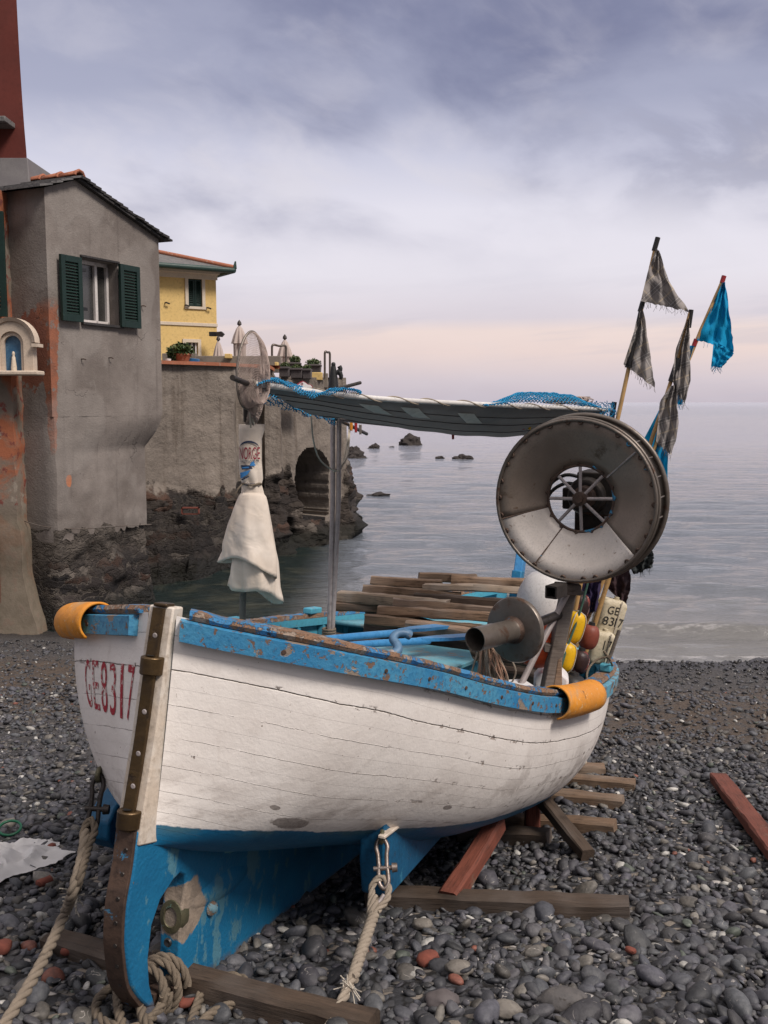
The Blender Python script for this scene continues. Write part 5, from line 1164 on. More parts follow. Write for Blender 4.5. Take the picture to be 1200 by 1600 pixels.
# ------------------------------------------------------------------ floats, buoys, canisters
def cords(b, c, ax, r, hl, n=3, rad=.0035):
    u, w = perp(ax)
    for k in range(n):
        a = 2*math.pi*k/n + .5; P = [np.asarray(c) + nrm(ax)*x*1.01 + (rr_*1.015 + .002)*(math.cos(a)*u + math.sin(a)*w) for rr_, x in [(q[0], q[1]) for q in barrel(r, hl, 2.8, 14)]]; b.tube(P, rad, 6)
def tilt(px, py, px2, py2, Y): return nrm(at(px2, py2, Y) - at(px, py, Y))
b = blob(at(853, 948, 5.15), tilt(848, 1005, 856, 893, 5.15), barrel(.158, .200, 2.2), n=40); b.build('buoy', M['buoy_w'], label='large white inflatable buoy behind the hauler post', cat='buoy', smooth=60)
b = blob(at(841, 1007, 4.57), (.15, .2, 1), barrel(.112, .112, 2.0), n=40); cords(b, at(841, 1007, 4.57), (1, .4, .2), .112, .112, 2, .003); b.build('buoy', M['buoy_o'], label='round orange buoy behind the small drum', cat='buoy', smooth=60)
for (px, py, rx, ry, Y, dx, m, l) in [(897, 980, 16, 27, 4.85, 9, 'buoy_y', 'upper yellow float threaded on a bamboo pole'), (884, 1027, 15, 25, 4.78, 8, 'buoy_y', 'lower yellow float beside the hauler post')]:
    t = thing('float', l, 'float', at(px, py + ry, Y), 'net floats in the boat'); ax = tilt(px, py, px + dx, py - 30, Y); r_, hl = rx/F*Y, ry/F*Y
    blob(at(px, py, Y), ax, barrel(r_, hl, 2.7)).build('float_body', M[m], t, smooth=60)
    b = MB(); cords(b, at(px, py, Y), ax, r_, hl, 4, .0028); b.build('cord', M['cord'], t, smooth=60)
    b = MB(); b.lathe(at(px, py, Y), ax, [(r_*1.0, -.004), (r_*1.012, 0), (r_*1.0, .004)], 28); b.build('seam', M[m], t, smooth=60)
for (px, py, rx, ry, Y, m, l) in [(920, 995, 16, 21, 4.92, 'buoy_r', 'red brown float with a dark cap right of the yellow floats'), (905, 1034, 16, 20, 4.86, 'buoy_p', 'dark float with flaking red and white paint'), (905, 950, 16, 24, 5.1, 'buoy_p', 'dark float with white marks behind the bamboo poles'), (893, 1072, 24, 20, 4.74, 'black', 'black float low behind the orange pipe')]:
    t = thing('float', l, 'float', at(px, py + ry, Y), 'net floats in the boat'); ax = tilt(px, py, px + 6, py - 25, Y); r_, hl = rx/F*Y, ry/F*Y
    blob(at(px, py, Y), ax, barrel(r_, hl, 2.5)).build('float_body', M[m], t, smooth=60)
    b = MB(); b.lathe(at(px, py, Y), ax, [(r_*.35, hl*.92), (r_*.30, hl*1.15), (.0001, hl*1.17)], 14); b.build('float_cap', M['black'], t, smooth=60)
def jerry(px, py, w_, h_, Y, ang, label, lines):
    t = thing('jerrycan_float', label, 'jerrycan', at(px, py + h_/2, Y), 'cream plastic cans used as floats'); k = Y/F; c = at(px, py, Y); a = R(ang)
    ex = nrm(np.array([math.cos(a), .25, -math.sin(a)])); ez = nrm(np.array([math.sin(a), 0, math.cos(a)])); ey = nrm(np.cross(ez, ex))
    b = MB(); n = 24; g = []
    for z_, kk in [(-.5, .80), (-.47, .93), (-.40, 1.0), (.0, 1.0), (.36, 1.0), (.44, .93), (.5, .72)]:
        ring = []
        for j in range(n + 1):
            q = 2*math.pi*j/n; cx = np.sign(math.cos(q))*abs(math.cos(q))**.42; sy_ = np.sign(math.sin(q))*abs(math.sin(q))**.42
            ring.append(c + ex*(w_*k/2*kk*cx) + ey*(.055*kk*sy_) + ez*(h_*k*z_))
        g.append(ring)
    b.grid(np.array(g)); b.add(np.array(g)[0, :n], [tuple(range(n))]); b.add(np.array(g)[-1, :n], [tuple(range(n))]); bd = b.build('can_body', M['jerry'], t, smooth=40)
    b = MB(); b.tube([c + ex*(w_*k*.12) - ey*.0 + ez*h_*k*.49, c + ex*(w_*k*.12) + ez*(h_*k*.57)], .014, 12); b.build('can_neck', M['jerry'], t, smooth=50)
    f = -ey if ey[1] > 0 else ey
    for (txt, u0, u1, v0, v1) in lines:
        V, Fc = text_map(txt, lambda u, v: c + ex*(w_*k*(u0 + (u1 - u0)*u)) + ez*(h_*k*(v0 + (v1 - v0)*v)) + f*.0565, 6, 3); b = MB(); b.add(V, Fc); b.build('lettering', M['blacktxt'], bd, fixn=False, smooth=0)
    b = MB(); P = [c + ex*(w_*k*.16) + f*.058 + ez*(h_*k*q) for q in np.linspace(-.5, .5, 8)]; b.tube(P, .003, 6); b.build('tie_cord', M['cord'], t)
jerry(951, 963, 44, 58, 5.25, 14, 'cream plastic can numbered 8317 hanging above the gunwale', [('GE', -.30, .14, .12, .34), ('83', -.40, .06, -.20, .04), ('1', .10, .14, -.20, .04), ('7', .24, .42, -.20, .04)])
jerry(936, 1010, 40, 52, 5.18, 12, 'lower cream and yellow plastic can tucked under the numbered one', [('17', -.05, .30, -.02, .28)])
b = MB(); c = at(862, 1072, 4.55)
prof = [(-.085, -.03), (-.085, .035), (-.06, .065), (.045, .065), (.08, .03), (.08, -.03)]
b.prism([c + np.array([a, 0, z]) for a, z in prof], (.02, .12, 0)); b.build('canister', M['canister'], label='white plastic canister lying behind the orange pipe at right', cat='canister', bevel=.012)
bx = thing('white_box', 'white plastic box with a dark handle lying beside the rope bundle', 'box', at(800, 1085, 4.3)); c = at(798, 1080, 4.30)
b = MB(); b.box(c, (.09, .02, 0), (-.02, .07, 0), (0, 0, .035)); b.build('box_body', M['canister'], bx, bevel=.012)
b = MB(); b.tube([c + np.array([-.07, -.085, .015]), c + np.array([-.02, -.088, .022]), c + np.array([.02, -.085, .012])], .012, 10); b.build('handle', M['black'], bx, smooth=60)
# bundle of line
b = MB()
for k in range(46):
    a = RNG.normal(0, 1); x1 = 768 + a*17; top = (758 + RNG.normal(0, 5), 985 + RNG.normal(0, 4))
    Yk = 4.32 + RNG.normal(0, .05); P = bez([at(*top, Yk + .05), at((top[0] + x1)/2 + RNG.normal(0, 4), 1015, Yk), at(x1, 1052 + RNG.normal(0, 6), Yk - .03), at(x1 + RNG.normal(4, 9), 1072, Yk + .04)], 16); b.tube(P, RNG.uniform(.003, .0055), 5, mi=int(RNG.uniform() < .5))
b.build('rope_bundle', [M['rope_p'], M['rope']], label='bundle of thin pinkish and brown lines inside the boat by the small drum', cat='rope', smooth=60)
b = MB(); P = []
for t in np.linspace(0, 30, 160): P.append(at(742 + 9*math.cos(t) + t*.2, 1010 + 6*math.sin(t*1.03) + t*.7, 4.4 + .05*math.sin(t*.7)))
b.tube(P, .005, 6); b.build('rope_coil', M['rope_d'], label='brown rope coil behind the bundle of lines', cat='rope', smooth=60)

# ------------------------------------------------------------------ flag poles
def bamboo(P, r0, r1, name, parent, mat='bamboo'):
    Q = bez(P, 60); d = np.r_[0, np.cumsum(np.linalg.norm(np.diff(Q, axis=0), axis=1))]; rad = np.linspace(r0, r1, 60); rad = rad*(1 + .18*np.exp(-((d % .19 - .095)/.008)**2)); b = MB(); b.tube(Q, rad, 10); return b.build(name, M[mat], parent, smooth=60)
def flagpole(label, pts, Y, r0=.013, r1=.009):
    t = thing('flag_pole', label, 'flag', at(*pts[-1], Y), 'marker flags standing in the boat'); bamboo([at(x, y, Y) for x, y in pts], r1, r0, 'pole', t); return t
Y1, Y2, Y3 = 4.98, 5.05, 5.2
f1 = flagpole('bamboo pole with two grey checked flags, tallest of the marker poles', [(1027, 373), (1003, 480), (965, 655), (897, 962), (880, 1062)], Y1)
b = MB(); b.tube([at(1028, 371, Y1), at(1022, 392, Y1)], .0125, 10); b.build('tape', M['tape'], f1, smooth=60)
b = MB(); b.tube([at(1005, 470, Y1), at(1000, 487, Y1)], .0125, 10); b.build('tape', M['tape'], f1, smooth=60)
b = MB(); b.tube([at(1001, 487, Y1 - .012), at(983, 570, Y1 - .012)], .011, 10); b.build('tape', M['tape'], f1, smooth=60)
b = MB(); b.tube([at(986, 563, Y1), at(982, 575, Y1)], .02, 8); b.build('tape', M['tape'], f1, smooth=60)
cloth([(1025, 388), (1012, 425), (1001, 471)], [(1029, 391), (1044, 436), (1077, 487)], Y1 - .02, M['plaid'], 'flag', f1, .03, seed=1, fray=26, uvrot=.75)
cloth([(1000, 486), (990, 520), (974, 569)], [(1004, 485), (1013, 535), (1023, 606)], Y1 - .03, M['plaid'], 'flag', f1, .03, seed=4, fray=26, uvrot=.5)
f2 = flagpole('bamboo pole with two hanging grey checked flags, right of the big wheel', [(1079, 486), (1050, 590), (1014, 700), (925, 988), (905, 1050)], Y2)
b = MB(); b.tube([at(1080, 484, Y2), at(1076, 512, Y2)], .012, 10); b.build('tape', M['tape'], f2, smooth=60)
b = MB(); b.tube([at(1060, 560, Y2 - .01), at(1048, 596, Y2 - .01)], .014, 10); b.build('tape', M['tape'], f2, smooth=60)
b = MB(); b.tube([at(924, 992, Y2 - .02), at(921, 1000, Y2 - .02)], .016, 8); b.build('tape', M['tape'], f2, smooth=60)
cloth([(1073, 500), (1056, 545), (1050, 590), (1055, 612)], [(1077, 496), (1078, 550), (1079, 596), (1070, 630)], Y2 - .03, M['plaid'], 'flag', f2, .035, seed=7, fray=24, uvrot=.35)
cloth([(1047, 604), (1031, 627), (1028, 660), (1025, 690)], [(1057, 600), (1060, 640), (1060, 672), (1049, 712)], Y2 - .045, M['plaid'], 'flag', f2, .035, seed=9, fray=26, uvrot=.3)
f3 = flagpole('pole with bright blue frayed flags, furthest right of the marker poles', [(1131, 434), (1081, 550), (1045, 640), (985, 800), (900, 1010)], Y3)
b = MB(); b.tube([at(1131.5, 431, Y3), at(1128, 442, Y3)], .012, 10); b.build('tape', M['redtape'], f3, smooth=60)
b = MB(); b.tube([at(1088, 530, Y3), at(1084, 541, Y3)], .012, 10); b.build('tape', M['redtape'], f3, smooth=60)
cloth([(1129, 441), (1110, 485), (1089, 531)], [(1133, 441), (1140, 490), (1147, 549)], Y3 - .02, M['flagblue'], 'flag', f3, .035, seed=2, fray=8)
cloth([(1115, 533), (1113, 555), (1111, 572)], [(1147, 548), (1146, 553), (1127, 575)], Y3 - .03, M['flagblue'], 'flag_tail', f3, .02, seed=3, fray=24)
cloth([(1078, 540), (1056, 590), (1052, 628)], [(1086, 540), (1070, 585), (1066, 634)], Y3 - .02, M['flagblue'], 'flag', f3, .02, seed=5, fray=6)
cloth([(1031, 638), (1004, 690), (965, 735), (925, 790)], [(1040, 655), (1043, 700), (1043, 770), (962, 832)], Y3 - .03, M['flagblue'], 'flag', f3, .03, seed=6, fray=20)
for (l, r_, Y, m, lab, sd) in [([(903, 900), (905, 925), (908, 962)], [(940, 898), (938, 925), (934, 955)], 5.12, 'ragp', 'purple rag hanging behind the bamboo poles', 1), ([(940, 895), (945, 915), (960, 930)], [(984, 890), (986, 915), (978, 946)], 5.25, 'ragm', 'maroon rag bunched above the numbered can', 2), ([(978, 872), (984, 885), (990, 898)], [(1019, 858), (1021, 870), (1020, 886)], 5.22, 'ragg', 'grey green rag sticking out below the big wheel', 3)]:
    o = cloth(l, r_, Y, M[m], 'rag', f3, .05, seed=sd, fray=14); o.parent = None; o.location = ORG[f3]; tag(o, lab, 'rag', 'rags on the marker poles')
b = MB(); b.tube(bez([at(920, 905, 4.85), at(905, 960, 4.82), at(885, 1015, 4.75), at(876, 1045, 4.7)], 20), .006, 6); b.build('cord', M['cordg'], label='dark green cord running down beside the hauler post', cat='cord', smooth=60)
b = MB(); laid_rope(b, bez([at(955, 1025, 5.0), at(935, 1030, 5.0), at(917, 1055, 4.9), at(919, 1065, 4.85)], 30), .006); laid_rope(b, bez([at(957, 1040, 5.05), at(950, 1026, 5.0), at(944, 1018, 5.05), at(950, 1030, 5.1)], 24), .006); b.build('tie_rope', M['rope_d'], label='thin rope tied round the pin on the right gunwale', cat='rope', smooth=60)

# ------------------------------------------------------------------ timbers under and beside the boat
def beam(label, p0, p1, wd, th, mat, seed, lift=0.0, lift1=None, group='timbers under the boat', name='timber'):
    A, B = ground(*p0), ground(*p1); A = A + np.array([0, 0, th/2 + lift - .012]); B = B + np.array([0, 0, th/2 + (lift if lift1 is None else lift1) - .012])
    return plank(name, label, 'timber', group, A, B, wd, th, M[mat], seed=seed, rough=.005)
beam('dark square timber lying on the pebbles across in front of the red prop', (575, 1412), (984, 1432), .10, .085, 'beam', 1)
beam('short sawn timber end just right of the hull, furthest back', (800, 1205), (945, 1209), .09, .07, 'beamlt', 2)
beam('long sawn timber with a stone on it right of the hull', (800, 1217), (993, 1234), .09, .07, 'beamlt', 3)
beam('sawn timber lying third from the back right of the hull', (780, 1243), (974, 1262), .095, .075, 'beamlt', 4)
beam('sawn timber behind the leaning brown prop', (790, 1292), (962, 1303), .095, .08, 'beamlt', 5)
beam('dark short timber in the shadow under the hull', (720, 1310), (858, 1318), .10, .085, 'beam', 6)
beam('long old timber running under the keel to the bottom of the view', (80, 1476), (583, 1612), .10, .095, 'beam', 7, lift=-.03)
plank('timber', 'red painted prop leaning up under the hull', 'timber', 'timbers under the boat', ground(700, 1422) + np.array([0, 0, .045]), at(776, 1286, 4.5), .085, .085, M['redbeam'], seed=9)
plank('timber', 'brown prop leaning out from under the hull at right', 'timber', 'timbers under the boat', ground(918, 1346) + np.array([0, 0, .03]), at(846, 1248, 5.0), .075, .06, M['beam'], seed=10)
q = ground(832, 1306); plank('timber', 'short red upright block under the hull', 'timber', 'timbers under the boat', q, q + np.array([0, .02, .22]), .075, .075, M['redbeam'], up=(0, -1, 0), seed=11)
plank('timber', 'red brown painted timber lying alone on the pebbles at right', 'timber', None, ground(1122, 1222) + np.array([0, 0, .03]), ground(1300, 1455) + np.array([0, 0, .03]), .105, .06, M['redbeam'], seed=12)
b = MB(); V, Fc = ico(3); rr = np.random.default_rng(4); c = ground(905, 1212) + np.array([0, 0, .10]); b.add(V*np.array([.05, .04, .032])*(1 + .15*np.array([fbm(*(v*1.5), 2) for v in V]))[:, None] + c, Fc); b.build('stone', M['trim'], label='pale stone resting on the long sawn timber', cat='stone', smooth=60)

# ------------------------------------------------------------------ ropes and shackles
def shackle(label, top, bot, wd, mat, rr_=.0085):
    t = thing('shackle', label, 'shackle', bot); ax = nrm(bot - top); L = np.linalg.norm(bot - top); s_ = nrm(np.cross(ax, [0, 1, 0.])) ; 
    P = [top + s_*wd*k + ax*x for k, x in [(-.55, L*.62), (-.6, L*.3), (-.75, L*.12), (-.45, .0), (0, -.012), (.45, .0), (.75, L*.12), (.6, L*.3), (.55, L*.62)]]
    b = MB(); b.tube(bez(P, 40), rr_, 10); b.build('bow', M[mat], t, smooth=60)
    P = [top + s_*wd*k + ax*x for k, x in [(-.5, L*.5), (-.62, L*.72), (-.5, L*.95), (0, L*1.04), (.5, L*.95), (.62, L*.72), (.5, L*.5)]]
    b = MB(); b.tube(bez(P, 40), rr_, 10); b.build('link', M[mat], t, smooth=60)
    b = MB(); b.tube([top + ax*L*.6 - s_*wd*1.25, top + ax*L*.6 + s_*wd*1.25], rr_*1.05, 10); b.lathe(top + ax*L*.6 + s_*wd*1.2, s_, [(.0001, .02), (.016, .02), (.018, .0), (.0001, 0)], 10); b.build('pin', M['galv'] if mat == 'galv' else M[mat], t, smooth=50)
eR, eL = eyeR - BU*.03, eyeL - BU*.03
M['shk'] = weather('galvanised_shackle', (.26, .22, .20), (.16, .13, .11), 20, chips=[((.13, .06, .03), .56, .7, 18)], rough=.4, metal=.7, bump=.3)
_yR = eyeR[1]; bR = at(600, 1386, _yR - .10); shackle('long steel shackle under the near bilge holding the pale rope', eR, bR, .028, 'shk')
_yL = eyeL[1]; bL = at(143, 1296, _yL - .08); shackle('dark iron shackle on the far bilge holding the brown rope', eL, bL, .026, 'darkmetal')
rp = thing('mooring_rope', 'thick pale rope spliced to the near shackle and running toward the viewer', 'rope', ground(520, 1640))
pth = bez([at(586, 1402, _yR - .13), at(579, 1445, _yR - .24), at(558, 1510, _yR - .42), at(536, 1560, _yR - .56), at(510, 1612, _yR - .70), at(470, 1690, _yR - .9)], 60)
b = MB(); laid_rope(b, pth, .0172, .13); b.build('rope_line', M['rope'], rp, smooth=60)
b = MB(); laid_rope(b, bez([at(588, 1425, _yR - .18), at(606, 1400, _yR - .12), at(606, 1382, _yR - .09), at(598, 1371, _yR - .08), at(585, 1378, _yR - .09), at(580, 1405, _yR - .14), at(577, 1450, _yR - .25), at(570, 1478, _yR - .33)], 50), .0135, .10); eye = b.build('spliced_eye', M['rope'], rp, smooth=60)
b = MB(); laid_rope(b, bez([at(584, 1430, _yR - .21), at(567, 1478, _yR - .34), at(551, 1530, _yR - .48)], 30), .0205, .09, strands=4); b.build('splice', M['rope'], rp, smooth=60)
b = MB(); b.tube(bez([at(582, 1398, _yR - .13), at(588, 1412, _yR - .15), at(600, 1398, _yR - .13)], 12), .008, 8); b.build('thimble', M['galv'], rp, smooth=60)
b = MB()
for k in range(22):
    c = at(545, 1542, _yR - .52) + RNG.normal(0, .008, 3); b.tube([c, c + RNG.normal(0, .022, 3) + np.array([0, -.01, 0])], .0022, 4)
b.build('frayed_ends', M['cord'], rp, smooth=0)
rl_ = thing('mooring_rope', 'thick brown rope running down to the lower left from the far shackle', 'rope', ground(0, 1620))
b = MB(); laid_rope(b, bez([at(134, 1300, _yL - .12), at(128, 1340, _yL - .22), at(116, 1385, min(3.36, _yL - .33)), at(100, 1430, 3.18), at(62, 1510, 2.95), at(20, 1580, 2.76), at(-30, 1650, 2.6), ground(-90, 1720)], 70), .0185, .13); b.build('rope_line', M['ropem'], rl_, smooth=60)
b = MB(); laid_rope(b, bez([at(134, 1330, _yL - .2), at(133, 1292, _yL - .1), at(141, 1280, _yL - .08), at(148, 1292, _yL - .1), at(140, 1320, _yL - .17), at(126, 1370, _yL - .32), at(117, 1398, 3.3)], 44), .0135, .10); b.build('spliced_eye', M['rope_d'], rl_, smooth=60)
b = MB()
for k in range(26):
    c = at(115, 1400, 3.23) + RNG.normal(0, .010, 3); b.tube([c, c + RNG.normal(0, .022, 3) + np.array([0, -.01, -.01])], .0024, 4)
b.build('frayed_ends', M['cord'], rl_, smooth=0)
b = MB(); cc = W(.15, 0, -.045)
for k in range(3):
    s0 = .115 + .045*k; P = [W(s0 + .03*math.sin(t*.5 + k) + .01*fbm(k, t*.2, 3), (.062 + .01*k)*math.cos(t), -.035 + (.075 + .006*k)*math.sin(t)) for t in np.linspace(0, 6.5, 26)]; laid_rope(b, P, .0155)
def gl(px, py, up=.02): return ground(px, py) + np.array([0, 0, up])
laid_rope(b, bez([gl(228, 1578, .06), gl(190, 1562, .06), gl(160, 1572, .04), gl(150, 1592, .03), gl(165, 1612, .03), gl(205, 1622, .03), gl(240, 1606, .04), gl(262, 1570, .07), gl(268, 1545, .09), gl(258, 1532, .10), gl(240, 1534, .10)], 90), .0165)
laid_rope(b, bez([gl(296, 1622, .02), gl(308, 1585, .03), gl(325, 1560, .05), gl(355, 1550, .06), gl(382, 1552, .05), gl(390, 1566, .04), gl(370, 1582, .04), gl(330, 1598, .03), gl(305, 1625, .03)], 80), .0165)
laid_rope(b, bez([gl(196, 1630, .03), gl(186, 1600, .05), gl(188, 1570, .07), gl(215, 1590, .07), gl(228, 1620, .05), gl(262, 1640, .03)], 60), .0165)
b.build('rope_heap', M['rope_d'], label='heap of brown rope looped round the heel of the stern post', cat='rope', smooth=60)

# ------------------------------------------------------------------ small things on the beach
M['rockp'] = weather('pale_stone', (.14, .125, .11), (.20, .18, .155), 14, chips=[((.30, .28, .25), .62, .66, 12), ((.06, .05, .045), .6, .7, 24)], rough=.7, bump=.6, bsc=60)
M['rockg'] = weather('grey_stone', (.075, .07, .07), (.11, .10, .095), 12, chips=[((.20, .18, .16), .62, .68, 20), ((.05, .04, .035), .6, .7, 30)], rough=.7, bump=.6, bsc=60)
b = MB(); g = []; c0 = ground(2, 1350)
for i in range(34):
    row = []; r_ = i/33
    for j in range(97):
        a = 2*math.pi*(j % 96)/96; ca, sa = math.cos(a), math.sin(a); rad = .27*(1 + .38*fbm(ca*1.3, sa*1.3, 3) + .12*fbm(ca*5, sa*5, 1)); x, y = c0[0] + rad*r_*ca*1.05, c0[1] + rad*r_*sa*1.15
        rd = 1 - abs(fbm(x*4.2, y*4.2, 7, 3))*1.6; z = float(gz(x, y)) + .022 + .075*(1 - r_**2.2)*max(.15, rd) + .03*max(0, fbm(x*9, y*9, 2))*(1 - .5*r_); row.append((x, y, z))
    g.append(row)
b.grid(np.array(g)); b.build('plastic_sheet', M['sheet'], label='crumpled white plastic sheet on the pebbles at the left edge', cat='plastic sheet', smooth=32)
b = MB(); b.lathe(ground(16, 1308) + np.array([0, 0, .05]), (.1, -.3, 1), [(.055 + .007*math.cos(t), .007*math.sin(t)) for t in np.linspace(0, 6.283, 9)[:-1]], 30, closed=True); b.build('plastic_ring', M['greenpl'], label='green plastic ring beside the white sheet on the pebbles', cat='plastic ring', smooth=60)
b = MB(); b.tube([gl(133, 1504, .03), gl(184, 1556, .02)], .009, 8); b.build('stick', M['black'], label='thin black stick on the pebbles left of the stern post', cat='stick', smooth=60)
for i, (px, py, sz, l) in enumerate([(70, 1386, .032, 'brick red fragment left of the brown rope, nearer one'), (80, 1332, .026, 'brick red fragment just right of the white sheet'), (668, 1508, .038, 'rounded brick red stone near the bottom centre'), (108, 1496, .026, 'brick red fragment below the rope at left'), (290, 1578, .026, 'brick red fragment inside the right rope loop'), (985, 1496, .018, 'small orange brick fragment at lower right'), (6, 1490, .035, 'dull red fragment at the left edge of the beach')]):
    V, Fc = ico(2); c = ground(px, py) + np.array([0, 0, .028]); a = RNG.uniform(0, 3); Rz = np.array([[math.cos(a), -math.sin(a), 0], [math.sin(a), math.cos(a), 0], [0, 0, 1]])
    Wv = np.sign(V)*np.abs(V)**.75; Wv = Wv*np.array([1.2, .85, .6])*sz*(1 + .16*np.array([fbm(*(v*1.6 + i), 2) for v in V]))[:, None]; b = MB(); b.add(Wv @ Rz.T + c, Fc); b.build('brick_fragment', M['brick'], label=l, cat='brick', group='brick fragments among the pebbles', smooth=40)
for i, (px, py, sz, l) in enumerate([(718, 1525, .040, 'pale veined stone near the bottom centre of the beach'), (880, 1575, .062, 'large brown grey stone at the bottom right of the beach'), (660, 1455, .034, 'pale upright stone right of the pale rope'), (790, 1590, .04, 'pale grey stone at the bottom edge'), (240, 1520, .035, 'flat pale stone inside the stern aperture'), (690, 1575, .045, 'big dark stone at the bottom centre')]):
    V, Fc = ico(3); c = ground(px, py) + np.array([0, 0, .03]); Wv = V*np.array([1.25, .9, .6])*sz*(1 + .2*np.array([fbm(*(v*1.3 + i*3), 3) for v in V]))[:, None]; b = MB(); b.add(Wv + c, Fc); b.build('stone', M[['rockp', 'rockg', 'rockp', 'rockp', 'rockg', 'planter'][i]], label=l, cat='stone', group='larger stones on the beach', smooth=50)
# ------------------------------------------------------------------ grey house on the shore
class Wall:
    "vertical plane through two plan points; d runs along it, n points out"
    def __init__(s, A, B):
        s.A = np.array([A[0], A[1], 0.]); e = np.array([B[0] - A[0], B[1] - A[1], 0.]); s.L = np.linalg.norm(e); s.e = e/s.L; s.n = np.array([s.e[1], -s.e[0], 0.])
        if np.dot(s.n, -s.A) < 0: s.n = -s.n
    def P(s, d, z, o=0.0): return s.A + s.e*d + s.n*o + np.array([0, 0, z])
    def hit(s, px, py, o=0.0):
        r = ray(px, py); c = np.array([0, 0, EYE]); A = s.A + s.n*o; k = np.dot(A - c, s.n)/np.dot(r, s.n); p = c + r*k; return np.dot(p - s.A, s.e), p[2]
def slab(b, w, d0, d1, z0, z1, o0, o1, mi=0):
    c = w.P((d0 + d1)/2, (z0 + z1)/2, (o0 + o1)/2); b.box(c, w.e*abs(d1 - d0)/2, np.array([0, 0, abs(z1 - z0)/2]), w.n*abs(o1 - o0)/2, mi)
def wall_hole(b, w, d0, d1, z0, ztop, holes, depth=.16, extra=()):
    "wall face with rectangular holes and their reveals; ztop(d)"
    D = sorted(set([d0, d1] + [h[0] for h in holes] + [h[1] for h in holes] + list(extra))); Z = sorted(set([z0] + [h[2] for h in holes] + [h[3] for h in holes]))
    for a, c in zip(D[:-1], D[1:]):
        zz = Z + [None]
        for k in range(len(Z)):
            lo = Z[k]; top = k == len(Z) - 1
            if not top and any(h[0] <= a + 1e-6 and h[1] >= c - 1e-6 and h[2] <= lo + 1e-6 and h[3] >= Z[k + 1] - 1e-6 for h in holes): continue
            h0, h1 = (ztop(a), ztop(c)) if top else (Z[k + 1], Z[k + 1]); b.add([w.P(a, lo), w.P(c, lo), w.P(c, h1), w.P(a, h0)], [(0, 1, 2, 3)])
    for h in holes:
        a, c, lo, hi = h
        for q in ([(a, lo), (c, lo)], [(c, lo), (c, hi)], [(c, hi), (a, hi)], [(a, hi), (a, lo)]): b.add([w.P(*q[0]), w.P(*q[1]), w.P(*q[1], -depth), w.P(*q[0], -depth)], [(0, 1, 2, 3)])
def shutter(w, d0, d1, z0, z1, o0, o1, mat, parent, name='shutter', nl=16, fw=.05):
    b = MB()
    for a, c, lo, hi in [(d0, d0 + fw, z0, z1), (d1 - fw, d1, z0, z1), (d0 + fw, d1 - fw, z0, z0 + fw*1.3), (d0 + fw, d1 - fw, z1 - fw*1.1, z1)]: slab(b, w, a, c, lo, hi, o0, o1)
    zz = np.linspace(z0 + fw*1.3, z1 - fw*1.1, nl + 1)
    for k in range(nl):
        zc = (zz[k] + zz[k + 1])/2; hh_ = (zz[1] - zz[0])*.55; c = w.P((d0 + d1)/2, zc, (o0 + o1)/2); v = nrm(np.array([0, 0, 1.]) - w.n*.9); b.box(c, w.e*(d1 - d0 - 2*fw)/2, v*hh_, nrm(np.cross(v, w.e))*.003)
    return b.build(name, mat, parent, smooth=0, bevel=.003)
Np, Fp = at(80, 600, 12.5), at(253, 600, 14.5)
NF = Wall(Np, Fp); SD = Wall(Np + np.array([-.9, .43, 0])*3.2, Np)
pl = [NF.P(*NF.hit(110, 752)), NF.P(*NF.hit(214, 740))]
zs0, zs1 = NF.hit(72, 715)[1], NF.hit(80, 478)[1]
shr_c = at(40, 548, 12.55)
M['plaster'] = plaster_mat('grey_render', [(pl[0], .062, .085), (pl[1], .045, .085), (shr_c, .30, .50)], (Np, .17, zs0, zs1))
gh = thing('grey_house', 'small grey rendered house with green shutters and slate roof at the water edge', 'house', (Np[0], Np[1], SEA))
d_ap, z_ap = NF.hit(118, 281); z_n = NF.hit(80, 296)[1]; z_f = NF.hit(253, 374)[1]; z_u = NF.hit(165, 650)[1]
def ztop(d): return z_n + (z_ap - z_n)*d/d_ap if d < d_ap else z_ap + (z_f - z_ap)*(d - d_ap)/(NF.L - d_ap)
wd0, wz1 = NF.hit(128, 402); wd1, wz0 = NF.hit(186, 509); 
b = MB(); wall_hole(b, NF, 0, NF.L, z_u, ztop, [(wd0, wd1, wz0, wz1)], .22, [d_ap] + list(np.linspace(.1, NF.L - .1, 9)))
BK = np.array([-.9, .43, 0])*3.2
for d, zz in ((0, z_n), (NF.L, z_f)): 
    p = NF.P(d, z_u); b.add([p, p + BK, p + BK + np.array([0, 0, zz - z_u]), p + np.array([0, 0, zz - z_u])], [(0, 1, 2, 3)])
wl_ = b.build('wall', M['plaster'], gh, smooth=0, fixn=False)
# cove, recessed lower wall and rubble foundation: one sweep round the two visible corners
z_c = NF.hit(165, 703)[1]; z_b = NF.hit(150, 838)[1]; dinset = .20
def ring(z, inset_f, inset_n=0.0, nseg=(26, 44, 26)):
    e, n = NF.e, NF.n; N2 = NF.A - n*inset_n; F2 = NF.A + e*(NF.L - inset_f*.75) - n*inset_f; bdir = np.array([-.9, .43, 0]); r_ = .05
    pts = [N2 + bdir*3.2*(1 - k) for k in np.linspace(0, .985, nseg[0])] + [N2 + e*(.03 + (np.linalg.norm(F2 - N2) - .06)*k) + (F2 - (N2 + e*np.dot(F2 - N2, e)))*k for k in np.linspace(0, 1, nseg[1])] + [F2 + bdir*3.2*k for k in np.linspace(.015, 1, nseg[2])]
    a = np.array(pts); a[:, 2] = z; return a
rows = []
for k in np.linspace(0, 1, 10):
    f = 1 - math.cos(k*math.pi/2); rows.append(ring(z_u + (z_c - z_u)*k, dinset*f**.9))
for k in np.linspace(.04, 1, 26): rows.append(ring(z_c + (z_b - z_c)*k, dinset + .002))
G_ = np.array(rows)
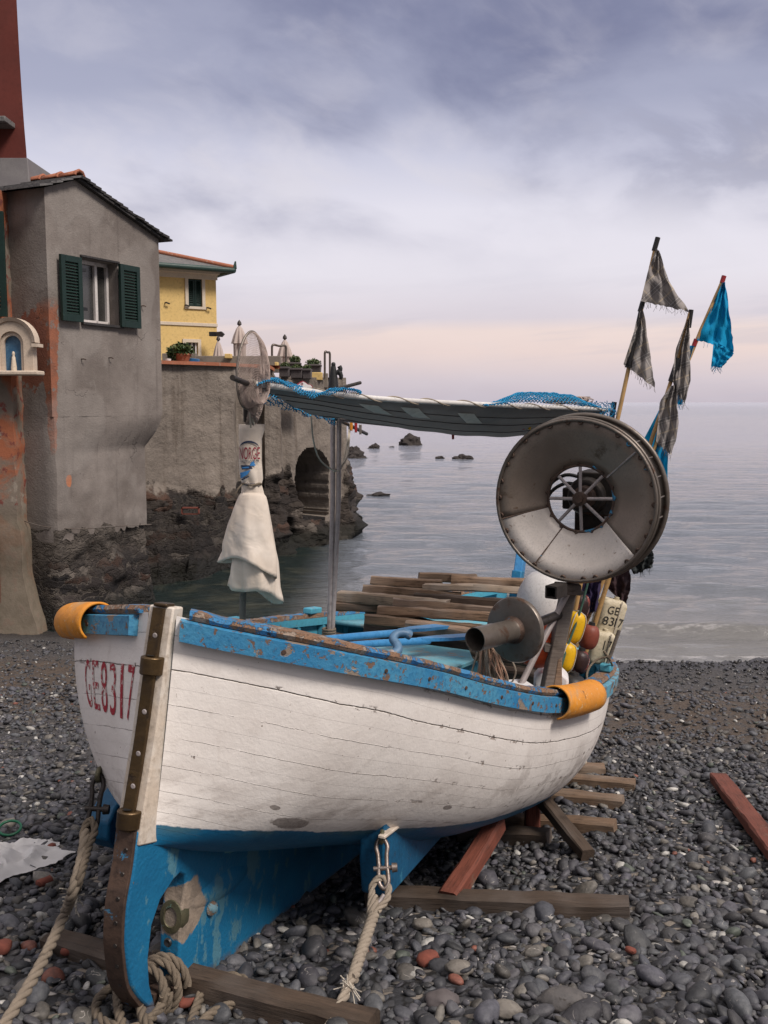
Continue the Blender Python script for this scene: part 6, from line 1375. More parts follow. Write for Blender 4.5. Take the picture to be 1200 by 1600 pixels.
for i in range(G_.shape[0]):
    for j in range(G_.shape[1]):
        p = G_[i, j]; G_[i, j] += NF.n*.012*fbm(p[0]*3, p[1]*3, p[2]*3)
G_[-1, :, 2] += np.array([.09*fbm(j*.13, 2, 1) + .05*fbm(j*.7, 5, 1) for j in range(G_.shape[1])])
b = MB(); b.grid(G_); b.build('lower_wall', M['plaster'], gh, smooth=50, fixn=False)
rows = []
for k in np.linspace(0, 1, 40): rows.append(ring(z_b + .16 + (SEA - .25 - z_b - .16)*k, dinset + .015 - .03*k + .02*math.sin(k*6), .0 - .05*k))
G_ = np.array(rows)
for i in range(G_.shape[0]):
    for j in range(G_.shape[1]):
        p = G_[i, j].copy(); n_ = NF.n if 20 < j < 74 else np.array([-.43, -.9, 0]) if j <= 20 else NF.e
        amp = .17*min(1, i/7); G_[i, j] += n_*amp*(fbm(p[0]*1.6, p[1]*1.6, p[2]*2.4, 5)*.6 + .07*fbm(p[0]*6, p[1]*6, p[2]*8, 3)) + np.array([0, 0, .03*fbm(p[0]*5, p[1]*5, p[2]*5)])
b = MB(); b.grid(G_); b.build('rubble_foundation', M['rubble'], gh, smooth=60, fixn=False)
# roof of stepped slates
b = MB(); nst = 17; th = .022; ov = .10; bd = np.array([-.9, .43, 0]); 
for k in range(nst):
    d0 = d_ap + (NF.L + .16 - d_ap)*k/nst; d1 = d_ap + (NF.L + .16 - d_ap)*(k + 1)/nst + .05; sl = (z_f - z_ap)/(NF.L - d_ap)
    z0 = z_ap + sl*(d0 - d_ap) + .035 + .012; z1 = z_ap + sl*(d1 - d_ap) + .035 + .034; jit = RNG.uniform(-.02, .02)
    p0, p1 = NF.P(d0, z0, ov + jit), NF.P(d1, z1 - .0, ov + jit); q = bd*3.4; t = np.array([0, 0, -th - RNG.uniform(0, .012)])
    V = [p0, p1, p1 + q, p0 + q]; b.prism(V, t)
b.prism([NF.P(d_ap - .02, z_ap - .005, .07), NF.P(NF.L + .08, ztop(NF.L) - .035, .07), NF.P(NF.L + .08, ztop(NF.L) - .035, .07) + bd*3.3, NF.P(d_ap - .02, z_ap - .005, .07) + bd*3.3], (0, 0, .03))
rf = b.build('roof', M['slatedk'], gh, smooth=0)
b = MB()
for k in range(4):
    d1 = -.17 + (d_ap + .17)*k/4; d2 = -.17 + (d_ap + .17)*(k + 1)/4 + .03; sl = (z_ap - z_n)/d_ap
    p0, p1 = NF.P(d1, z_n + sl*d1 + .065, ov), NF.P(d2, z_n + sl*d2 + .045, ov); b.prism([p0, p1, p1 + bd*3.4, p0 + bd*3.4], (0, 0, -.026))
b.build('front_roof', M['slate'], gh, smooth=0)
b = MB()
for k in range(9):
    c0 = NF.P(d_ap + .01, z_ap + .055, .06) + bd*(.30*k); c1 = c0 + bd*.33; g = []
    for q, rr_ in ((0, .085), (1, .07)):
        c = c0*(1 - q) + c1*q; g.append([c + NF.e*rr_*math.cos(a) + np.array([0, 0, rr_*.75*math.sin(a) - .02 + .012*(1 - q)]) for a in np.linspace(0, math.pi, 12)])
    b.grid(np.array(g)); b.tube([g[0][0], g[0][3], g[0][6], g[0][9], g[0][11]], .014, 6)
b.build('ridge_tiles', M['terra'], gh, solid=.014, smooth=50)
# window with two shutters
wn = MB(); fo0, fo1 = -.20, -.15; t_ = .045
dm = wd0 + (wd1 - wd0)*.62; we = wd1 - .005
for a, c, lo, hi in [(wd0, wd0 + t_, wz0, wz1), (dm - .02, dm + .03, wz0, wz1), (we - .045, we, wz0, wz1), (wd0, we, wz0, wz0 + .05), (wd0, we, wz1 - .05, wz1)]: slab(wn, NF, a, c, lo, hi, fo0, fo1)
win = wn.build('window_frame', M['upvc'], gh, bevel=.006, smooth=0)
b = MB(); slab(b, NF, wd0 + .02, we - .02, wz0 + .02, wz1 - .02, -.215, -.19); b.build('pane', M['glass'], win, smooth=0)
b = MB(); slab(b, NF, wd0 - .06, wd1 + .05, wz0 - .035, wz0 - .001, -.16, .05); b.build('sill', M['slatedk'], gh, bevel=.004)
b = MB(); slab(b, NF, wd0 - .04, wd1 + .02, wz1 + .001, wz1 + .03, -.1, .03); b.build('lintel', M['slatedk'], gh, bevel=.004)
s1 = NF.hit(93, 398, .06); s2 = NF.hit(129, 503, .06); sh1 = shutter(NF, s1[0], s2[0], NF.hit(111, 502, .06)[1], NF.hit(111, 400, .06)[1], .045, .085, M['shutter'], gh, nl=17, fw=.07)
s1 = NF.hit(186, 415, .06); s2 = NF.hit(219, 512, .06); sh2 = shutter(NF, s1[0], s2[0], NF.hit(202, 512, .06)[1], NF.hit(202, 415, .06)[1], .045, .085, M['shutter'], gh, nl=17, fw=.07)
for sh_, dd, zz in ((sh1, wd0 - .02, 0), (sh2, wd1 + .02, 0)):
    for kz in (.2, .8): b = MB(); slab(b, NF, dd - .04, dd + .04, wz0 + (wz1 - wz0)*kz - .02, wz0 + (wz1 - wz0)*kz + .02, .02, .05); b.build('hinge', M['black'], sh_)
for (px, py) in [(126, 964), (170, 559), (221, 478), (127, 561)]:
    if py < 900: b = MB(); d, z = NF.hit(px, py); b.tube([NF.P(d, z, -.01), NF.P(d, z, .05), NF.P(d + .03, z - .01, .05)], .008, 6); b.build('wall_hook', M['iron'], gh)
b = MB(); pts = []
for px, py in [(22, 806), (75, 822), (118, 826), (160, 823), (232, 819)]: 
    w_ = SD if px < 76 else NF; d, z = w_.hit(px, py, 0 if px < 76 else -.02); pts.append(w_.P(d, z, .06 if px < 76 else .03))
b.tube(bez(pts, 30), .006, 6); b.build('cable', M['post'], gh, smooth=60)

# ------------------------------------------------------------------ red house at the left edge
rh = thing('red_house', 'tall dark red house cut off by the left edge with patched lower wall', 'house', at(-60, 980, 12.6))
LW = Wall(at(-420, 600, 12.36), at(12, 600, 12.36))
dL = LW.hit(12, 600)[0]; zt = LW.hit(8, 292)[1]
b = MB(); g = []
for i, z in enumerate(np.linspace(-1.5, zt, 60)):
    row = []
    flare = .22*max(0, (-.55 - z)/.8) + .05*(z < .12)
    edge = dL + (.0 if z > 2.6 else .05) + flare + .02*fbm(z*4, 1, 2); edge = edge - (.06 if z > 2.0 else 0)
    for d in np.linspace(0, 1, 30): row.append(LW.P(d*edge, z, .02*fbm(d*9, z*2, 1) + flare*.5*d))
    row.append(row[-1] - LW.n*.5); g.append(row)
b.grid(np.array(g)); b.build('lower_wall', M['leftwall'], rh, smooth=50, fixn=False)
_e = at(38, 200, 13.3); TW = Wall(at(-420, 200, 13.3), _e); dT = TW.hit(38, 200)[0]; zb_ = TW.hit(38, 248)[1]; zt_ = zb_ + 8
b = MB(); g = []
for z in np.linspace(zb_ - 1.2, zt_, 30):
    k = max(0, (zb_ + .5 - z)); g.append([TW.P(0, z), TW.P(dT*.5, z), TW.P(dT - .05 + .07*math.exp(-max(0, z - zb_)/1.2), z), TW.P(dT - .05 + .07*math.exp(-max(0, z - zb_)/1.2), z) + np.array([_e[0]*1.05, 13.3, 0])*.25])
b.grid(np.array(g)); b.build('upper_wall', M['redwall'], rh, smooth=30, fixn=False)
b = MB(); d1_, z1_ = TW.hit(47, 290); b.prism([TW.P(dT - .4, zb_ + .01, .01), TW.P(dT + .03, zb_ + .01, .01), TW.P(dT + .10, zb_ - .40, .16), TW.P(dT - .5, zb_ - .42, .16)], -TW.n*1.0); b.build('flashing', M['lead'], rh, smooth=0, bevel=.01)
b = MB(); d1_, z1_ = TW.hit(24, 199); slab(b, TW, d1_ - 1.2, d1_, z1_ - .02, z1_ + .05, .0, .35); b.build('stone_eave', M['slate'], rh, bevel=.01)
s1 = LW.hit(5, 330, .05); s2 = LW.hit(5, 495, .05); shutter(LW, s1[0] - .6, s1[0], s2[1], s1[1], .03, .07, M['shutter'], rh, nl=22, fw=.07)
b = MB(); c = LW.hit(-2, 840); slab(b, LW, c[0] - .5, c[0] + .01, LW.hit(0, 970)[1], c[1], .03, .06); b.build('red_board', M['redwall'], rh, bevel=.004)

# wayside shrine
SW = Wall(at(-40, 540, 12.32), at(72, 540, 12.32)); ws = thing('wall_shrine', 'small arched wall shrine with blue niche and statuette at the corner of the red house', 'shrine', SW.P(SW.hit(30, 585)[0], SW.hit(30, 585)[1]))
cd_, zc = SW.hit(24, 540); base = SW.hit(24, 580)[1]; k_ = 12.32/F
def arch_pts(hw, ztop_, zbot, n=18): 
    r_ = hw; return [(-hw, zbot), (hw, zbot)] + [(hw*math.cos(a), ztop_ - hw + hw*math.sin(a)) for a in np.linspace(0, math.pi, n)]
def arch_ring(b, hw0, hw1, zt0, zt1, zbot, o0, o1):
    P0, P1 = arch_pts(hw0, zt0, zbot)[1:], arch_pts(hw1, zt1, zbot)[1:]; P0.append((-hw0, zbot)); P1.append((-hw1, zbot)); g = []
    for p, q in zip(P0, P1): g.append([SW.P(cd_ + p[0], p[1], o1), SW.P(cd_ + q[0], q[1], o1), SW.P(cd_ + q[0], q[1], o0), SW.P(cd_ + p[0], p[1], o0), SW.P(cd_ + p[0], p[1], o1)])
    b.grid(np.array(g)); 
zt1 = SW.hit(24, 503)[1]
b = MB(); arch_ring(b, 18*k_, 33*k_, zt1 - .12, zt1, base, .0, .13); b.build('surround', M['shrine'], ws, smooth=30, bevel=.006)
b = MB(); arch_ring(b, 13*k_, 18*k_, zt1 - .17, zt1 - .12, base, .0, .10); b.build('inner_arch', M['shrine'], ws, smooth=30, bevel=.004)
b = MB()
pa = arch_pts(38*k_, zt1 + .045, zt1 - .28); pb_ = arch_pts(32*k_, zt1 + .0, zt1 - .28); g = []
for p, q in zip(pa[2:], pb_[2:]): g.append([SW.P(cd_ + p[0], p[1], .18), SW.P(cd_ + q[0], q[1], .15), SW.P(cd_ + q[0], q[1], 0), SW.P(cd_ + p[0], p[1], 0), SW.P(cd_ + p[0], p[1], .18)])
b.grid(np.array(g)); 
for s_ in (1, ): slab(b, SW, cd_ + 33*k_, cd_ + 43*k_, zt1 - .31, zt1 - .27, 0, .19)
b.build('hood_moulding', M['shrine'], ws, smooth=30)
b = MB(); P0 = [SW.P(cd_ + p[0], p[1], .05) for p in arch_pts(13.5*k_, zt1 - .165, base)]; b.prism(P0, -SW.n*.03); b.build('niche', M['niche'], ws, smooth=0)
b = MB(); slab(b, SW, cd_ - 60*k_, cd_ + 44*k_, base - .055, base, 0, .26); b.build('shelf', M['shrine'], ws, bevel=.015)
b = MB(); b.lathe(SW.P(cd_ + .0, base, .075), (0, 0, 1), [(.035, 0), (.034, .05), (.026, .12), (.020, .17), (.012, .182), (.018, .20), (.018, .215), (.008, .235), (.0001, .237)], 14); b.build('statuette', M['trim'], ws, smooth=60)

# ------------------------------------------------------------------ terrace wall and rocks
tw = thing('terrace_wall', 'streaked concrete terrace wall with buttresses and a dark arch above the sea', 'wall', at(366, 800, 18.2))
TP = [(190, 16.4), (253, 17.2), (300, 17.7), (366, 18.2), (369, 19.3), (411, 19.6), (414, 19.2), (436, 19.3), (440, 20.0), (455, 20.1), (540, 21.6), (541, 30)]
pxs = np.array([p[0] for p in TP], float); Ys = np.array([p[1] for p in TP])
plan = np.array([at(a, 620, y)[:2] for a, y in TP]); dd = np.r_[0, np.cumsum(np.linalg.norm(np.diff(plan, axis=0), axis=1))]
NU_, NZ_ = 330, 130; u = np.unique(np.r_[np.linspace(0, dd[-2], NU_ - 14), np.linspace(dd[-2], dd[-1], 15)])
X = np.interp(u, dd, plan[:, 0]); Yv = np.interp(u, dd, plan[:, 1]); PX = np.interp(u, dd, pxs)
topz = np.array([at(a, hermite(a, [190, 253, 366, 425, 432, 541], [567, 569, 573, 577, 589, 590]), y)[2] for a, y in zip(PX, Yv)])
topz[u > dd[-2]] = topz[u <= dd[-2]][-1]
zr_px = lambda a: np.interp(a, [190, 360, 385, 405, 432, 452, 466, 500, 520, 531, 541], [764, 770, 758, 755, 738, 728, 800, 816, 812, 770, 720])
tx, ty = np.gradient(X, u), np.gradient(Yv, u); nxv, nyv = ty, -tx; Lm = np.hypot(nxv, nyv); nxv, nyv = nxv/Lm, nyv/Lm
g = np.zeros((len(u), NZ_, 3)); rk = np.zeros((len(u), NZ_))
for i in range(len(u)):
    zr = at(PX[i], zr_px(PX[i]), Yv[i])[2]
    for j in range(NZ_):
        z = SEA - .35 + (topz[i] - SEA + .35)*j/(NZ_ - 1); d = 0; r_ = .5 + (zr - z)/.9
        py = proj(np.array([X[i], Yv[i], z]))[1]
        d = .05*fbm(X[i]*.8, Yv[i]*.8, z*.8) 
        rockiness = float(sstep(r_, .35, .75)); f5 = fbm(X[i]*1.1 + 3, Yv[i]*1.1, z*1.6, 5)
        d += rockiness*(.06 + .26*f5 + .05*fbm(X[i]*4, Yv[i]*4, z*6, 3) + .25*max(0, -z - .3))
        if PX[i] < 380: d += .0
        if u[i] <= dd[-2]:
            hx = (PX[i] - 486 + 2.5*fbm(py*.035, 3, 1))/25.0
            if abs(hx) < 1 and z > SEA + .35 and py > 700 + 34*(1 - math.sqrt(1 - hx*hx)) - 2*fbm(PX[i]*.3, py*.1, 1) and py < 812: d = -1.7 + .1*f5; r_ = 2.3 if PX[i] < 496 else .35  # arch recess marked here for its painted shade
            if abs(hx) < 1.1 and py >= 806 and py < 822: d = max(d, .15)
        else: d = d*.5 + .25*f5*rockiness
        g[i, j] = (X[i] + nxv[i]*d, Yv[i] + nyv[i]*d, z); rk[i, j] = r_
b = MB(); b.grid(g); b.at['rk'] = rk.ravel(); b.build('concrete_face', M['terrace'], tw, smooth=50, fixn=False)
ztop_ = float(topz[0]); P = [np.array([X[i], Yv[i], topz[i] - .03]) for i in range(0, len(u), 6)]
b = MB(); g = [[p, np.array([p[0]*1.5 - 1, max(p[1]*1.6, 30), p[2]])] for p in P]; b.grid(np.array(g)); b.at['rk'] = np.zeros(b.n); b.build('terrace_top', M['stucco'], tw, smooth=0)
m = np.where((PX > 200) & (PX < 428))[0][::3]; b = MB(); g = []
for i in m: 
    p = np.array([X[i], Yv[i], topz[i]]); n_ = np.array([nxv[i], nyv[i], 0]); g.append([p + n_*.10, p + n_*.10 + np.array([0, 0, .06]), p - n_*.3 + np.array([0, 0, .06]), p - n_*.3, p + n_*.10])
b.grid(np.array(g)); b.build('coping', M['terra'], tw, smooth=30)
b = MB()
for (x0, x1, y0, y1, Y) in [(253, 306, 552, 572, 21.0), (306, 438, 556, 576, 20.6), (505, 512, 583, 600, 21.0)]:
    A, B = at(x0, y0, Y), at(x1, y0 + 1, Y); z0 = at(x0, y1 + 6, Y)[2]; b.box(np.array([(A[0] + B[0])/2, Y + .1, (A[2] + z0)/2]), ((B[0] - A[0])/2, 0, 0), (0, .1, 0), (0, 0, (A[2] - z0)/2))
b.build('parapet', M['stucco'], tw, bevel=.01)
b = MB()
for (x0, x1, y0, y1, Y) in [(430, 435, 566, 574, 20.2), (486, 504, 582, 591, 20.9), (352, 362, 553, 557, 20.5)]:
    A, B = at(x0, y0, Y), at(x1, y1 + 3, Y); b.box((A + B)/2, ((B[0] - A[0])/2, 0, 0), (0, .12, 0), (0, 0, (A[2] - B[2])/2))
b.build('yellow_block', M['yellow'], tw, bevel=.01)
c = at(399, 634, 19.5); b = MB(); b.tube([c + np.array([0, -.0, 0]), c + np.array([.02, -.3, -.02])], .05, 12); b.build('drain_pipe', M['darkmetal'], tw, smooth=60)
# plaque
pq = thing('wall_plaque', 'white scalloped plaque with dark red border on the terrace wall', 'plaque', at(474, 625, 19.4)); PW = Wall(at(440, 610, 19.55), at(500, 610, 19.95))
d0, z0 = PW.hit(459, 632); d1, z1 = PW.hit(487, 596)
def plq(k, o): 
    w_ = (d1 - d0)/2*k; c = (d0 + d1)/2; h_ = (z1 - z0); zz = z0 + (1 - k)*.3
    return [PW.P(c + a*w_, zz + h_*k*hq, o) for a, hq in [(-1, 0), (1, 0), (1, .78), (.8, .86), (.55, .86), (.25, .95), (0, 1.0), (-.25, .95), (-.55, .86), (-.8, .86), (-1, .78)]]
b = MB(); b.prism(plq(1.06, .02), -PW.n*.05); b.build('border', M['redprint'], pq); b = MB(); b.prism(plq(.96, .03), -PW.n*.03); pf = b.build('plate', M['white'], pq)
b = MB(); c = PW.P((d0 + d1)/2 - .03, z1 - .05, .035); b.lathe(c, PW.n, [(.02 + .006*math.cos(t), .004*math.sin(t)) for t in np.linspace(0, 6.28, 7)[:-1]], 14, closed=True); b.box(PW.P((d0 + d1)/2 + .03, (z0 + z1)/2, .034), PW.e*.035, np.array([0, 0, .03]), PW.n*.003); b.build('emblem', M['redprint'], pf)
# rock ledges below the terrace
b = MB(); g = []; nu, nv = 120, 70; rkk = []
for i in range(nu):
    px = 150 + 265*i/(nu - 1); row = []
    for j in range(nv):
        v = j/(nv - 1); ybase = np.interp(px, [150, 230, 300, 365, 400, 415], [880, 856, 834, 832, 846, 828]); ytop = np.interp(px, [150, 230, 360, 385, 415], [752, 757, 768, 752, 770]); Yb = np.interp(px, [150, 300, 415], [14.8, 16.2, 18.6]); Yt = np.interp(px, [150, 253, 366, 385, 415], [16.6, 17.4, 18.3, 19.3, 19.7])
        s_ = v*6.2 + .8*fbm(px*.014, v*1.5, 1) + px*.003; st_ = (math.floor(s_) + sstep(s_ % 1, .72, .99))/6.2; Y = Yb + (Yt - Yb)*v; zt2 = at(px, ytop, Yt)[2]
        z = SEA - .2 + (zt2 - SEA + .22)*np.clip(st_*.92 + .02, 0, 1.1) + .07*fbm(px*.015, v*5, 5); x = at(px, 700, Y)[0]
        row.append((x + .06*fbm(px*.03, v*4, 9), Y + .12*fbm(px*.03, v*5, 2, 4), (SEA - .6 if j == 0 else z + .04*fbm(px*.2, v*22, 7)))); rkk.append(1.0 + .0*v)
    g.append(row)
b.grid(np.array(g)); b.at['rk'] = np.array(rkk); b.build('rock_ledge', M['ledge'], label='dark layered rock ledges below the terrace wall behind the grey house', cat='rocks', smooth=40, fixn=False)
def rock(c, sx, sy, sz, seed, mat='rock', **kw):
    V, Fc = ico(4); Wv = V*np.array([1 + .45*fbm(*(v*1.3 + seed), 4) + .16*fbm(*(v*4 + seed), 3) for v in V])[:, None]; Wv[:, 2] = np.where(Wv[:, 2] > 0, Wv[:, 2], Wv[:, 2]*.5); b = MB(); b.add(Wv*np.array([sx, sy, sz]) + c, Fc); return b.build('rock', M[mat], smooth=40, **kw)
def seaat(px, py):
    r = ray(px, py); k = (SEA - EYE)/r[2]; return np.array([0, 0, EYE]) + r*k
for i, (px, py, w_, h_, l) in enumerate([(645, 696, 18, 17, 'pointed dark sea rock, tallest of the rocks beyond the awning'), (585, 701, 9, 9, 'small dark sea rock left of the pointed one'), (612, 699, 5, 3, 'tiny sea rock between the two larger ones'), (553, 716, 17, 12, 'low dark rock off the tip of the terrace wall'), (553, 706, 9, 9, 'dark rock just behind the low one off the terrace tip'), (688, 717, 7, 6, 'small sea rock left of the flat one'), (724, 718, 16, 9, 'flat dark sea rock furthest right'), (592, 775, 19, 6, 'flat rock awash nearest to the shore')]):
    p = seaat(px, py); k = p[1]/F; rock(p + np.array([0, .3, -.05]), w_*k, w_*k*.8, h_*k*.95, i*7.3, label=l, cat='rock', group='rocks in the sea')
for i, (px, py, w_, h_, l) in enumerate([(255, 866, 26, 20, 'rounded boulder at the water left of the ledges'), (455, 822, 34, 42, 'big dark boulder below the buttress of the terrace wall'), (414, 812, 24, 44, 'dark boulder at the foot of the terrace corner'), (520, 826, 26, 20, 'boulder under the arch at the wall tip'), (380, 838, 22, 16, 'low boulder at the foot of the ledges')]):
    p = seaat(px, py); k = p[1]/F; rock(p + np.array([0, .5, 0]), w_*k, w_*k, h_*k, 50 + i*5.1, 'ledge', label=l, cat='boulder', group='boulders under the terrace')
b = MB(); TPt = Wall(at(285, 800, 16.9), at(312, 800, 16.9)); d0, z0 = TPt.hit(285, 803); d1, z1 = TPt.hit(312, 792)
for a, c, lo, hi in [(d0, d1, z1 - .02, z1), (d0, d1, z0, z0 + .012), (d0, d0 + .014, z0, z1), (d1 - .014, d1, z0, z1)]: slab(b, TPt, a, c, lo, hi, 0, .1)
b.build('crate', M['brick'], label='rusty open crate left on the rock ledge', cat='crate')

# ------------------------------------------------------------------ things on the terrace
def umbrella(px, ytop, ybot, Y, label, hw):
    t = thing('closed_umbrella', label, 'umbrella', at(px, ybot + 12, Y), 'closed umbrellas on the terrace'); k = Y/F; zt, zb2 = at(px, ytop, Y)[2], at(px, ybot + 25, Y)[2]; c = at(px, ytop, Y)
    b = MB(); b.tube([np.array([c[0], c[1], zb2]), np.array([c[0], c[1], zt])], .022, 8); b.build('pole', M['post'], t)
    b = MB(); b.lathe(np.array([c[0], c[1], zt]), (0, 0, 1), [(.012, -.03), (.05, .0), (.04, .05), (.0001, .10)], 10); b.build('finial', M['darkmetal'], t, smooth=60)
    g = []; H = zt - zb2 - .12
    for zq, r_, f in [(0, .06, 0), (-.06, .16, .1), (-.20, .28, .16), (-.34, .36, .20), (-.37, .38, .22), (-.375, .28, .2), (-.7, .27, .22), (-1.0, .30, .25), (-1.3, .30, .28)]: g.append([np.array([c[0] + r_*hw*(1 + f*math.sin(8*a))*math.cos(a), c[1] + r_*hw*(1 + f*math.sin(8*a))*math.sin(a), zt - .03 + zq]) for a in np.linspace(0, 6.283, 65)])
    b = MB(); b.grid(np.array(g)); b.build('folded_canopy', M['umb'], t, smooth=60)
umbrella(374, 507, 575, 21.4, 'closed pale umbrella behind the landing net, tallest of the three', .40); umbrella(445, 529, 575, 22.6, 'closed pale umbrella behind the steel railing right of the landing net', .40); umbrella(341, 531, 556, 24, 'closed pale umbrella half hidden by the yellow house corner', .30)
for px0, px1, y0, y1, Y, l in [(425, 447, 540, 580, 20.8, 'steel tube railing loop nearer the yellow house'), (507.5, 515.5, 550, 592, 20.9, 'narrow steel tube railing loop near the terrace tip')]:
    b = MB(); b.tube([at(px0, y1, Y), at(px0, y0 + 1, Y)], .024, 10); b.tube(bez([at(px0, y0 + 3, Y), at(px0 + .5, y0, Y), at((px0 + px1)/2, y0 + .5, Y + .1), at(px1 - .5, y0 + 1.5, Y + .2), at(px1, y0 + 4, Y + .2)], 24), .024, 10); b.tube([at(px1, y0 + 3, Y + .2), at(px1, y1, Y + .2)], .024, 10); b.build('railing', M['rim'], label=l, cat='railing', group='steel railings on the terrace', smooth=60)
def foliage(b, c, sx, sy, sz, n, size, mi=0):
    for k in range(n):
        d = nrm(RNG.normal(size=3)); r_ = RNG.uniform(.55, 1.05); p = c + d*np.array([sx, sy, sz])*r_*(1 + .15*fbm(*(d*2), 3)); a = nrm(RNG.normal(size=3)); e = nrm(np.cross(a, RNG.normal(size=3))); s_ = size*RNG.uniform(.6, 1.3); b.add([p - a*s_, p + e*s_*.45, p + a*s_, p - e*s_*.45], [(0, 1, 2, 3)], mi)
M['leaf2'] = weather('pale_leaves', (.08, .10, .03), (.11, .12, .045), 14, rough=.6)
def planter(x0, x1, y0, y1, Y, label, hgt):
    t = thing('planter_box', label, 'planter', at((x0 + x1)/2, y1, Y), 'grey planters on the terrace wall'); A, B = at(x0, y0, Y), at(x1, y1, Y); c = (A + B)/2; hx, hz = (B[0] - A[0])/2, (A[2] - B[2])/2
    b = MB(); b.prism([c + np.array([-hx*.9, -.16, -hz]), c + np.array([hx*.9, -.16, -hz]), c + np.array([hx, -.18, hz]), c + np.array([-hx, -.18, hz])], (0, .34, 0)); b.box(c + np.array([0, -.01, hz]), (hx*1.03, 0, 0), (0, .2, 0), (0, 0, .02)); b.build('box', M['planter'], t, bevel=.008)
    b = MB(); foliage(b, c + np.array([0, 0, hz + hgt*.4]), hx*.95, .16, hgt*.6, 300, .03); foliage(b, c + np.array([0, 0, hz + hgt*.5]), hx*.9, .15, hgt*.6, 120, .03, 1); b.build('shrub', [M['leaf'], M['leaf2']], t, smooth=0, fixn=False)
planter(437, 453, 575, 589, 20.1, 'grey planter at the left end of the row on the terrace wall', .10); planter(454, 473, 577, 591, 20.3, 'grey planter in the middle of the low row on the terrace wall', .09); planter(473, 487, 578, 592, 20.4, 'narrow grey planter at the right of the low row', .09); planter(477, 502, 571, 583, 21.6, 'large grey planter raised behind the low row', .13); planter(452, 470, 568, 577, 21.5, 'planter with rounded shrub behind the low row', .16)
pt = thing('potted_plant', 'leafy plant in a terracotta pot on the terrace wall beside the grey house', 'potted plant', at(285, 568, 17.9)); c = at(285, 566, 17.9)
b = MB(); b.lathe(c + np.array([0, 0, 0]), (0, 0, 1), [(.0001, 0), (.10, 0), (.15, .12), (.16, .12), (.16, .15), (.14, .15), (.13, .12)], 24); b.build('pot', M['terra'], pt, smooth=40)
b = MB(); foliage(b, c + np.array([-.03, 0, .20]), .23, .2, .13, 520, .045); foliage(b, c + np.array([-.16, 0, .12]), .10, .14, .10, 160, .04); foliage(b, c + np.array([0, 0, .25]), .19, .18, .09, 180, .04, 1); b.build('leaves', [M['leaf'], M['leaf2']], pt, smooth=0, fixn=False)
b = MB(); c = at(302, 567, 18.0); b.prism([c + np.array([-.09, 0, 0]), c + np.array([.085, 0, 0]), c + np.array([.095, 0, .07]), c + np.array([-.06, 0, .085])], (0, .14, 0)); b.build('tub', M['bluepl'], label='blue plastic tub on the terrace wall beside the potted plant', cat='tub', bevel=.008)
b = MB(); c = at(263, 567, 17.6); b.lathe(c, (0, 0, 1), [(.0001, 0), (.045, 0), (.05, .07), (.0001, .075)], 14); b.build('cup', M['white'], label='small white pot left of the leafy plant on the wall', cat='pot', smooth=40)

# ------------------------------------------------------------------ yellow house
yh = thing('yellow_house', 'yellow two storey house with grey slate roof and green shutters behind the terrace', 'house', at(300, 575, 27.9))
YA, YB = at(150, 500, 26.6), at(338.5, 500, 28.4); YW = Wall(YA, YB); zE = YW.hit(300, 424)[1]; zB = YW.hit(300, 575)[1]
w1 = (YW.hit(294, 470)[0], YW.hit(315.5, 470)[0], YW.hit(305, 479)[1], YW.hit(305, 436)[1]); w2 = (YW.hit(290, 545)[0], YW.hit(309, 545)[0], YW.hit(300, 556)[1], YW.hit(300, 535)[1])
b = MB(); wall_hole(b, YW, 0, YW.L, zB, lambda d: zE, [w1, w2], .12)
bk = -YW.n*7; p = YW.P(YW.L, zB); b.add([p, p + bk, p + bk + np.array([0, 0, zE - zB]), p + np.array([0, 0, zE - zB])], [(0, 1, 2, 3)]); p = YW.P(0, zB); b.add([p, p + bk, p + bk + np.array([0, 0, zE - zB]), p + np.array([0, 0, zE - zB])], [(3, 2, 1, 0)]); b.add([YW.P(0, zB) + bk, YW.P(YW.L, zB) + bk, YW.P(YW.L, zE) + bk, YW.P(0, zE) + bk], [(3, 2, 1, 0)])
b.build('wall', M['yellow'], yh, smooth=0)
b = MB(); zs = YW.hit(300, 507)[1]; slab(b, YW, 0, YW.L + .02, zs - .04, zs + .05, .001, .03); slab(b, YW, 0, YW.L + .03, zE - .20, zE - .0, .001, .05); slab(b, YW, 0, YW.L + .06, zE - .06, zE + .02, .001, .14); b.build('string_course', M['trim'], yh, bevel=.008)
for i, w_ in enumerate((w1, w2)):
    b = MB(); t_ = .09
    for a, c, lo, hi in [(w_[0] - t_, w_[0], w_[2], w_[3] + t_), (w_[1], w_[1] + t_, w_[2], w_[3] + t_), (w_[0], w_[1], w_[3], w_[3] + t_), (w_[0] - t_*1.2, w_[1] + t_*1.2, w_[2] - .07, w_[2])]: slab(b, YW, a, c, lo, hi, .002, .04)
    fr = b.build('window_surround', M['trim'], yh)
    b = MB(); slab(b, YW, w_[0] + .01, w_[1] - .01, w_[2] + .01, w_[3] - .01, -.10, -.08); b.build('pane', M['glass'], fr, smooth=0)
    if i == 0:
        dm = (w_[0] + w_[1])/2
        shutter(YW, w_[0], dm - .005, w_[2] + .005, w_[3] - .005, -.06, -.015, M['shutter'], fr, nl=12, fw=.045); shutter(YW, dm + .005, w_[1], w_[2] + .005, w_[3] - .005, -.06, -.015, M['shutter'], fr, nl=12, fw=.045)
    else:
        b = MB()
        for a in (w_[0] + .02, (w_[0] + w_[1])/2, w_[1] - .06): slab(b, YW, a, a + .04, w_[2], w_[3], -.075, -.03)
        b.build('mullion', M['upvc'], fr)
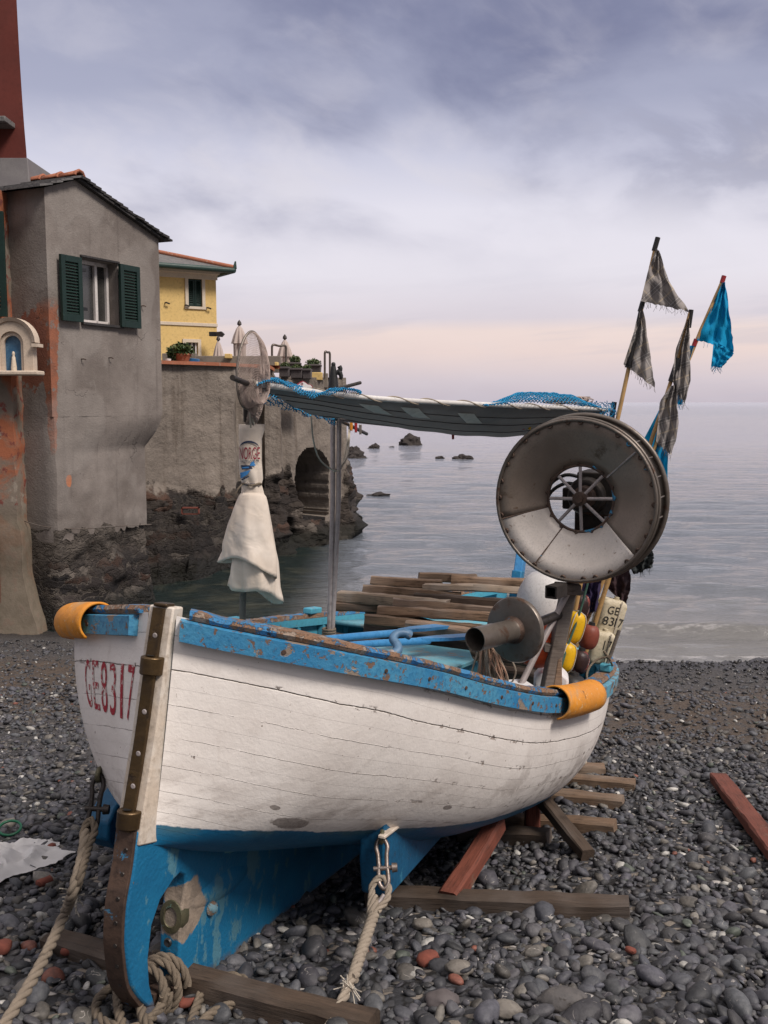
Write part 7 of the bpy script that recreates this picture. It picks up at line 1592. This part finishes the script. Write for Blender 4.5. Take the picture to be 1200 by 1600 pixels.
ex = .42; c0, c1 = YW.P(-ex, zE + .10, ex), YW.P(YW.L + ex - .06, zE + .10, ex); c2, c3 = c1 + bk - YW.n*ex*2, c0 + bk - YW.n*ex*2; ap = (c1 + c2)/2 - YW.e*3.4 + np.array([0, 0, 1.15]); ap2 = (c0 + c3)/2 + np.array([0, 0, 1.15])
b = MB(); b.add([c0, c1, c2, c3, ap, ap2], [(0, 1, 4, 5), (1, 2, 4), (2, 3, 5, 4), (3, 2, 1, 0)]); b.add([p + np.array([0, 0, -.06]) for p in (c0, c1, c2, c3)], [(0, 1, 2, 3)]); rf = b.build('roof', M['slate'], yh, smooth=0)
b = MB(); b.tube([c1 + np.array([0, 0, .03]), ap + np.array([0, 0, .03])], .07, 8); b.tube([ap, ap2], .07, 8); b.build('hip_tiles', M['terra'], rf, smooth=50)
b = MB(); b.tube([c0 + np.array([0, 0, -.05]), c1 + np.array([0, 0, -.05])], .075, 10); b.tube([c1 + np.array([0, 0, -.05]), c2 + np.array([0, 0, -.05])], .075, 10); b.tube([c1 + np.array([-.05, 0, -.05]), c1 + np.array([.03, 0, .02]), c1 + np.array([.05, 0, .20])], [.07, .06, .02], 8); b.build('gutter', M['gutter'], yh, smooth=50)
fl_ = thing('floodlight', 'black floodlight on an arm at the corner of the yellow house', 'floodlight', at(338, 527, 28.0)); c = at(334, 522, 27.9); b = MB(); b.box(c, (.12, 0, 0), (0, .08, 0), (0, 0, .06)); b.build('lamp_box', M['black'], fl_, bevel=.01); b = MB(); c2_ = at(344, 522, 27.8); b.prism([c2_ + np.array([-.1, -.1, -.06]), c2_ + np.array([.05, -.1, -.08]), c2_ + np.array([.12, -.1, .0]), c2_ + np.array([.05, -.1, .07]), c2_ + np.array([-.1, -.1, .05])], (0, .2, 0)); b.build('lamp_head', M['darkmetal'], fl_, bevel=.01)
for px, py in [(258, 473), (289, 477), (323, 481)]:
    d, z = YW.hit(px, py); b = MB(); b.tube([YW.P(d, z, 0), YW.P(d, z, .08), YW.P(d + .1, z - .03, .08)], .022, 6); b.build('shutter_hook', M['darkmetal'], yh)
